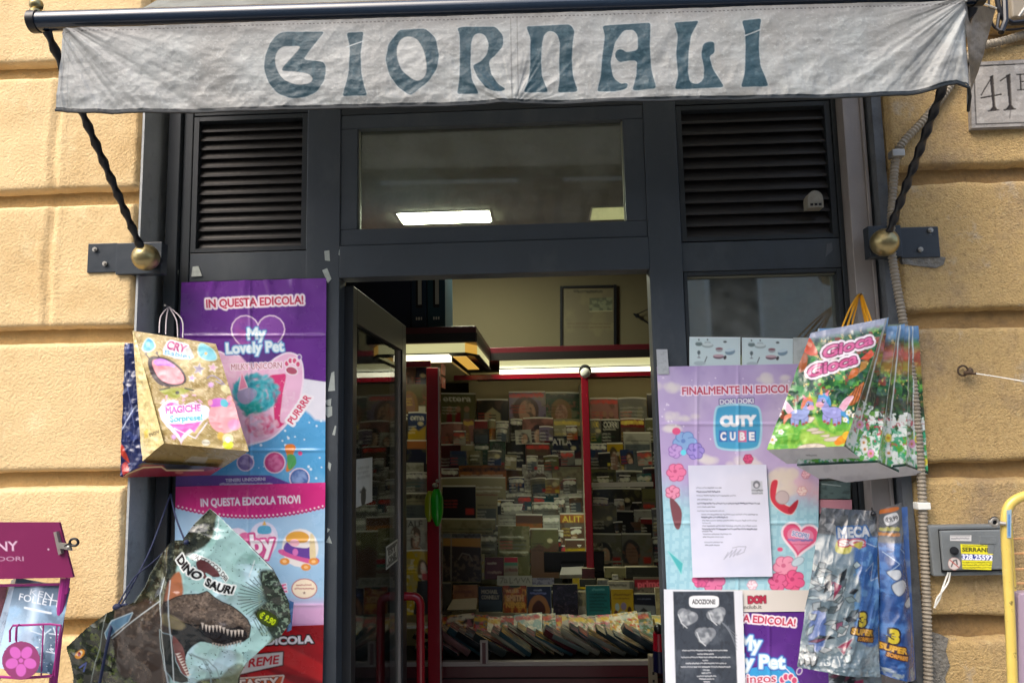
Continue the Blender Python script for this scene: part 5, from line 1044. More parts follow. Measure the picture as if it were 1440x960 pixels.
for i, p in enumerate(pts):
    if i: acc += (p-pts[i-1]).length
    rad.append(.0098+.0016*math.sin(acc*2*math.pi/.0092))
MB().tube(pts, rad, 12).obj('hose', M['conduit'], t, sm=True)
for (x, y) in ((1262, 216), (1298, 711)): MB().box(PX_(x-9, y, -.02), PX_(x+9, y, -.02), -.028, 0, PZ_(x, y+5, -.02), PZ_(x, y-5, -.02)).obj('clamp', M['steel'] if y < 300 else M['white'], t, bevel=.002)
# house number
t = thing('house_number_plaque', 'grey stone plaque carved 41 with a small raised E, top right of the wall', 'house number', tuple(P(1400, 130, -.01)))
S = Sheet([(1364, 89), (1452, 84), (1452, 177), (1367, 180)], base='#8f8b86', sp=.8); S.blot(14, '#a39f99', .5, .2, 3, .7); S.blot(4, '#77736e', .58, .1, 6, .5)
S.poly([(1369, 93), (1460, 88), (1460, 173), (1372, 176)], '#35322f'); S.poly([(1370.6, 94.6), (1460, 89.6), (1460, 171.5), (1373.4, 174.4)], '#95918b'); S.blot(10, '#a8a49e', .5, .2, 9, .8, where=S.inside([(1371, 95), (1460, 90), (1460, 171), (1374, 174)]))
nk = '#2e2926'
S.line([(1396, 107), (1380, 134)], 1.6, nk); S.line([(1380, 138), (1408, 133)], 2, nk); S.poly([(1392, 108), (1397, 106), (1400, 150), (1403, 155), (1392, 156), (1396, 150)], nk); S.line([(1390, 156.5), (1404, 155)], 1.6, nk)
S.line([(1407, 114), (1420, 105)], 1.5, nk); S.poly([(1415, 106), (1421, 104), (1423, 148), (1427, 154), (1414, 155), (1419, 148)], nk); S.line([(1412, 155), (1428, 153.5)], 1.6, nk); S.line([(1421, 156), (1420, 166)], 2, '#5c5753', .7)
S.line([(1435, 105), (1436, 126)], 2.2, nk); S.line([(1430, 105.5), (1446, 104)], 1.6, nk); S.line([(1435, 115), (1444, 114.5)], 1.4, nk); S.line([(1431, 127), (1447, 126)], 1.6, nk)
dk = -.002*(np.linalg.norm(S.c-lin(nk), axis=1) < .08)
S.build('plate', mat('carved_stone', rough=.8, attr=True, bump=.4, bscale=60), -.018, t, disp=dk+.0)
MB().quadbox([P(x, y, -.0135) for x, y in [(1363, 88), (1453, 83), (1453, 178), (1366, 181)]], Vector((0, .013, 0))).obj('slab', mat('grey_stone', '#8f8b86', .85, bump=.4), t)
# ironwork top right
t = thing('iron_lantern_bracket', 'dark wrought iron bracket with an old grey box at the very top right', 'iron bracket', tuple(P(1420, 20, -.1)))
MB().tube([P(1398, -30, -.1), P(1404, 10, -.1), P(1410, 26, -.1), P(1424, 33, -.1), P(1450, 30, -.1)], .006, 8).obj('scroll', M['iron'], t, sm=True)
MB().tube([P(1408, 46, -.12), P(1414, 30, -.11), P(1412, -20, -.1)], .007, 8).tube([P(1408, 46, -.12), P(1402, 40, -.11), P(1405, 20, -.1)], .004, 6).obj('spike', M['iron'], t, sm=True)
MB().quadbox([P(1420, -30, -.05), P(1460, -30, -.05), P(1460, 22, -.05), P(1424, 24, -.05)], Vector((0, .05, 0))).obj('box', M['conduit'], t, bevel=.004)
MB().cyl(P(1432, 24, -.07), P(1446, 4, -.07), .004, 8).obj('rod', M['steel'], t)
cord('cable', [P(1390, -10, -.03), P(1392, 20, -.03), P(1400, 40, -.03), P(1425, 42, -.03), P(1450, 38, -.03)], .003, M['iron'], t)
# screw eye and line
t = thing('screw_eye', 'rusty screw eye in the ochre wall holding a thin white line', 'hook', tuple(P(1360, 522, -.02)))
MB().tube([P(1354+7*math.cos(a), 521+7*math.sin(a), -.012) for a in np.linspace(0, 6.283, 14, endpoint=False)], .0025, 6, closed=True).cyl(P(1356, 524, -.015), P(1368, 524, -.03), .005, 8).ball(P(1364, 521, -.02), .0075).cyl(P(1368, 525, -.03), P(1373, 525, -.035), .0035, 8).obj('eye', mat('rusty_metal', '#5c4c3e', .6, metal=.6, var=.3, vscale=60), t, sm=True)
cord('line', [P(1372, 525, -.035), P(1405, 530, -.06), P(1445, 537, -.1)], .0012, M['white'], t)
# electric meter box
t = thing('meter_box', 'grey metal meter box with a yellow SERRAN sticker and a white wire, right wall', 'meter box', tuple(P(1360, 775, -.02)))
gm = mat('grey_meter_paint', '#6e7374', .45, var=.12, vscale=14, bump=.15, dirt=('#585a58', .5, 20, .6, .8))
MB().quadbox([P(1306, 739, -.03), P(1425, 737, -.03), P(1425, 808, -.03), P(1313, 810, -.03)], Vector((0, .03, 0))).obj('surround', gm, t, bevel=.003)
MB().quadbox([P(1320, 744, -.034), P(1424, 742, -.034), P(1424, 802, -.034), P(1325, 804, -.034)], Vector((0, .0035, 0))).obj('shadow_gap', M['black'], t)
MB().quadbox([P(1322, 746, -.043), P(1426, 744, -.043), P(1426, 800, -.043), P(1327, 802, -.043)], Vector((0, .0085, 0))).obj('lid', gm, t, bevel=.003)
S = Sheet([(1350.5, 764.5), (1398, 766), (1394, 801), (1353.5, 799.5)], base='#ddd426', sp=.7)
S.poly([(1352, 778), (1402, 780), (1401, 788), (1352, 787)], '#1d2f86'); S.text('SERRANDE', (1353, 772), (1399, 773), 5.6, '#1c1d12', bold=.04); S.text('328.255927', (1352.5, 782.5), (1402, 784), 7, '#f2f4fa', bold=.03)
for i, y_ in enumerate((767, 790.5, 794, 797.6)): scribble(S, 1354, 1394, y_, 1.7, '#39380f', 30+i)
S.mix(np.arange(len(S.X)), np.clip((S.X-1388+(S.Y-770)*.0)/2, 0, 1)*(S.Y < 778)*1., '#6e7374'); S.build('sticker', M['print'], -.0442, t)
S = Sheet([(1332.5, 782.5), (1351.5, 782.5), (1351.5, 802), (1332.5, 802)], base='#b9b2ac', sp=.7); S.ell(1342, 792, 8.6, 8.6, '#c8c0ba', out=[(1, '#a05a50')]); S.line([(1338, 796), (1341, 788), (1345, 787), (1346, 793)], 2, '#4c4a48'); S.line([(1336, 787), (1348, 797)], 1.5, '#b04a40'); S.clip([(1342+9.2*math.cos(k*.35), 792+9.2*math.sin(k*.35)) for k in range(18)]); S.build('sticker', M['print'], -.0442, t)
S = Sheet([(1336, 752), (1366, 752), (1366, 760.5), (1336, 760)], base='#c6c4c2', sp=.7); S.line([(1337, 753), (1364, 753)], 1, '#7a7c7c'); scribble(S, 1338, 1362, 756.5, 2.2, '#6c6e70', 5); S.build('label', M['print'], -.0442, t)
MB().quadbox([P(1378, 753, -.0446), P(1401, 753, -.0446), P(1401, 765, -.0446), P(1378, 764, -.0446)], Vector((0, .002, 0))).obj('raised_mark', gm, t, bevel=.0008)
MB().cyl(P(1342, 774, -.05), P(1342, 774, -.042), .0095, 16).cyl(P(1342, 774, -.054), P(1342, 774, -.05), .0055, 12).obj('lock', M['iron'], t, sm=True)
for dx in (-1.2, 1.2):
    cord('wire', [P(1335+dx, 804, -.036), P(1331+dx*2, 818, -.03), P(1324+dx*.2, 832, -.03), P(1319-dx*1.6, 842, -.025), P(1314+dx*.3, 854, -.02)], .0021, M['white'], t)
# yellow rack
t = thing('wire_rack', 'pale yellow tubular rack frame at the right edge with a small clamp', 'rack', tuple(P(1420, 840, -.3)))
yel = mat('cream_yellow_enamel', '#cdb45a', .35, coat=.4, var=.06, vscale=30, dirt=[('#5a5030', .8, 60, .6, .66), ('#e0cf90', .5, 18, .55, .7)]); YQ = -.3
cord('frame_tube', [P(1460, 693, YQ), P(1440, 697, YQ), P(1424, 705, YQ), P(1416, 718, YQ), P(1414, 740, YQ), P(1417, 800, YQ), P(1421, 880, YQ), P(1425, 990, YQ)], .0095, yel, t, 12)
cord('inner_rod', [P(1421, 735, YQ+.03), P(1425, 800, YQ+.03), P(1427, 838, YQ+.03), P(1428, 990, YQ+.03)], .0035, yel, t)
for y_ in (757, 778, 800, 820): MB().cyl(P(1421, y_, YQ+.03), P(1460, y_-1, YQ+.03), .0022, 6).obj('cross_wire', mat('pale_orange_wire', '#c99a6a', .5) if y_ == 757 else bpy.data.materials['pale_orange_wire'], t)
S = Sheet([(1415.5, 717), (1422.5, 716), (1422, 756), (1416, 756)], base='#8fa7b4', sp=.7); [S.line([(1419, 724+i*5), (1419.2, 727.5+i*5)], 3, '#3a74b0', .8) for i in range(6)]; S.build('sticker', M['print'], YQ-.0105, t)
MB().ball(P(1399, 733, YQ-.005), .0105, sy=.5).obj('clamp_disc', M['iron'], t, sm=True); MB().cyl(P(1390, 733, YQ-.002), P(1414, 736, YQ-.01), .004, 8).tube([P(1399+5*math.cos(a), 734+5*math.sin(a), YQ-.012) for a in np.linspace(0, 6.283, 12, endpoint=False)], .0028, 6, closed=True).obj('clamp', M['steel'], t, sm=True)
t = thing('plastic_crate', 'edge of a translucent lilac plastic tray hanging in the yellow rack', 'tray', tuple(P(1440, 900, YQ)))
MB().quadbox([P(1432, 840, YQ+.005), P(1434, 834, YQ+.005), P(1470, 832, YQ+.005), P(1470, 990, YQ+.005), P(1433, 990, YQ+.005)], Vector((0, .03, 0))).obj('tray_side', mat('lilac_plastic', '#a794a4', .3, coat=.3), t, bevel=.002)
# ================================================================ glass door standing open into the shop
t = thing('shop_door', 'dark framed glass door standing wide open into the shop with a red tubular handle', 'door', (-.535, .14, 0))
DX, DY0, DY1, DZ = -.545, .15, .955, 2.072
def dbox(nm, y0, y1, z0, z1, m='frame2', x0=DX-.018, x1=DX+.018, par=None): return MB().box(x0, x1, y0, y1, z0, z1).obj(nm, M['doorp' if m == 'frame2' else m], par or t, bevel=.0015)
dbox('stile', DY0, DY0+.045, .03, DZ); dbox('stile', DY1-.075, DY1, .03, DZ); dbox('rail', DY0+.0455, DY1-.0755, DZ-.1, DZ); dbox('rail', DY0+.0455, DY1-.0755, .03, .2)
dbox('bead', DY1-.0865, DY1-.076, .2005, DZ-.1005, 'alu', DX-.008, DX+.012)
MB().box(DX-.003, DX+.003, DY0+.0455, DY1-.087, .2005, DZ-.1005).obj('pane', M['glassd'], t)
hp_ = []
zt = PZ_(580, 836, DY1-1.93*0-.02)
for sx in (1, -1):
    y_ = DY1-.04; x_ = DX+sx*.075; r = .03
    pts = [(DX+sx*.012, y_, zt)]+[(x_-sx*r+sx*r*math.sin(a), y_, zt-r+r*math.cos(a)) for a in np.linspace(0, math.pi/2, 7)]+[(x_, y_, z) for z in (zt-.2, zt-.5)]+[(x_-sx*r+sx*r*math.cos(a), y_, zt-.5-r*math.sin(a)) for a in np.linspace(0, math.pi/2, 7)]+[(DX+sx*.012, y_, zt-.53)]
    MB().tube(pts, .0155, 14).obj('handle', M['red'], t, sm=True)
def facing(nm, px0, px1, py0, py1, Y, paint, m='print', par=None, base='#cccccc', sp=.8):
    S = Sheet([(px0, py0), (px1, py0), (px1, py1), (px0, py1)], base=base, sp=sp)
    if paint: paint(S)
    return S
# notices stuck on the door glass, lying in the plane of the pane
def on_glass(y0, y1, z0, z1, paint, base, nm, lab, cat):
    S = Sheet([(0, 0), (60, 0), (60, 60*(z1-z0)/(y1-y0)), (0, 60*(z1-z0)/(y1-y0))], base=base, sp=1.2); paint(S)
    pos = np.stack([np.full(len(S.X), DX+.0045), y0+(y1-y0)*S.u, z1-(z1-z0)*S.v], 1)
    return tag(link(nm, S.mesh(nm, pos, M['print'])), lab, cat)
def dy(px_, X=DX):   # depth at which the pane is met in the picture column px_
    lo, hi = .0, 2.0
    for _ in range(40):
        m_ = (lo+hi)/2
        if P(px_, 650, m_).x < X: hi = m_
        else: lo = m_
    return lo
def doorY(px_): return min(max(np.interp(px_, [497, 562], [DY0+.08, DY1-.09]), 0), 2)
ya, yb = DY0+.085, DY0+.30
on_glass(ya, yb, PZ_(505, 712, .28), PZ_(505, 645, .28), lambda S: (S.blot(20, '#a9aba6', .5, .2, 3, .5), scribble(S, 8, 48, S.Y.max()*.2, 2, '#8c8e88', 3), scribble(S, 8, 44, S.Y.max()*.3, 2, '#8c8e88', 4), scribble(S, 8, 50, S.Y.max()*.4, 2, '#8c8e88', 5), S.poly([(15, S.Y.max()*.68), (38, S.Y.max()*.68), (38, S.Y.max()*.72), (15, S.Y.max()*.72)], '#22241f'), S.ell(28, S.Y.max()*.82, 9, 8, '#3a3c38')), '#b9bcb6', 'hanging_tag', 'long pale opening hours tag hanging inside the open door glass', 'tag')
ya, yb = DY1-.30, DY1-.10
on_glass(ya, yb, PZ_(553, 791, .8), PZ_(553, 760, .8), lambda S: (S.poly([(4, 4), (56, 4), (56, S.Y.max()-4), (4, S.Y.max()-4)], '#c9ccc4', out=[(2, '#3c3e3a')]), S.text('EST', (10, S.Y.max()*.32), (50, S.Y.max()*.32), S.Y.max()*.25, '#25261f', bold=.05), S.text('ONE', (10, S.Y.max()*.68), (50, S.Y.max()*.68), S.Y.max()*.25, '#25261f', bold=.05)), '#d5d8d0', 'door_notice', 'small white square notice lettered EST ONE on the far edge of the door glass', 'notice')
# ================================================================ shop interior: canopies with lights
YL, YK = 1.40, 2.25                # fronts of the left unit and of the rear unit
XC = -.30                          # right side of the left unit's canopy
zf = [PZ_(800, y, YK) for y in (486, 504.5, 515.5, 517, 524, 531)]
cu = thing('shelf_canopy', 'dark red lit canopy running over the magazine shelves and stepping forward on the left', 'canopy', (0, YK, zf[0]))
XE = 1.70
MB().box(XC+.001, XE, YK, 2.88, zf[1], zf[0]).obj('fascia', M['darkred'], cu, bevel=.002)
MB().box(-1.44, XC, YL, 2.88, zf[1], zf[0]).obj('fascia', M['darkred'], cu, bevel=.002)
bk = mat('fascia_dark_band', '#15100f', .5)  # dark band in the fascia's own near-black colour
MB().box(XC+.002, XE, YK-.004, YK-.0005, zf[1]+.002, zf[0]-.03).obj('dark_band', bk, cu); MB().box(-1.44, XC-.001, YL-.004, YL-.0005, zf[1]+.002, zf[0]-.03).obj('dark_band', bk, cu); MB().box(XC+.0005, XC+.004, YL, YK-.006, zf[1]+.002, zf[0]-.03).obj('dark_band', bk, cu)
inn = .012
MB().box(XC+.05, XE, YK+inn, YK+.10, zf[2], zf[1]-.001).obj('diffuser', M['tube'], cu); MB().box(-1.44, XC-.05, YL+inn, YL+.10, zf[2], zf[1]-.001).obj('diffuser', M['tube'], cu)
MB().quadbox([Vector((XC-.05, YL+inn, zf[1]-.001)), Vector((XC-.006, YL+.12, zf[1]-.001)), Vector((XC-.006, YL+.12, zf[2])), Vector((XC-.05, YL+inn, zf[2]))], Vector((-.01, .01, 0))).obj('diffuser', M['amber'], cu)
MB().box(XC-.02, XC-.006, YL+.121, YK, zf[2], zf[1]-.001).obj('diffuser', M['tube'], cu)
MB().box(XC+.045, XE, YK+.005, YK+.11, zf[3], zf[2]-.0005).obj('divider', M['black'], cu); MB().box(-1.44, XC-.045, YL+.005, YL+.11, zf[3], zf[2]-.0005).obj('divider', M['black'], cu)
MB().quadbox([Vector((XC-.045, YL+.006, zf[2]-.0005)), Vector((XC+.004, YL+.12, zf[2]-.0005)), Vector((XC+.004, YL+.12, zf[3])), Vector((XC-.045, YL+.006, zf[3]))], Vector((-.02, .02, 0))).box(XC-.02, XC+.003, YL+.121, YK+.01, zf[3], zf[2]-.0005).obj('divider', M['black'], cu)
MB().box(XC+.05, XE, YK+.0, YK+.10, zf[4], zf[3]-.001).obj('tube_light', M['tubew'], cu); MB().box(-1.44, -.42, YL+.0, YL+.10, zf[4], zf[3]-.001).obj('tube_light', M['tubew'], cu)
MB().box(-.5, XE, YK-.004, YK+.012, zf[5], zf[4]-.001).obj('red_rail', M['red'], cu, bevel=.001); MB().box(-1.44, -.5, YL-.004, YL+.012, zf[5], zf[4]-.001).obj('red_rail', M['red'], cu, bevel=.001)
# amber soffit of the left unit
MB().box(-.42, XC-.06, YL+.14, YK-.02, zf[3]+.001, zf[3]+.004).obj('soffit_panel', M['amber'], cu)
MB().box(-1.44, -.425, YL+.11, 2.88, zf[4], zf[4]+.01).obj('soffit', M['cream'], cu); MB().box(-.42, XE, YK+.11, 2.88, zf[4]+.012, zf[4]+.02).obj('soffit', M['cream'], cu)
# ---- rear shelf unit
ru = thing('magazine_rack', 'rear magazine rack with red uprights and pale shelf edges in stepped tiers', 'shelving', (.3, 2.6, 0))
MB().box(-.47, XE, 2.76, 2.88, .1, zf[4]).obj('back_panel', M['cream'], ru)
for px_ in (824,):
    xa = PX_(px_, 600, YK); MB().box(xa-.019, xa+.019, YK-.03, YK+.02, .7, zf[5]-.001).obj('upright', M['red'], ru, bevel=.003)
    MB().box(xa-.013, xa+.013, YK+.021, 2.75, .7, zf[5]-.02).obj('partition', M['shelf'], ru)
    kn = P(823, 524, YK-.03); MB().ball(kn, .027, sy=.6).obj('knob', M['white'], ru, sm=True); MB().ball(kn+Vector((0, .012, .012)), .034, sy=.3).obj('knob_collar', M['black'], ru, sm=True)
MB().box(XE-.3, XE-.26, YK, 2.75, .1, zf[5]-.001).obj('upright', M['red'], ru)
lu = thing('magazine_rack', 'left magazine rack with a red corner post, seen beside and through the open door', 'shelving', (-.9, 1.7, 0))
xp0, xp1 = PX_(601, 650, YL+.05), PX_(619, 650, YL+.05)
MB().box(xp0, xp1, YL+.03, YL+.09, .3, zf[5]-.001).obj('corner_post', M['red'], lu, bevel=.004)
MB().box(xp1-.004, xp1+.002, YL+.028, YL+.0295, .3, zf[5]-.001).obj('post_trim', M['alu'], lu)
MB().box(-1.44, xp0-.001, 1.85, 1.9, .1, zf[4]-.001).obj('back_panel', M['cream'], lu)
for z_ in (PZ_(624, 520, 1.6), PZ_(624, 538, 1.6)): MB().box(xp1-.0035, xp1-.0015, 1.54, 1.66, z_-.025, z_+.025).obj('red_sticker', mat('pale_red_sticker', '#c9705c', .5) if 'pale_red_sticker' not in bpy.data.materials else bpy.data.materials['pale_red_sticker'], lu)
# ---- magazines
rm = random.Random(77)
GL = mat('magazine_cover', rough=.32, attr=True, coat=.2)
used_labels = {}
CN = {'cream': '#948c6a', 'grey': '#6e6c62', 'dark': '#23231f', 'black': '#0c0c10', 'green': '#2e4a34', 'teal': '#245c5e', 'blue': '#24365a', 'navy': '#161c34', 'lilac': '#7a6c82', 'pink': '#9c6a60', 'red': '#7a1c22', 'brown': '#5a4030', 'orange': '#a0602c', 'yellow': '#b0901c', 'white': '#a8a698', 'olive': '#5e5c38', 'maroon': '#4a1820'}
def cover(name, px0, px1, ytop, Y, hgt, base, acc, word, style, seed, lab, cat, group, lean=.12, th=.006, white_edge=False, sp=1.35, tilt=0, wcol=None, bright=1.4):
    """one printed cover standing with its top edge seen at row ytop, columns px0..px1"""
    xm = (px0+px1)/2; a = P(px0, ytop, Y); b = P(px1, ytop, Y); wd = (b-a).length; d = 1.93+Y
    hp = hgt/d*FPX; wp = px1-px0
    S = Sheet([(0, 0), (wp, 0), (wp, hp), (0, hp)], base=CN.get(base, base), sp=sp); q = random.Random(seed); vis = min(hp, 42)
    ac = CN.get(acc, acc)
    S.blot(q.uniform(7, 13), CN[q.choice(['grey', 'dark', 'olive', 'brown', 'cream'])] if not style == 'plain' else base if base.startswith('#') else CN[base], .52, .15, seed, .55)
    wc = wcol or q.choice(['#e8e4d4', '#f0ecd8', '#f0ecd8', '#d84030', '#f0d45a', '#16161a'])
    if style == 'face':
        fx_, fs_ = wp*q.uniform(.25, .75), q.uniform(.9, 1.9); hc = q.choice(['#2a1c16', '#4a3020', '#8a6a40', '#5a5048', '#20202a'])
        S.poly(smooth([(fx_-wp*.19*fs_, vis*.9), (fx_-wp*.2*fs_, vis*.45), (fx_-wp*.05, vis*(.5-.2*fs_)), (fx_+wp*.17*fs_, vis*.42), (fx_+wp*q.uniform(.14, .26)*fs_, vis*q.uniform(.7, 1.1)), (fx_, vis*.95)]), hc, a=.85)
        S.ell(fx_+q.uniform(-.05, .05)*wp, vis*q.uniform(.6, .75), wp*.13*fs_, vis*.24*fs_, q.choice(['#b08a72', '#c8a488', '#8c6a58']), q.uniform(-14, 14)); S.line([(fx_-wp*.06*fs_, vis*.6), (fx_+wp*.06*fs_, vis*.6)], 1.2, '#3a2a24', .6); S.blot(5, q.choice(['#2c2824', '#c8c0a8', '#8a5a44']), .58, .1, seed+60, .7, where=(S.Y > vis*.3)*1.)
        S.poly([(fx_-wp*.4, hp), (fx_-wp*.2, vis*.98), (fx_+wp*.2, vis*.95), (fx_+wp*.45, hp)], ac)
    elif style == 'fig':
        for k in range(3): cx = wp*(.25+.25*k); S.ell(cx, vis*.55, wp*.08, vis*.1, '#a07860'); S.poly([(cx-wp*.1, hp), (cx-wp*.07, vis*.66), (cx+wp*.07, vis*.66), (cx+wp*.1, hp)], q.choice([ac, '#3a2420', '#6a6a5c']))
    elif style == 'land':
        S.poly([(0, vis*.7), (wp*.3, vis*.5), (wp*.6, vis*.65), (wp, vis*.45), (wp, hp), (0, hp)], ac, soft=1.2); S.ell(wp*.7, vis*.4, 4, 3, '#c4b890')
    elif style == 'text':
        for k in range(6): scribble(S, 3, wp-q.uniform(3, 12), vis*.35+k*5, 2, q.choice(['#2a2a26', '#d0ccb8', ac]), seed+k)
    elif style == 'house':
        S.poly([(wp*.25, hp), (wp*.25, vis*.5), (wp*.5, vis*.3), (wp*.75, vis*.5), (wp*.75, hp)], ac); 
        for k in range(4): S.line([(wp*.4, vis*.55+k*4), (wp*.6, vis*.55+k*4)], 1.4, '#20201c')
    elif style == 'band':
        S.poly([(0, 0), (wp, 0), (wp, vis*.3), (0, vis*.3)], ac)
    elif style == 'news':
        S.poly([(2, vis*.4), (wp-2, vis*.4), (wp-2, hp), (2, hp)], '#3a4a54', a=.8); scribble(S, 3, wp-3, vis*.3, 1.4, '#3a3a34', seed)
    if word:
        if word == '~': scribble(S, 2.5, wp-3, 6, 5, wc, seed+9, .85)
        else: S.text(word, (3, 8), (min(wp-3, 5+len(word)*6.2), 8), 8, wc, bold=.01)
    if white_edge or q.random() < .75: S.line([(0, .6), (wp, .6)], 2.0, '#e6e2d2')
    if q.random() < .35: S.poly([(wp*.7, vis*.75), (wp*.95, vis*.75), (wp*.95, vis*.95), (wp*.7, vis*.95)], q.choice(['#b03028', '#c8b43a', '#c8c4b4']))
    for k in range(3): scribble(S, wp*.06, wp*.45, vis*.5+k*4.2, 1.5, wc, seed+20+k, .55)
    S.c = (S.c*np.array([.94, 1.02, 1.04])*bright)
    ul = (b-a)/wd; cl, sn = math.cos(lean), math.sin(lean)
    dn = Vector((0, -sn, -cl)); ct, stt = math.cos(tilt), math.sin(tilt)
    U = ul*ct+dn*stt; D = dn*ct-ul*stt
    curl = q.choice([0, 0, .006, .01])*np.sin(np.pi*S.u)*(1-S.v)
    pos = np.array(a)+S.u[:, None]*wd*np.array(U)+S.v[:, None]*hgt*np.array(D)
    pos[:, 1] -= curl; pos[:, 2] += curl*.4
    nrm = np.array(U.cross(D)); nrm = nrm/np.linalg.norm(nrm); nrm = nrm if nrm[1] > 0 else -nrm
    c4 = [0, S.nu-1, S.nu*S.nv-1, S.nu*(S.nv-1)]; fr = pos[c4]; bkv = fr+nrm*th; ev = np.concatenate([fr, bkv]); ec = np.tile(lin('#a8a28c'), (8, 1))
    ef = [(0, 1, 5, 4), (1, 2, 6, 5), (2, 3, 7, 6), (3, 0, 4, 7), (4, 5, 6, 7)]
    o = link(name, S.mesh(name, pos, GL, smooth_=False, extra=(ev, ef, ec))); return tag(o, lab, cat, group)
COLW = {'#': 'plain'}
def cname(c): return c if not c.startswith('#') else 'dull'
SW = {'face': 'portrait', 'fig': 'row of figures', 'land': 'landscape', 'text': 'lines of text', 'house': 'little pale house', 'band': 'coloured band', 'news': 'newspaper front', 'plain': 'plain cover'}
ORD = ['first', 'second', 'third', 'fourth', 'fifth', 'sixth', 'seventh', 'eighth', 'ninth', 'tenth', 'eleventh', 'twelfth']
def tier(rows, Y0, dY, side, h=.27):
    for ti, row in enumerate(rows):
        Y = Y0-dY*ti
        for k, (x0, x1, yt, base, acc, word, style) in enumerate(row):
            lab = f"{cname(base)} magazine with {cname(acc)} {SW[style]}, {ORD[k]} on {side}, {ORD[ti]} tier down"
            cover('magazine', x0+.3, x1-.3, yt, Y-.0035*(k % 2), h, base, acc, word, style, 100*ti+k+len(side), lab, 'magazine', f'magazines on the {side} tiers', tilt=rm.uniform(-.015, .015))
        # shelf that carries this tier
        xa = min(r[0] for r in row); xb = max(r[1] for r in row); d = 1.93+Y
        z = min(P((r[0]+r[1])/2, r[2], Y).z for r in row)-h*.993
        MB().box(PX_(xa, 700, Y), PX_(xb, 700, Y), Y-.05, Y+.012, z-.012, z-.002).obj('shelf', M['shelf'], lu if side == 'left rack' else ru)
rearL = [
 [(620, 669, 552, 'olive', 'red', 'ettera', 'fig'), (670, 715, 561, 'dark', 'cream', '', 'house'), (715, 767, 550, 'lilac', 'pink', '~', 'face'), (767, 819, 551, 'green', 'olive', '~', 'face')],
 [(620, 651, 594, 'pink', 'brown', '', 'fig'), (651, 667, 589, 'pink', 'red', '~', 'face'), (667, 686, 590, 'black', 'red', '', 'band'), (686, 697, 590, 'orange', 'cream', '', 'band'), (697, 716, 592, 'grey', 'dark', '~', 'text'), (717, 735, 589, 'dark', 'grey', '~', 'text'), (735, 778, 587, 'pink', 'red', '', 'face'), (778, 820, 589, 'cream', 'brown', '~', 'face')],
 [(619, 648, 624, 'maroon', 'dark', '', 'plain'), (648, 667, 624, 'cream', 'teal', '', 'land'), (667, 688, 623, 'green', 'grey', '~', 'text'), (688, 711, 618, 'green', 'white', 'Auri', 'text'), (711, 739, 622, 'dark', 'grey', '', 'text'), (739, 773, 622, 'brown', 'olive', '~', 'text'), (773, 820, 613, 'navy', 'maroon', 'ATLA', 'land')],
 [(619, 645, 658, 'maroon', 'cream', '~', 'plain'), (645, 712, 654, 'orange', 'olive', '~', 'text'), (712, 734, 659, 'brown', 'olive', '', 'text'), (734, 776, 653, 'white', 'black', 'TOGI', 'face'), (776, 822, 656, 'cream', 'grey', '', 'house')],
 [(619, 711, 671, 'cream', 'red', '', 'text'), (711, 750, 690, 'grey', 'green', '~', 'news'), (750, 785, 687, 'teal', 'blue', '~', 'text'), (785, 822, 690, 'white', 'grey', '~', 'text')],
 [(622, 669, 682, 'black', 'black', '', 'plain'), (669, 700, 697, 'cream', 'grey', '', 'news'), (700, 748, 709, 'white', 'grey', '~', 'text'), (748, 786, 706, 'grey', 'blue', '~', 'news'), (786, 823, 711, 'white', 'grey', '', 'land')],
 [(620, 697, 728, 'cream', 'green', '', 'text'), (697, 727, 738, 'grey', 'olive', '', 'land'), (725, 763, 722, 'orange', 'brown', '', 'band'), (763, 787, 724, 'white', 'brown', '~', 'news'), (787, 823, 721, 'brown', 'orange', 'ALIT', 'band')],
 [(620, 699, 752, 'grey', 'dark', '~', 'text'), (700, 745, 739, 'olive', 'grey', '', 'text'), (745, 785, 742, 'olive', 'brown', '', 'land'), (765, 789, 759, 'dark', 'grey', '~', 'plain'), (794, 824, 757, 'yellow', 'brown', '', 'band')],
]
rearR = [
 [(829, 869, 559, 'pink', 'brown', '~', 'fig'), (869, 909, 559, 'grey', 'white', '', 'text'), (909, 930, 553, 'black', 'dark', '', 'plain'), (930, 968, 557, 'grey', 'red', '~', 'face')],
 [(829, 845, 589, 'grey', 'green', '100', 'land'), (845, 872, 589, 'dark', 'green', 'CORRI', 'text'), (872, 906, 588, 'brown', 'red', '~', 'band'), (907, 926, 588, 'olive', 'dark', '', 'text'), (926, 965, 589, 'blue', 'grey', '~', 'face')],
 [(829, 853, 623, 'blue', 'dark', '~', 'land'), (853, 876, 622, 'yellow', 'dark', '', 'face'), (876, 915, 607, 'white', 'grey', '', 'news'), (915, 930, 622, 'dark', 'grey', '', 'text'), (930, 966, 620, 'pink', 'red', '~', 'face')],
 [(831, 866, 660, 'olive', 'yellow', '~', 'text'), (866, 903, 661, 'grey', 'dark', '~', 'text'), (904, 928, 657, 'maroon', 'black', '~', 'plain')],
 [(833, 902, 686, 'dark', 'grey', '', 'land'), (902, 928, 687, 'olive', 'grey', '', 'text')],
 [(831, 867, 711, 'grey', 'dark', '', 'land'), (867, 891, 717, 'black', 'black', '', 'plain'), (891, 916, 716, 'white', 'dark', '', 'face'), (916, 934, 714, 'grey', 'red', '', 'text')],
 [(831, 874, 749, 'grey', 'dark', '', 'face'), (874, 916, 749, 'grey', 'brown', '', 'face'), (917, 934, 755, 'dark', 'red', '~', 'text')],
]
tier(rearL, 2.70, .028, 'rear left'); tier(rearR, 2.69, .03, 'rear right')
wb = P(831, 681, 2.5); MB().box(wb.x, PX_(918, 681, 2.5), 2.48, 2.52, PZ_(870, 684, 2.5), PZ_(870, 678, 2.5)).obj('white_edge_strip', M['white'], ru)
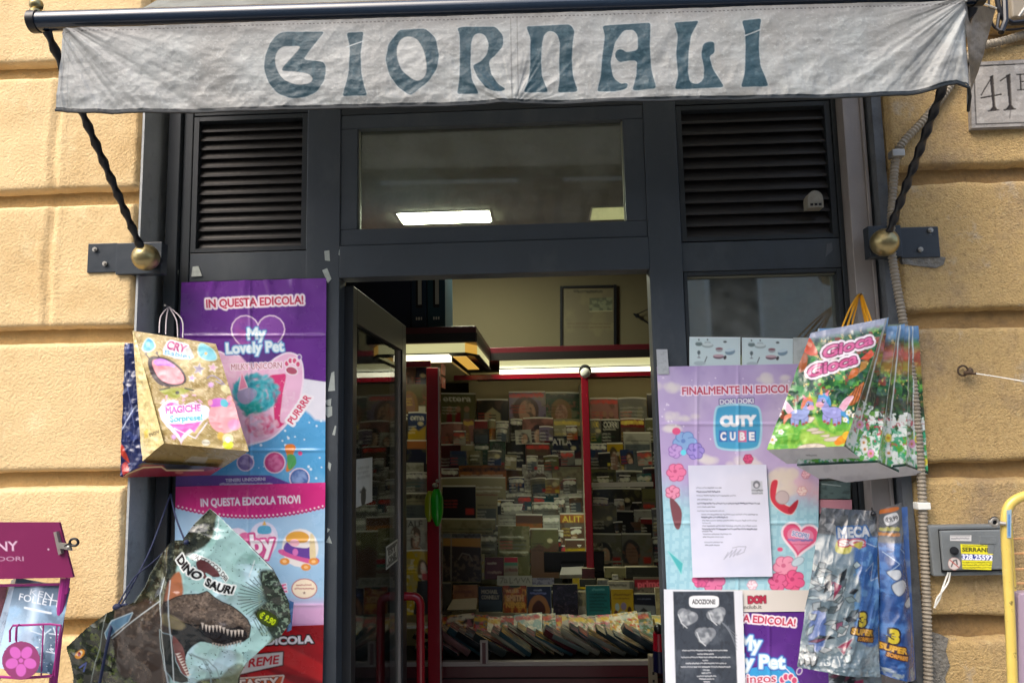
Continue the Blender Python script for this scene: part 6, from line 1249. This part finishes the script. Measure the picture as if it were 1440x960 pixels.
leftU = [
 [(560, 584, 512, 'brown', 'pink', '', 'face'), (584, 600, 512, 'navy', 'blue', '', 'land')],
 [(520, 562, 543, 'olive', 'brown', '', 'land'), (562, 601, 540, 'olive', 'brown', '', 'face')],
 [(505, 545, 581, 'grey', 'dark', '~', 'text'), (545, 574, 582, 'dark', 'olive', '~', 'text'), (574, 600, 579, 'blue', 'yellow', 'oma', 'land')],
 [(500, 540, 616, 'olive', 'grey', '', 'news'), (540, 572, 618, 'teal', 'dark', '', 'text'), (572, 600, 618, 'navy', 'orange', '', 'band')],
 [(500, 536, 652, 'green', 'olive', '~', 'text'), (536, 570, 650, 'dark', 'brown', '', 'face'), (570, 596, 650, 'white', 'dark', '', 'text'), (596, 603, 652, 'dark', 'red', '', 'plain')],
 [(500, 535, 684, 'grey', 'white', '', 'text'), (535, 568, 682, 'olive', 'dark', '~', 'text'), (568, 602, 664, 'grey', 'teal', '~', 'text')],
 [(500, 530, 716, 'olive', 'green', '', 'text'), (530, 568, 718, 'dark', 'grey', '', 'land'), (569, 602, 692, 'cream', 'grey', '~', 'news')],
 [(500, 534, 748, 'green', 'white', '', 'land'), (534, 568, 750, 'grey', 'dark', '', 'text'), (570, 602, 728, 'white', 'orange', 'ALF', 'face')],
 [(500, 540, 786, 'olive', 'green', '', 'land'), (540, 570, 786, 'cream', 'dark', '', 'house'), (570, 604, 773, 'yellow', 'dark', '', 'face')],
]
leftU = [[(a, b, c, ({'olive': 'cream', 'dark': 'grey', 'green': 'white', 'grey': 'white'}.get(d, d) if b <= 572 else d), e, f, g_) for a, b, c, d, e, f, g_ in r] for r in leftU]  # lighter covers behind the door glass make up for dim light there
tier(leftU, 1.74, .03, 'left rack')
# loose magazines pushed in front of the tiers
rz = random.Random(41); bases = ['white', 'cream', 'grey', 'dark', 'blue', 'brown', 'olive', 'teal', 'lilac', 'black', 'white', 'grey']
for li, (ya, x_a, x_b, n_) in enumerate(((602, 632, 815, 6), (637, 628, 812, 7), (672, 716, 816, 4), (699, 636, 818, 8), (744, 690, 818, 6), (764, 745, 822, 4), (634, 834, 922, 3), (670, 832, 920, 3), (702, 834, 925, 4), (731, 834, 922, 4))):
    for k in range(n_):
        xx = x_a+(x_b-x_a)*(k+.5)/n_+rz.uniform(-4, 4); w_ = rz.uniform(15, 25); b_ = rz.choice(bases); a_ = rz.choice(['red', 'orange', 'blue', 'white', 'green', 'yellow', 'dark']); st_ = rz.choice(['text', 'news', 'face', 'band', 'land', 'fig'])
        cover('magazine', xx-w_/2, xx+w_/2, ya+rz.uniform(-4, 4), 2.70-.028*(ya-552)/34-.02, .11 if ya > 720 else .085, b_, a_, rz.choice(['', '~', '~']), st_, 5000+li*40+k, f'small {b_} magazine with {a_} {SW[st_]}, {ORD[k]} in {ORD[li]} loose row {"right" if li > 5 else "left"} of upright', 'magazine', 'loose magazines pushed in front of the tiers', tilt=rz.uniform(-.07, .07), sp=1.1)
# ---- things on and over the shelves
t = thing('monitor', 'black flat screen seen from behind, in front of the rear magazines', 'monitor', tuple(P(807, 815, 2.3)))
scrn = mat('black_plastic', '#0a0a0c', .35)
pxbox('screen', 765, 850, 776, 804, 2.3, 2.34, scrn, t); pxbox('screen_edge', 829, 851, 804.5, 815, 2.3, 2.34, scrn, t); MB().cyl(P(800, 803, 2.33), P(800, 850, 2.33), .02, 10).obj('stand', scrn, t)
t = thing('paper_tray', 'pale grey shallow tray in front of the black screen', 'tray', tuple(P(805, 806, 2.25))); MB().quadbox([P(790, 797, 2.26), P(820, 796, 2.26), P(819, 807, 2.2), P(787, 808, 2.2)], Vector((0, .01, -.02))).obj('tray', mat('pale_tray', '#9c9a94', .5), t); MB().quadbox([P(789, 792, 2.27), P(821, 791.5, 2.27), P(820, 796, 2.265), P(790, 796.5, 2.265)], Vector((0, .01, -.01))).obj('tray_back', scrn, t)
def bk_(nm, x0, x1, y0, y1, Y, base, paint, lab, th=.03, cat='book', lean=.1, bright=1):
    a = P(x0, y0, Y); d = 1.93+Y; h = (y1-y0)/FPX*d
    S = Sheet([(x0, y0), (x1, y0), (x1, y1), (x0, y1)], base=base, sp=.9); paint(S); S.c = S.c*bright
    b = P(x1, y0, Y); wd = (b-a).length; ul = np.array((b-a)/wd); D = np.array([0, -math.sin(lean), -math.cos(lean)])
    pos = np.array(a)+S.u[:, None]*wd*ul+S.v[:, None]*h*D; nrm = np.array([0, math.cos(lean), -math.sin(lean)])
    c4 = [0, S.nu-1, S.nu*S.nv-1, S.nu*(S.nv-1)]; fr = pos[c4]; bkv = fr+nrm*th; ev = np.concatenate([fr, bkv]); ec = np.tile(lin('#b5ad94'), (8, 1)); ef = [(0, 1, 5, 4), (1, 2, 6, 5), (2, 3, 7, 6), (3, 0, 4, 7), (4, 5, 6, 7)]
    return tag(link(nm, S.mesh(nm, pos, GL, smooth_=False, extra=(ev, ef, ec))), lab, cat, 'books displayed on the counter' if cat == 'book' else None)
YB_ = 2.12
bk_('book', 622, 676, 750, 815, 2.2, '#3a302c', lambda S: (S.poly([(622, 750), (676, 750), (676, 756), (622, 756)], '#7a8488'), S.poly([(622, 756), (676, 756), (676, 768), (622, 766)], '#c09040'), scribble(S, 636, 674, 753, 4, '#1c1c1c', 4), S.blot(4, '#7c6a58', .5, .12, 3, .8, where=(S.Y > 778)*1.), S.line([(645, 784), (650, 776), (660, 778), (664, 786)], 1.6, '#8c8478'), S.line([(634.5, 750), (634.5, 815)], 1.4, '#a8a494'), S.line([(622.6, 750), (622.6, 815)], 1.2, '#a8a494'), S.line([(622, 814), (676, 814)], 1.4, '#8c8a60')), 'tall boxed volume with orange sky and a battle scene, left end of rear shelf')
bk_('book', 677, 681, 779, 812, 2.21, '#a8a488', lambda S: S.blot(3, '#b8a838', .5, .1, 3, .7), 'thin cream and yellow spine beside the boxed volume')
bk_('book', 682, 708, 783, 812, 2.2, '#5a1c22', lambda S: (scribble(S, 686, 697, 791, 2.5, '#c4b8a4', 5), scribble(S, 686, 704, 803, 3, '#a88a78', 3)), 'dark red boxed book with pale lettering above the counter')
bk_('book', 709, 728, 783, 808, 2.2, '#9a9480', lambda S: (S.poly([(709, 783), (728, 783), (728, 790), (709, 790)], '#b01c2c'), S.poly([(709, 790), (728, 790), (728, 794), (709, 794)], '#4a8a6c'), scribble(S, 711, 726, 800, 4, '#7a3a2c', 8)), 'small book with red, green and white bands beside the dark red box')
bk_('price_card', 699, 748, 809, 822, 2.12, '#b4b4a4', lambda S: [S.line(p_, .9, '#2c2c28', .85) for p_ in ([(703, 812), (708, 811.5), (704, 819)], [(710, 813), (709, 818), (713, 818), (712, 814)], [(717, 812), (717, 819), (721, 818)], [(723, 815), (726, 812), (728, 819), (731, 813)], [(733, 812), (736, 817), (739, 812)], [(740, 818), (742, 812), (745, 818)])] and None, 'handwritten price card propped over the counter books', .002, 'card', 0.05)
bk_('booklet', 734, 779, 812, 823, 2.16, '#8c8c9c', lambda S: (S.blot(3, '#4a4a6a', .5, .1, 3, .7), S.line([(735, 822.5), (776, 822.5)], 1.6, '#d0ccb0')), 'bluish white booklet lying behind the orange arch book', .006, 'booklet')
bk_('book', 597, 635, 819, 861, YB_, '#5a5648', lambda S: (S.blot(9, '#6e685a', .5, .2, 3, .5), [S.poly([(x, 856), (x+q_, 848), (x+2*q_, 856)], '#10100e') for x, q_ in ((600, 1.5), (606, 1.6), (610, 2.6), (618, 2), (621, 2), (626, 3), (630, 2))], S.poly([(597, 855), (635, 855), (635, 861), (597, 861)], '#7c7868', a=.6), S.line([(597, 819.5), (635, 819.5)], 1, '#b4b0a0')), 'grey misty book with a black tree line, leftmost in the counter row')
bk_('book', 637, 672, 822, 842, YB_, '#b0764a', lambda S: (S.blot(5, '#8a5034', .5, .1, 3, .6), scribble(S, 640, 661, 831, 3.6, '#7a4a3c', 8)), 'orange faced thick book lying in the counter row, second from left')
t = tag(MB().quadbox([P(637, 842, YB_-.03), P(671, 840, YB_-.03), P(669, 856, YB_-.12), P(628, 857, YB_-.12)], Vector((0, .05, -.02))).obj('page_block', M['pages']), 'thick cream block of pages below the orange faced book', 'book')
bk_('book', 673, 706, 824, 857, YB_, '#141a2c', lambda S: (S.poly([(673, 842), (706, 842), (706, 857), (673, 857)], '#38444a'), S.text('MICHAEL', (677, 831), (700, 831), 4.6, '#c4b89c', bold=.03), S.text('CONNELLY', (677, 838), (702, 838), 4.6, '#c4b89c', bold=.03)), 'dark blue book with two lines of pale capitals, third in the counter row')
bk_('book', 707, 740, 822, 858, YB_, '#a8481c', lambda S: (S.blot(5, '#d89c3c', .5, .1, 3, .8), S.blot(4, '#5a2414', .55, .1, 5, .7), S.text('WILBUR', (711, 830), (730, 830), 4, '#d8b480', bold=.03), S.text('SMITH', (712, 839), (736, 839), 7, '#e0b47c', bold=.05), S.text('NEMESI', (711, 848), (737, 848), 6.5, '#e4b048', bold=.05), S.ell(724, 823, 8, 3, '#344a2c')), 'flaming orange book lettered SMITH NEMESI in the counter row')
bk_('book', 741, 775, 824, 859, YB_, '#1c2444', lambda S: (S.poly(smooth([(744, 859), (744, 846), (749, 838), (757, 835), (765, 838), (770, 846), (771, 859)]), '#a06a3c'), S.poly(smooth([(749, 859), (749, 849), (757, 842), (765, 849), (765, 859)]), '#4a2420'), scribble(S, 751, 762, 829, 2.2, '#8c94b4', 3), scribble(S, 746, 767, 833, 2.4, '#7c84c0', 4), S.line([(775, 824), (775, 859)], 1.2, '#8c94a0')), 'dark blue book with a brown arch on its cover, in the counter row')
bk_('book', 777, 812, 821, 867, YB_, '#191422', lambda S: (S.blot(5, '#2c2438', .5, .12, 3, .8), S.blot(2.5, '#5a4654', .66, .05, 6, .6)), 'tall black speckled book in the middle of the counter row')
bk_('book', 813, 823, 832, 868, YB_+.02, '#8c8468', lambda S: (S.blot(4, '#4c4a3c', .5, .1, 3, .8), S.poly([(813, 850), (823, 850), (823, 868), (813, 868)], '#9c9488')), 'narrow stack of cream booklets between the black book and teal book')
bk_('book', 823.5, 857, 823, 866, YB_-.01, '#1a6468', lambda S: [scribble(S, 829, 852-(k % 2)*4, 834+k*4.2, 2.2, '#0c3438', 3+k) for k in range(6)] and scribble(S, 833, 849, 828, 2.4, '#5ea0a0', 2), 'teal book with dark lines of text on the counter')
bk_('book', 859, 890, 828, 866, YB_-.01, '#a88a1c', lambda S: (scribble(S, 863, 886, 835, 2.4, '#6a4c1a', 2), scribble(S, 863, 884, 840, 1.6, '#6a4c1a', 3), S.ell(867, 851, 3, 5, '#8ca0a8'), S.ell(876, 850, 4, 5, '#7a6c8c'), S.ell(875, 861, 6, 5, '#9ca4a0'), S.ell(875, 861, 2.4, 2.4, '#2c3434'), S.ell(865, 860, 3, 5, '#4a1c20'), S.ell(884, 856, 3, 6, '#3a2018')), 'mustard yellow book with small figures on the counter')
bk_('book', 891, 921, 834, 866, YB_-.01, '#141828', lambda S: (S.line([(891, 834.5), (921, 834.5)], 1.6, '#b4b4ac'), scribble(S, 896, 916, 841, 1.4, '#6a6e84', 3), S.poly([(891, 848), (921, 850), (921, 866), (891, 866)], '#6c7078'), S.poly([(898, 857), (904, 852), (912, 858)], '#2c2c30')), 'navy and grey book near the right end of the counter row')
bk_('book', 921, 934, 826, 862, YB_-.02, '#968a68', lambda S: S.blot(5, '#b4a880', .5, .15, 3, .8), 'cream booklet at the right end of the counter row')
bk_('magazine', 891, 936, 811, 832, YB_+.05, '#6c6458', lambda S: (S.poly([(892, 814), (936, 814), (936, 824), (892, 824)], '#8c1c2c'), S.text('primo', (896, 820), (930, 819), 8, '#d86070', bold=.05), S.blot(3, '#3c342c', .5, .1, 3, .7, where=(S.Y > 825)*1.)), 'magazine with red masthead reading primo behind the navy book', .006, 'magazine')
bk_('box', 855, 891, 817, 827, YB_+.04, '#a8a498', lambda S: (scribble(S, 858, 880, 822, 3, '#2c2c2c', 4), S.poly([(885, 815), (891, 815), (891, 827), (885, 827)], '#6c6c64')), 'flat white box with small dark lettering over the yellow book', .03, 'box', 0)
for i, (x0, x1, y0, y1, c_, w_) in enumerate(((850, 880, 798, 811, '#7c7854', 'olive'), (880, 925, 797, 812, '#33342e', 'dark grey'), (861, 869, 808, 814, '#b8b8b0', 'tiny white'), (818, 836, 799, 812, '#4c1c20', 'dark red'), (815, 838, 814, 824, '#2a302e', 'dark green'), (840, 856, 815, 825, '#6a6e72', 'light grey'), (595, 650, 812, 820, '#5c584c', 'brown grey'), (648, 672, 810, 821, '#141824', 'black blue'))):
    bk_('carton', x0, x1, y0, y1, YB_+.08-.01*(i % 3), c_, lambda S: S.blot(5, '#1c1c1a', .6, .1, i, .5), f'{w_} small carton among the goods behind the counter books', .05, 'carton', 0)
# ---- counter
ct = thing('counter', 'dark red shop counter with a pale metal ledge holding magazines, low in the doorway', 'counter', (0, 1.8, 0))
YC = 1.55
zl0, zl1 = PZ_(740, 936, YC), PZ_(740, 929.5, YC)
MB().box(-1.0, .62, YC, YC+.03, zl0, zl1).obj('ledge', M['alu'], ct, bevel=.002)
MB().box(-1.0, .62, YC+.01, YC+.7, .0, zl0-.001).obj('front_panel', M['darkred'], ct)
for z_ in (zl0-.05, zl0-.12): MB().box(-.99, .61, YC+.004, YC+.0095, z_-.004, z_).obj('groove', M['black'], ct)
MB().box(-1.0, .62, YC+.031, YC+.7, zl0+.0005, zl0+.012).obj('bin_floor', M['darkshelf'], ct)
zs = PZ_(740, 871, YB_-.1)
MB().box(-1.0, .62, YC+.42, YC+.72, zl0+.013, zs).obj('book_shelf', M['shelf'], ct)
pp = P(681, 932, YC-.005); MB().box(pp.x-.018, pp.x+.018, YC-.012, YC-.0005, pp.z, PZ_(681, 899, YC)).obj('ledge_post', M['alu'], ct, bevel=.002); MB().box(pp.x-.008, pp.x+.008, YC-.0135, YC-.0125, pp.z, PZ_(681, 902, YC)).obj('post_insert', M['darkred'], ct)
# leaning magazines in the bin: each a separate one, spines and fore-edges towards the street
rq = random.Random(12)
cols = ['#3a4444', '#6a6c66', '#4a1c26', '#22303a', '#565a58', '#8c8a7c', '#2a3436', '#7c5a58', '#30505a', '#444a48', '#1c2428', '#5c6a68']
def bin_mag(xb, zb, L, th, ang, c1, c2, y0, lab, cat='magazine'):
    S = Sheet([(0, 0), (60, 0), (60, 70), (0, 70)], base=c2, sp=3.2); S.blot(9, rq.choice(['#c86a5c', '#d8c49a', '#7a94a0', '#b4747c', '#d8d4c4', '#e0b84a']), .5, .12, int(xb*999), .9); S.blot(5, rq.choice(['#38342c', '#e8e4d4', '#a83c3c']), .58, .1, int(xb*777)+3, .8)
    ca, sa = math.cos(ang), math.sin(ang); U = np.array([ca, 0, -sa]); N_ = np.array([sa, 0, ca]); dep = rq.uniform(.09, .13)
    a = np.array([xb, y0, zb])
    pos = a+S.u[:, None]*L*U+(1-S.v)[:, None]*dep*np.array([0, 1, 0])+np.array([0, 0, 0])+th*N_
    c4 = [0, S.nu-1, S.nu*S.nv-1, S.nu*(S.nv-1)]; fr = pos[c4]; ev = np.concatenate([fr, fr-th*N_]); ec = np.tile(lin(c1), (8, 1)); ef = [(0, 1, 5, 4), (1, 2, 6, 5), (2, 3, 7, 6), (3, 0, 4, 7), (4, 5, 6, 7)]
    return tag(link('magazine', S.mesh('magazine', pos, GL, smooth_=False, extra=(ev, ef, ec))), lab, cat, 'magazines leaning in the counter bin')
zb0 = zl0+.016
xs_ = np.linspace(PX_(606, 900, YC+.1), PX_(925, 900, YC+.1), 27)
ORD2 = ORD+['thirteenth', 'fourteenth', 'fifteenth', 'sixteenth', 'seventeenth', 'eighteenth', 'nineteenth', 'twentieth', 'twenty-first', 'twenty-second', 'twenty-third', 'twenty-fourth', 'twenty-fifth', 'twenty-sixth', 'twenty-seventh']
for i, x in enumerate(xs_):
    th = rq.choice([.006, .01, .014, .02, .028]); L = rq.uniform(.15, .2); ang = R_(rq.uniform(25, 36))
    z_ = zb0+L*math.sin(ang)+rq.uniform(.0, .012); w_ = rq.choice(cols)
    bin_mag(x-.08, z_, L, th, ang, w_, rq.choice(cols), YC+.045+rq.uniform(0, .03), f'leaning magazine, {ORD2[i]} from the left in the counter bin')
# loose comics lying on the slope behind them
for i, x in enumerate(np.linspace(PX_(606, 880, YC+.3), PX_(915, 880, YC+.3), 17)):
    c_ = rq.choice(['#a8a094', '#8c3c34', '#b4a86c', '#9a8c88', '#a86c7c', '#c4bca8', '#6c7c84'])
    S = Sheet([(0, 0), (40, 0), (40, 50), (0, 50)], base=c_, sp=1.7)
    for k in range(4): S.blot(rq.uniform(3, 7), rq.choice(['#c83c34', '#e8e0c8', '#d8a83c', '#28303c', '#7a9c9c', '#d87c94', '#3c5a3c']), .55, .06, i*7+k, .9)
    scribble(S, 4, 34, 7, 6, rq.choice(['#e8e4d8', '#c02830', '#e8c83c']), i)
    a = np.array([x-.06, YC+.19-.006*(i % 4), zs-.06+.004*(i % 4)]); U = np.array([math.cos(.12*math.sin(i)), 0, .12*math.sin(i)]); D = np.array([0, .8, .42]); D = D/np.linalg.norm(D)
    pos = a+S.u[:, None]*.135*U+(1-S.v)[:, None]*.21*D
    c4 = [0, S.nu-1, S.nu*S.nv-1, S.nu*(S.nv-1)]; fr = pos[c4]; nn = np.cross(U, D); nn = nn/np.linalg.norm(nn)*.008; nn = nn if nn[2] < 0 else -nn; ev = np.concatenate([fr, fr+nn]); ec = np.tile(lin('#a8a28c'), (8, 1)); ef = [(0, 1, 5, 4), (1, 2, 6, 5), (2, 3, 7, 6), (3, 0, 4, 7), (4, 5, 6, 7)]
    tag(link('comic', S.mesh('comic', pos, GL, smooth_=False, extra=(ev, ef, ec))), f'colourful comic lying on the counter slope, {ORD2[i]} from the left', 'comic', 'comics lying on the counter slope')
t = thing('paper_wedge', 'yellow and white leaflet bundle at the left end of the counter bin', 'leaflets', tuple(P(600, 890, YC+.08)))
panel('wrapper', [(594, 877), (620, 877), (606, 899), (592, 905)], [YC+.1, YC+.12, YC+.04, YC+.03], GL, t, '#b8b4a0', lambda S: (S.poly([(599, 880), (612, 879), (607, 889), (598, 898)], '#d8c020', True), S.blot(3, '#d87c3c', .55, .1, 3, .6, where=(S.Y < 890)*(S.X < 610)*1.)))
MB().quadbox([P(594, 876, YC+.1), P(621, 876, YC+.12), P(619, 879, YC+.1), P(592, 880, YC+.08)], Vector((0, .06, -.01))).obj('sheets', M['pages'], t)
# right end fittings
t = thing('side_rack', 'beige perforated shelf upright at the right end of the counter', 'rack', tuple(P(915, 940, YC)))
MB().box(PX_(913, 940, YC-.1), PX_(924, 940, YC-.1), YC-.1, YC-.06, .3, PZ_(915, 922, YC-.1)).obj('upright', mat('beige_rack', '#7c7260', .6, var=.1), t)
for k in range(3): MB().box(PX_(917, 940, YC-.1), PX_(920, 940, YC-.1), YC-.1015, YC-.1005, PZ_(918, 948+k*11, YC-.1), PZ_(918, 944+k*11, YC-.1)).obj('slot', M['black'], t)
t = thing('spray_bottle', 'red and dark blue bottle standing at the right end of the counter', 'bottle', tuple(P(928, 940, YC-.15)))
MB().cyl(P(929, 943, YC-.15), P(928, 914, YC-.15), .03, 14).obj('body', mat('navy_plastic', '#0e1030', .3), t, sm=True); MB().cyl(P(928, 913.5, YC-.15), P(927, 889, YC-.15), .029, 14, .026).obj('label_band', M['red'], t, sm=True); MB().ball(P(926, 884, YC-.15), .02).obj('cap', M['iron'], t, sm=True)
# green and yellow toy on the red post
t = thing('hanging_toy', 'bright green and yellow plastic toy hanging in front of the red post', 'toy', tuple(P(611, 710, YL-.02)))
gp = mat('bright_green_plastic', '#0fa01c', .3, coat=.5); yp = mat('yellow_green_plastic', '#8c9a14', .35, coat=.4)
def loz(x0, y0, x1, y1, w, m, nm, y=YL-.02):
    a, b = P(x0, y0, y), P(x1, y1, y); pts = [a.lerp(b, k/8) for k in range(9)]; r = [w*(.35+.65*math.sin(math.pi*min(.5+.0, .08+.42*min(1, k/3))) if k < 6 else w*(1-.28*(k-5))/w*1) for k in range(9)]
    return MB().tube(pts, [w*f for f in (.45, .8, 1, 1, 1, .95, .85, .6, .3)], 12).obj(nm, m, t, sm=True)
loz(614, 687, 615, 739, .027, gp, 'green_half'); loz(605, 690, 603, 733, .021, yp, 'yellow_half', YL-.01)
MB().ball(P(612, 682, YL-.02), .013, sz=.8).ball(P(615, 676, YL-.02), .008).obj('hook_cap', M['steel'], t, sm=True)
# binders above the left canopy
YD = YL+.1
t0 = thing('storage_box', 'large dark blue box on top of the left canopy', 'box', tuple(P(540, 457, YD)))
zc = zf[0]+.001
MB().box(PX_(486, 430, YD), PX_(577.5, 430, YD), YD, YD+.3, zc, zc+.34).obj('carton', mat('navy_box', '#0a1a38', .6), t0, bevel=.003); MB().box(PX_(486, 430, YD)-.003, PX_(578, 430, YD), YD-.003, YD+.303, zc+.3405, zc+.36).obj('lid', mat('navy_lid', '#12264a', .6), t0, bevel=.003)
for i, (x0, x1, zt_) in enumerate(((578.5, 600, 0), (601, 626, 1))):
    t = thing('ring_binder', ['dark blue ring binder with white spine label next to the blue box', 'teal ring binder with white spine label, right end of the row on the canopy'][i], 'binder', tuple(P((x0+x1)/2, 455, YD)), 'ring binders on the canopy')
    xa, xb = PX_(x0, 430, YD-.01), PX_(x1, 430, YD-.01)
    MB().box(xa, xb, YD-.01, YD+.27, zc, zc+.32).obj('case', mat('binder_'+'ab'[i], ['#0d2a44', '#0f3c4c'][i], .5), t, bevel=.003)
    xm = xa+(xb-xa)*(.5 if i == 0 else .5); w_ = .014
    MB().box(xm-w_, xm+w_, YD-.0125, YD-.0105, zc+.10, zc+.26).obj('label_holder', M['black'], t); MB().box(xm-w_*.3, xm+w_*.9, YD-.0145, YD-.013, zc+.115, zc+.25).obj('spine_label', mat('binder_label_'+'ab'[i], '#a9ada8', .6), t)
    for k in range(3): MB().box(xm-w_+k*.011, xm-w_+.006+k*.011, YD-.0125, YD-.011, zc+.045, zc+.058).obj('dot', M['white'], t)
# framed print on the rear wall
t = thing('framed_certificate', 'faded print in a thin dark frame on the rear wall above the canopy', 'picture', tuple(P(827, 450, 2.88)))
YW = 2.885
S = Sheet([(791, 405), (863, 403), (863, 500), (791, 500)], base='#5a5440', sp=1.2); S.blot(20, '#6a6448', .5, .2, 3, .5); scribble(S, 808, 846, 410, 3.4, '#2c2a20', 4); S.poly([(829, 419), (861, 418), (861, 437), (829, 438)], '#454a3a'); S.blot(5, '#6c7058', .5, .1, 4, .7, where=S.inside([(829, 419), (861, 418), (861, 437), (829, 438)])); S.line([(829, 438), (861, 437)], 1, '#8c886c')
for y_ in (455, 460): scribble(S, 798, 858, y_, 1.2, '#4c3a28', int(y_))
S.build('print', M['print'], YW, t)
fr = [(787.5, 402), (791, 402), (791, 510), (787.5, 510)], [(863, 400), (867, 400), (867, 510), (863, 510)], [(791.2, 402), (862.8, 400.5), (862.8, 404), (791.2, 405)], [(791.2, 506), (862.8, 506), (862.8, 510), (791.2, 510)]
for f_ in fr: MB().quadbox([P(x, y, YW-.012) for x, y in f_], Vector((0, .014, 0))).obj('frame', M['iron'], t)
t = thing('wall_wire_hook', 'thin dark wire hook on the rear wall half hidden by the door post', 'clock', tuple(P(893, 443, 2.88)))  # dark wires in a V; what they belong to is unknown
MB().cyl(P(893, 443, 2.87), P(930, 426, 2.87), .003, 6).obj('wire_arm', M['iron'], t); MB().cyl(P(891, 441, 2.868), P(930, 466, 2.868), .006, 6).obj('wire_arm', M['iron'], t); MB().ball(P(896, 444, 2.872), .014, sy=.4).obj('tip', M['iron'], t, sm=True)
# lit ceiling panels
for i, (x0, x1, y0, y1, sl_) in enumerate(((556, 690, 297, 315, 13), (834, 900, 291, 309, 0))):
    t = thing('ceiling_light', ['wide bright ceiling panel seen low in the transom glass', 'short yellow ceiling light at the right end of the transom glass'][i], 'light')
    zc_ = 2.775
    def atz(px_, py_):
        a = P(px_, py_, 0); e = Vector(EYE.tolist()); d = a-e; k = (zc_-e.z)/d.z; return e+d*k
    p4 = [atz(x0, y0), atz(x1-3, y0), atz(x1, y1), atz(x0+sl_, y1)]
    ym = [(p.y) for p in p4]; yn, yf_ = max(ym[0], ym[1]), min(ym[2], ym[3]); 
    xa, xb = p4[0].x, p4[1].x; y0_, y1_ = min(yn, yf_), max(yn, yf_)
    y1_ = max(y1_, y0_+.12)
    t.location = ((xa+xb)/2, (y0_+y1_)/2, zc_)
    if i == 0: xa, xb = (p4[0].x+p4[3].x)/2, (p4[1].x+p4[2].x)/2
    MB().box(xa, xb, y0_, y1_, zc_-.003, zc_).obj('panel', M['led'] if i == 0 else M['tube'], t); MB().box(xa-.01, xb+.01, y0_-.01, y1_+.01, zc_+.0005, zc_+.004).obj('frame', M['white'], t)
    print('PANEL', i, xa, xb, y0_, y1_)
# the house across the street, seen only in the glass
t = thing('building', 'grey plastered house across the street, mirrored faintly in the side window', 'building', (0, -14, 0))
og = mat('grey_plaster_house', '#cfc9bb', .9, var=.1); MB().box(-16, 16, -15, -14, 0, 9).obj('wall', og, t)
for i in range(7):
    for j in range(3):
        xw = -12+i*4; zw = .6+j*2.9; w_ = MB().box(xw-.6, xw+.6, -13.99, -13.95, zw, zw+1.8).obj('window', M['white'], t); MB().box(xw-.5, xw+.5, -13.949, -13.93, zw+.1, zw+1.7).obj('pane', M['black'], w_)
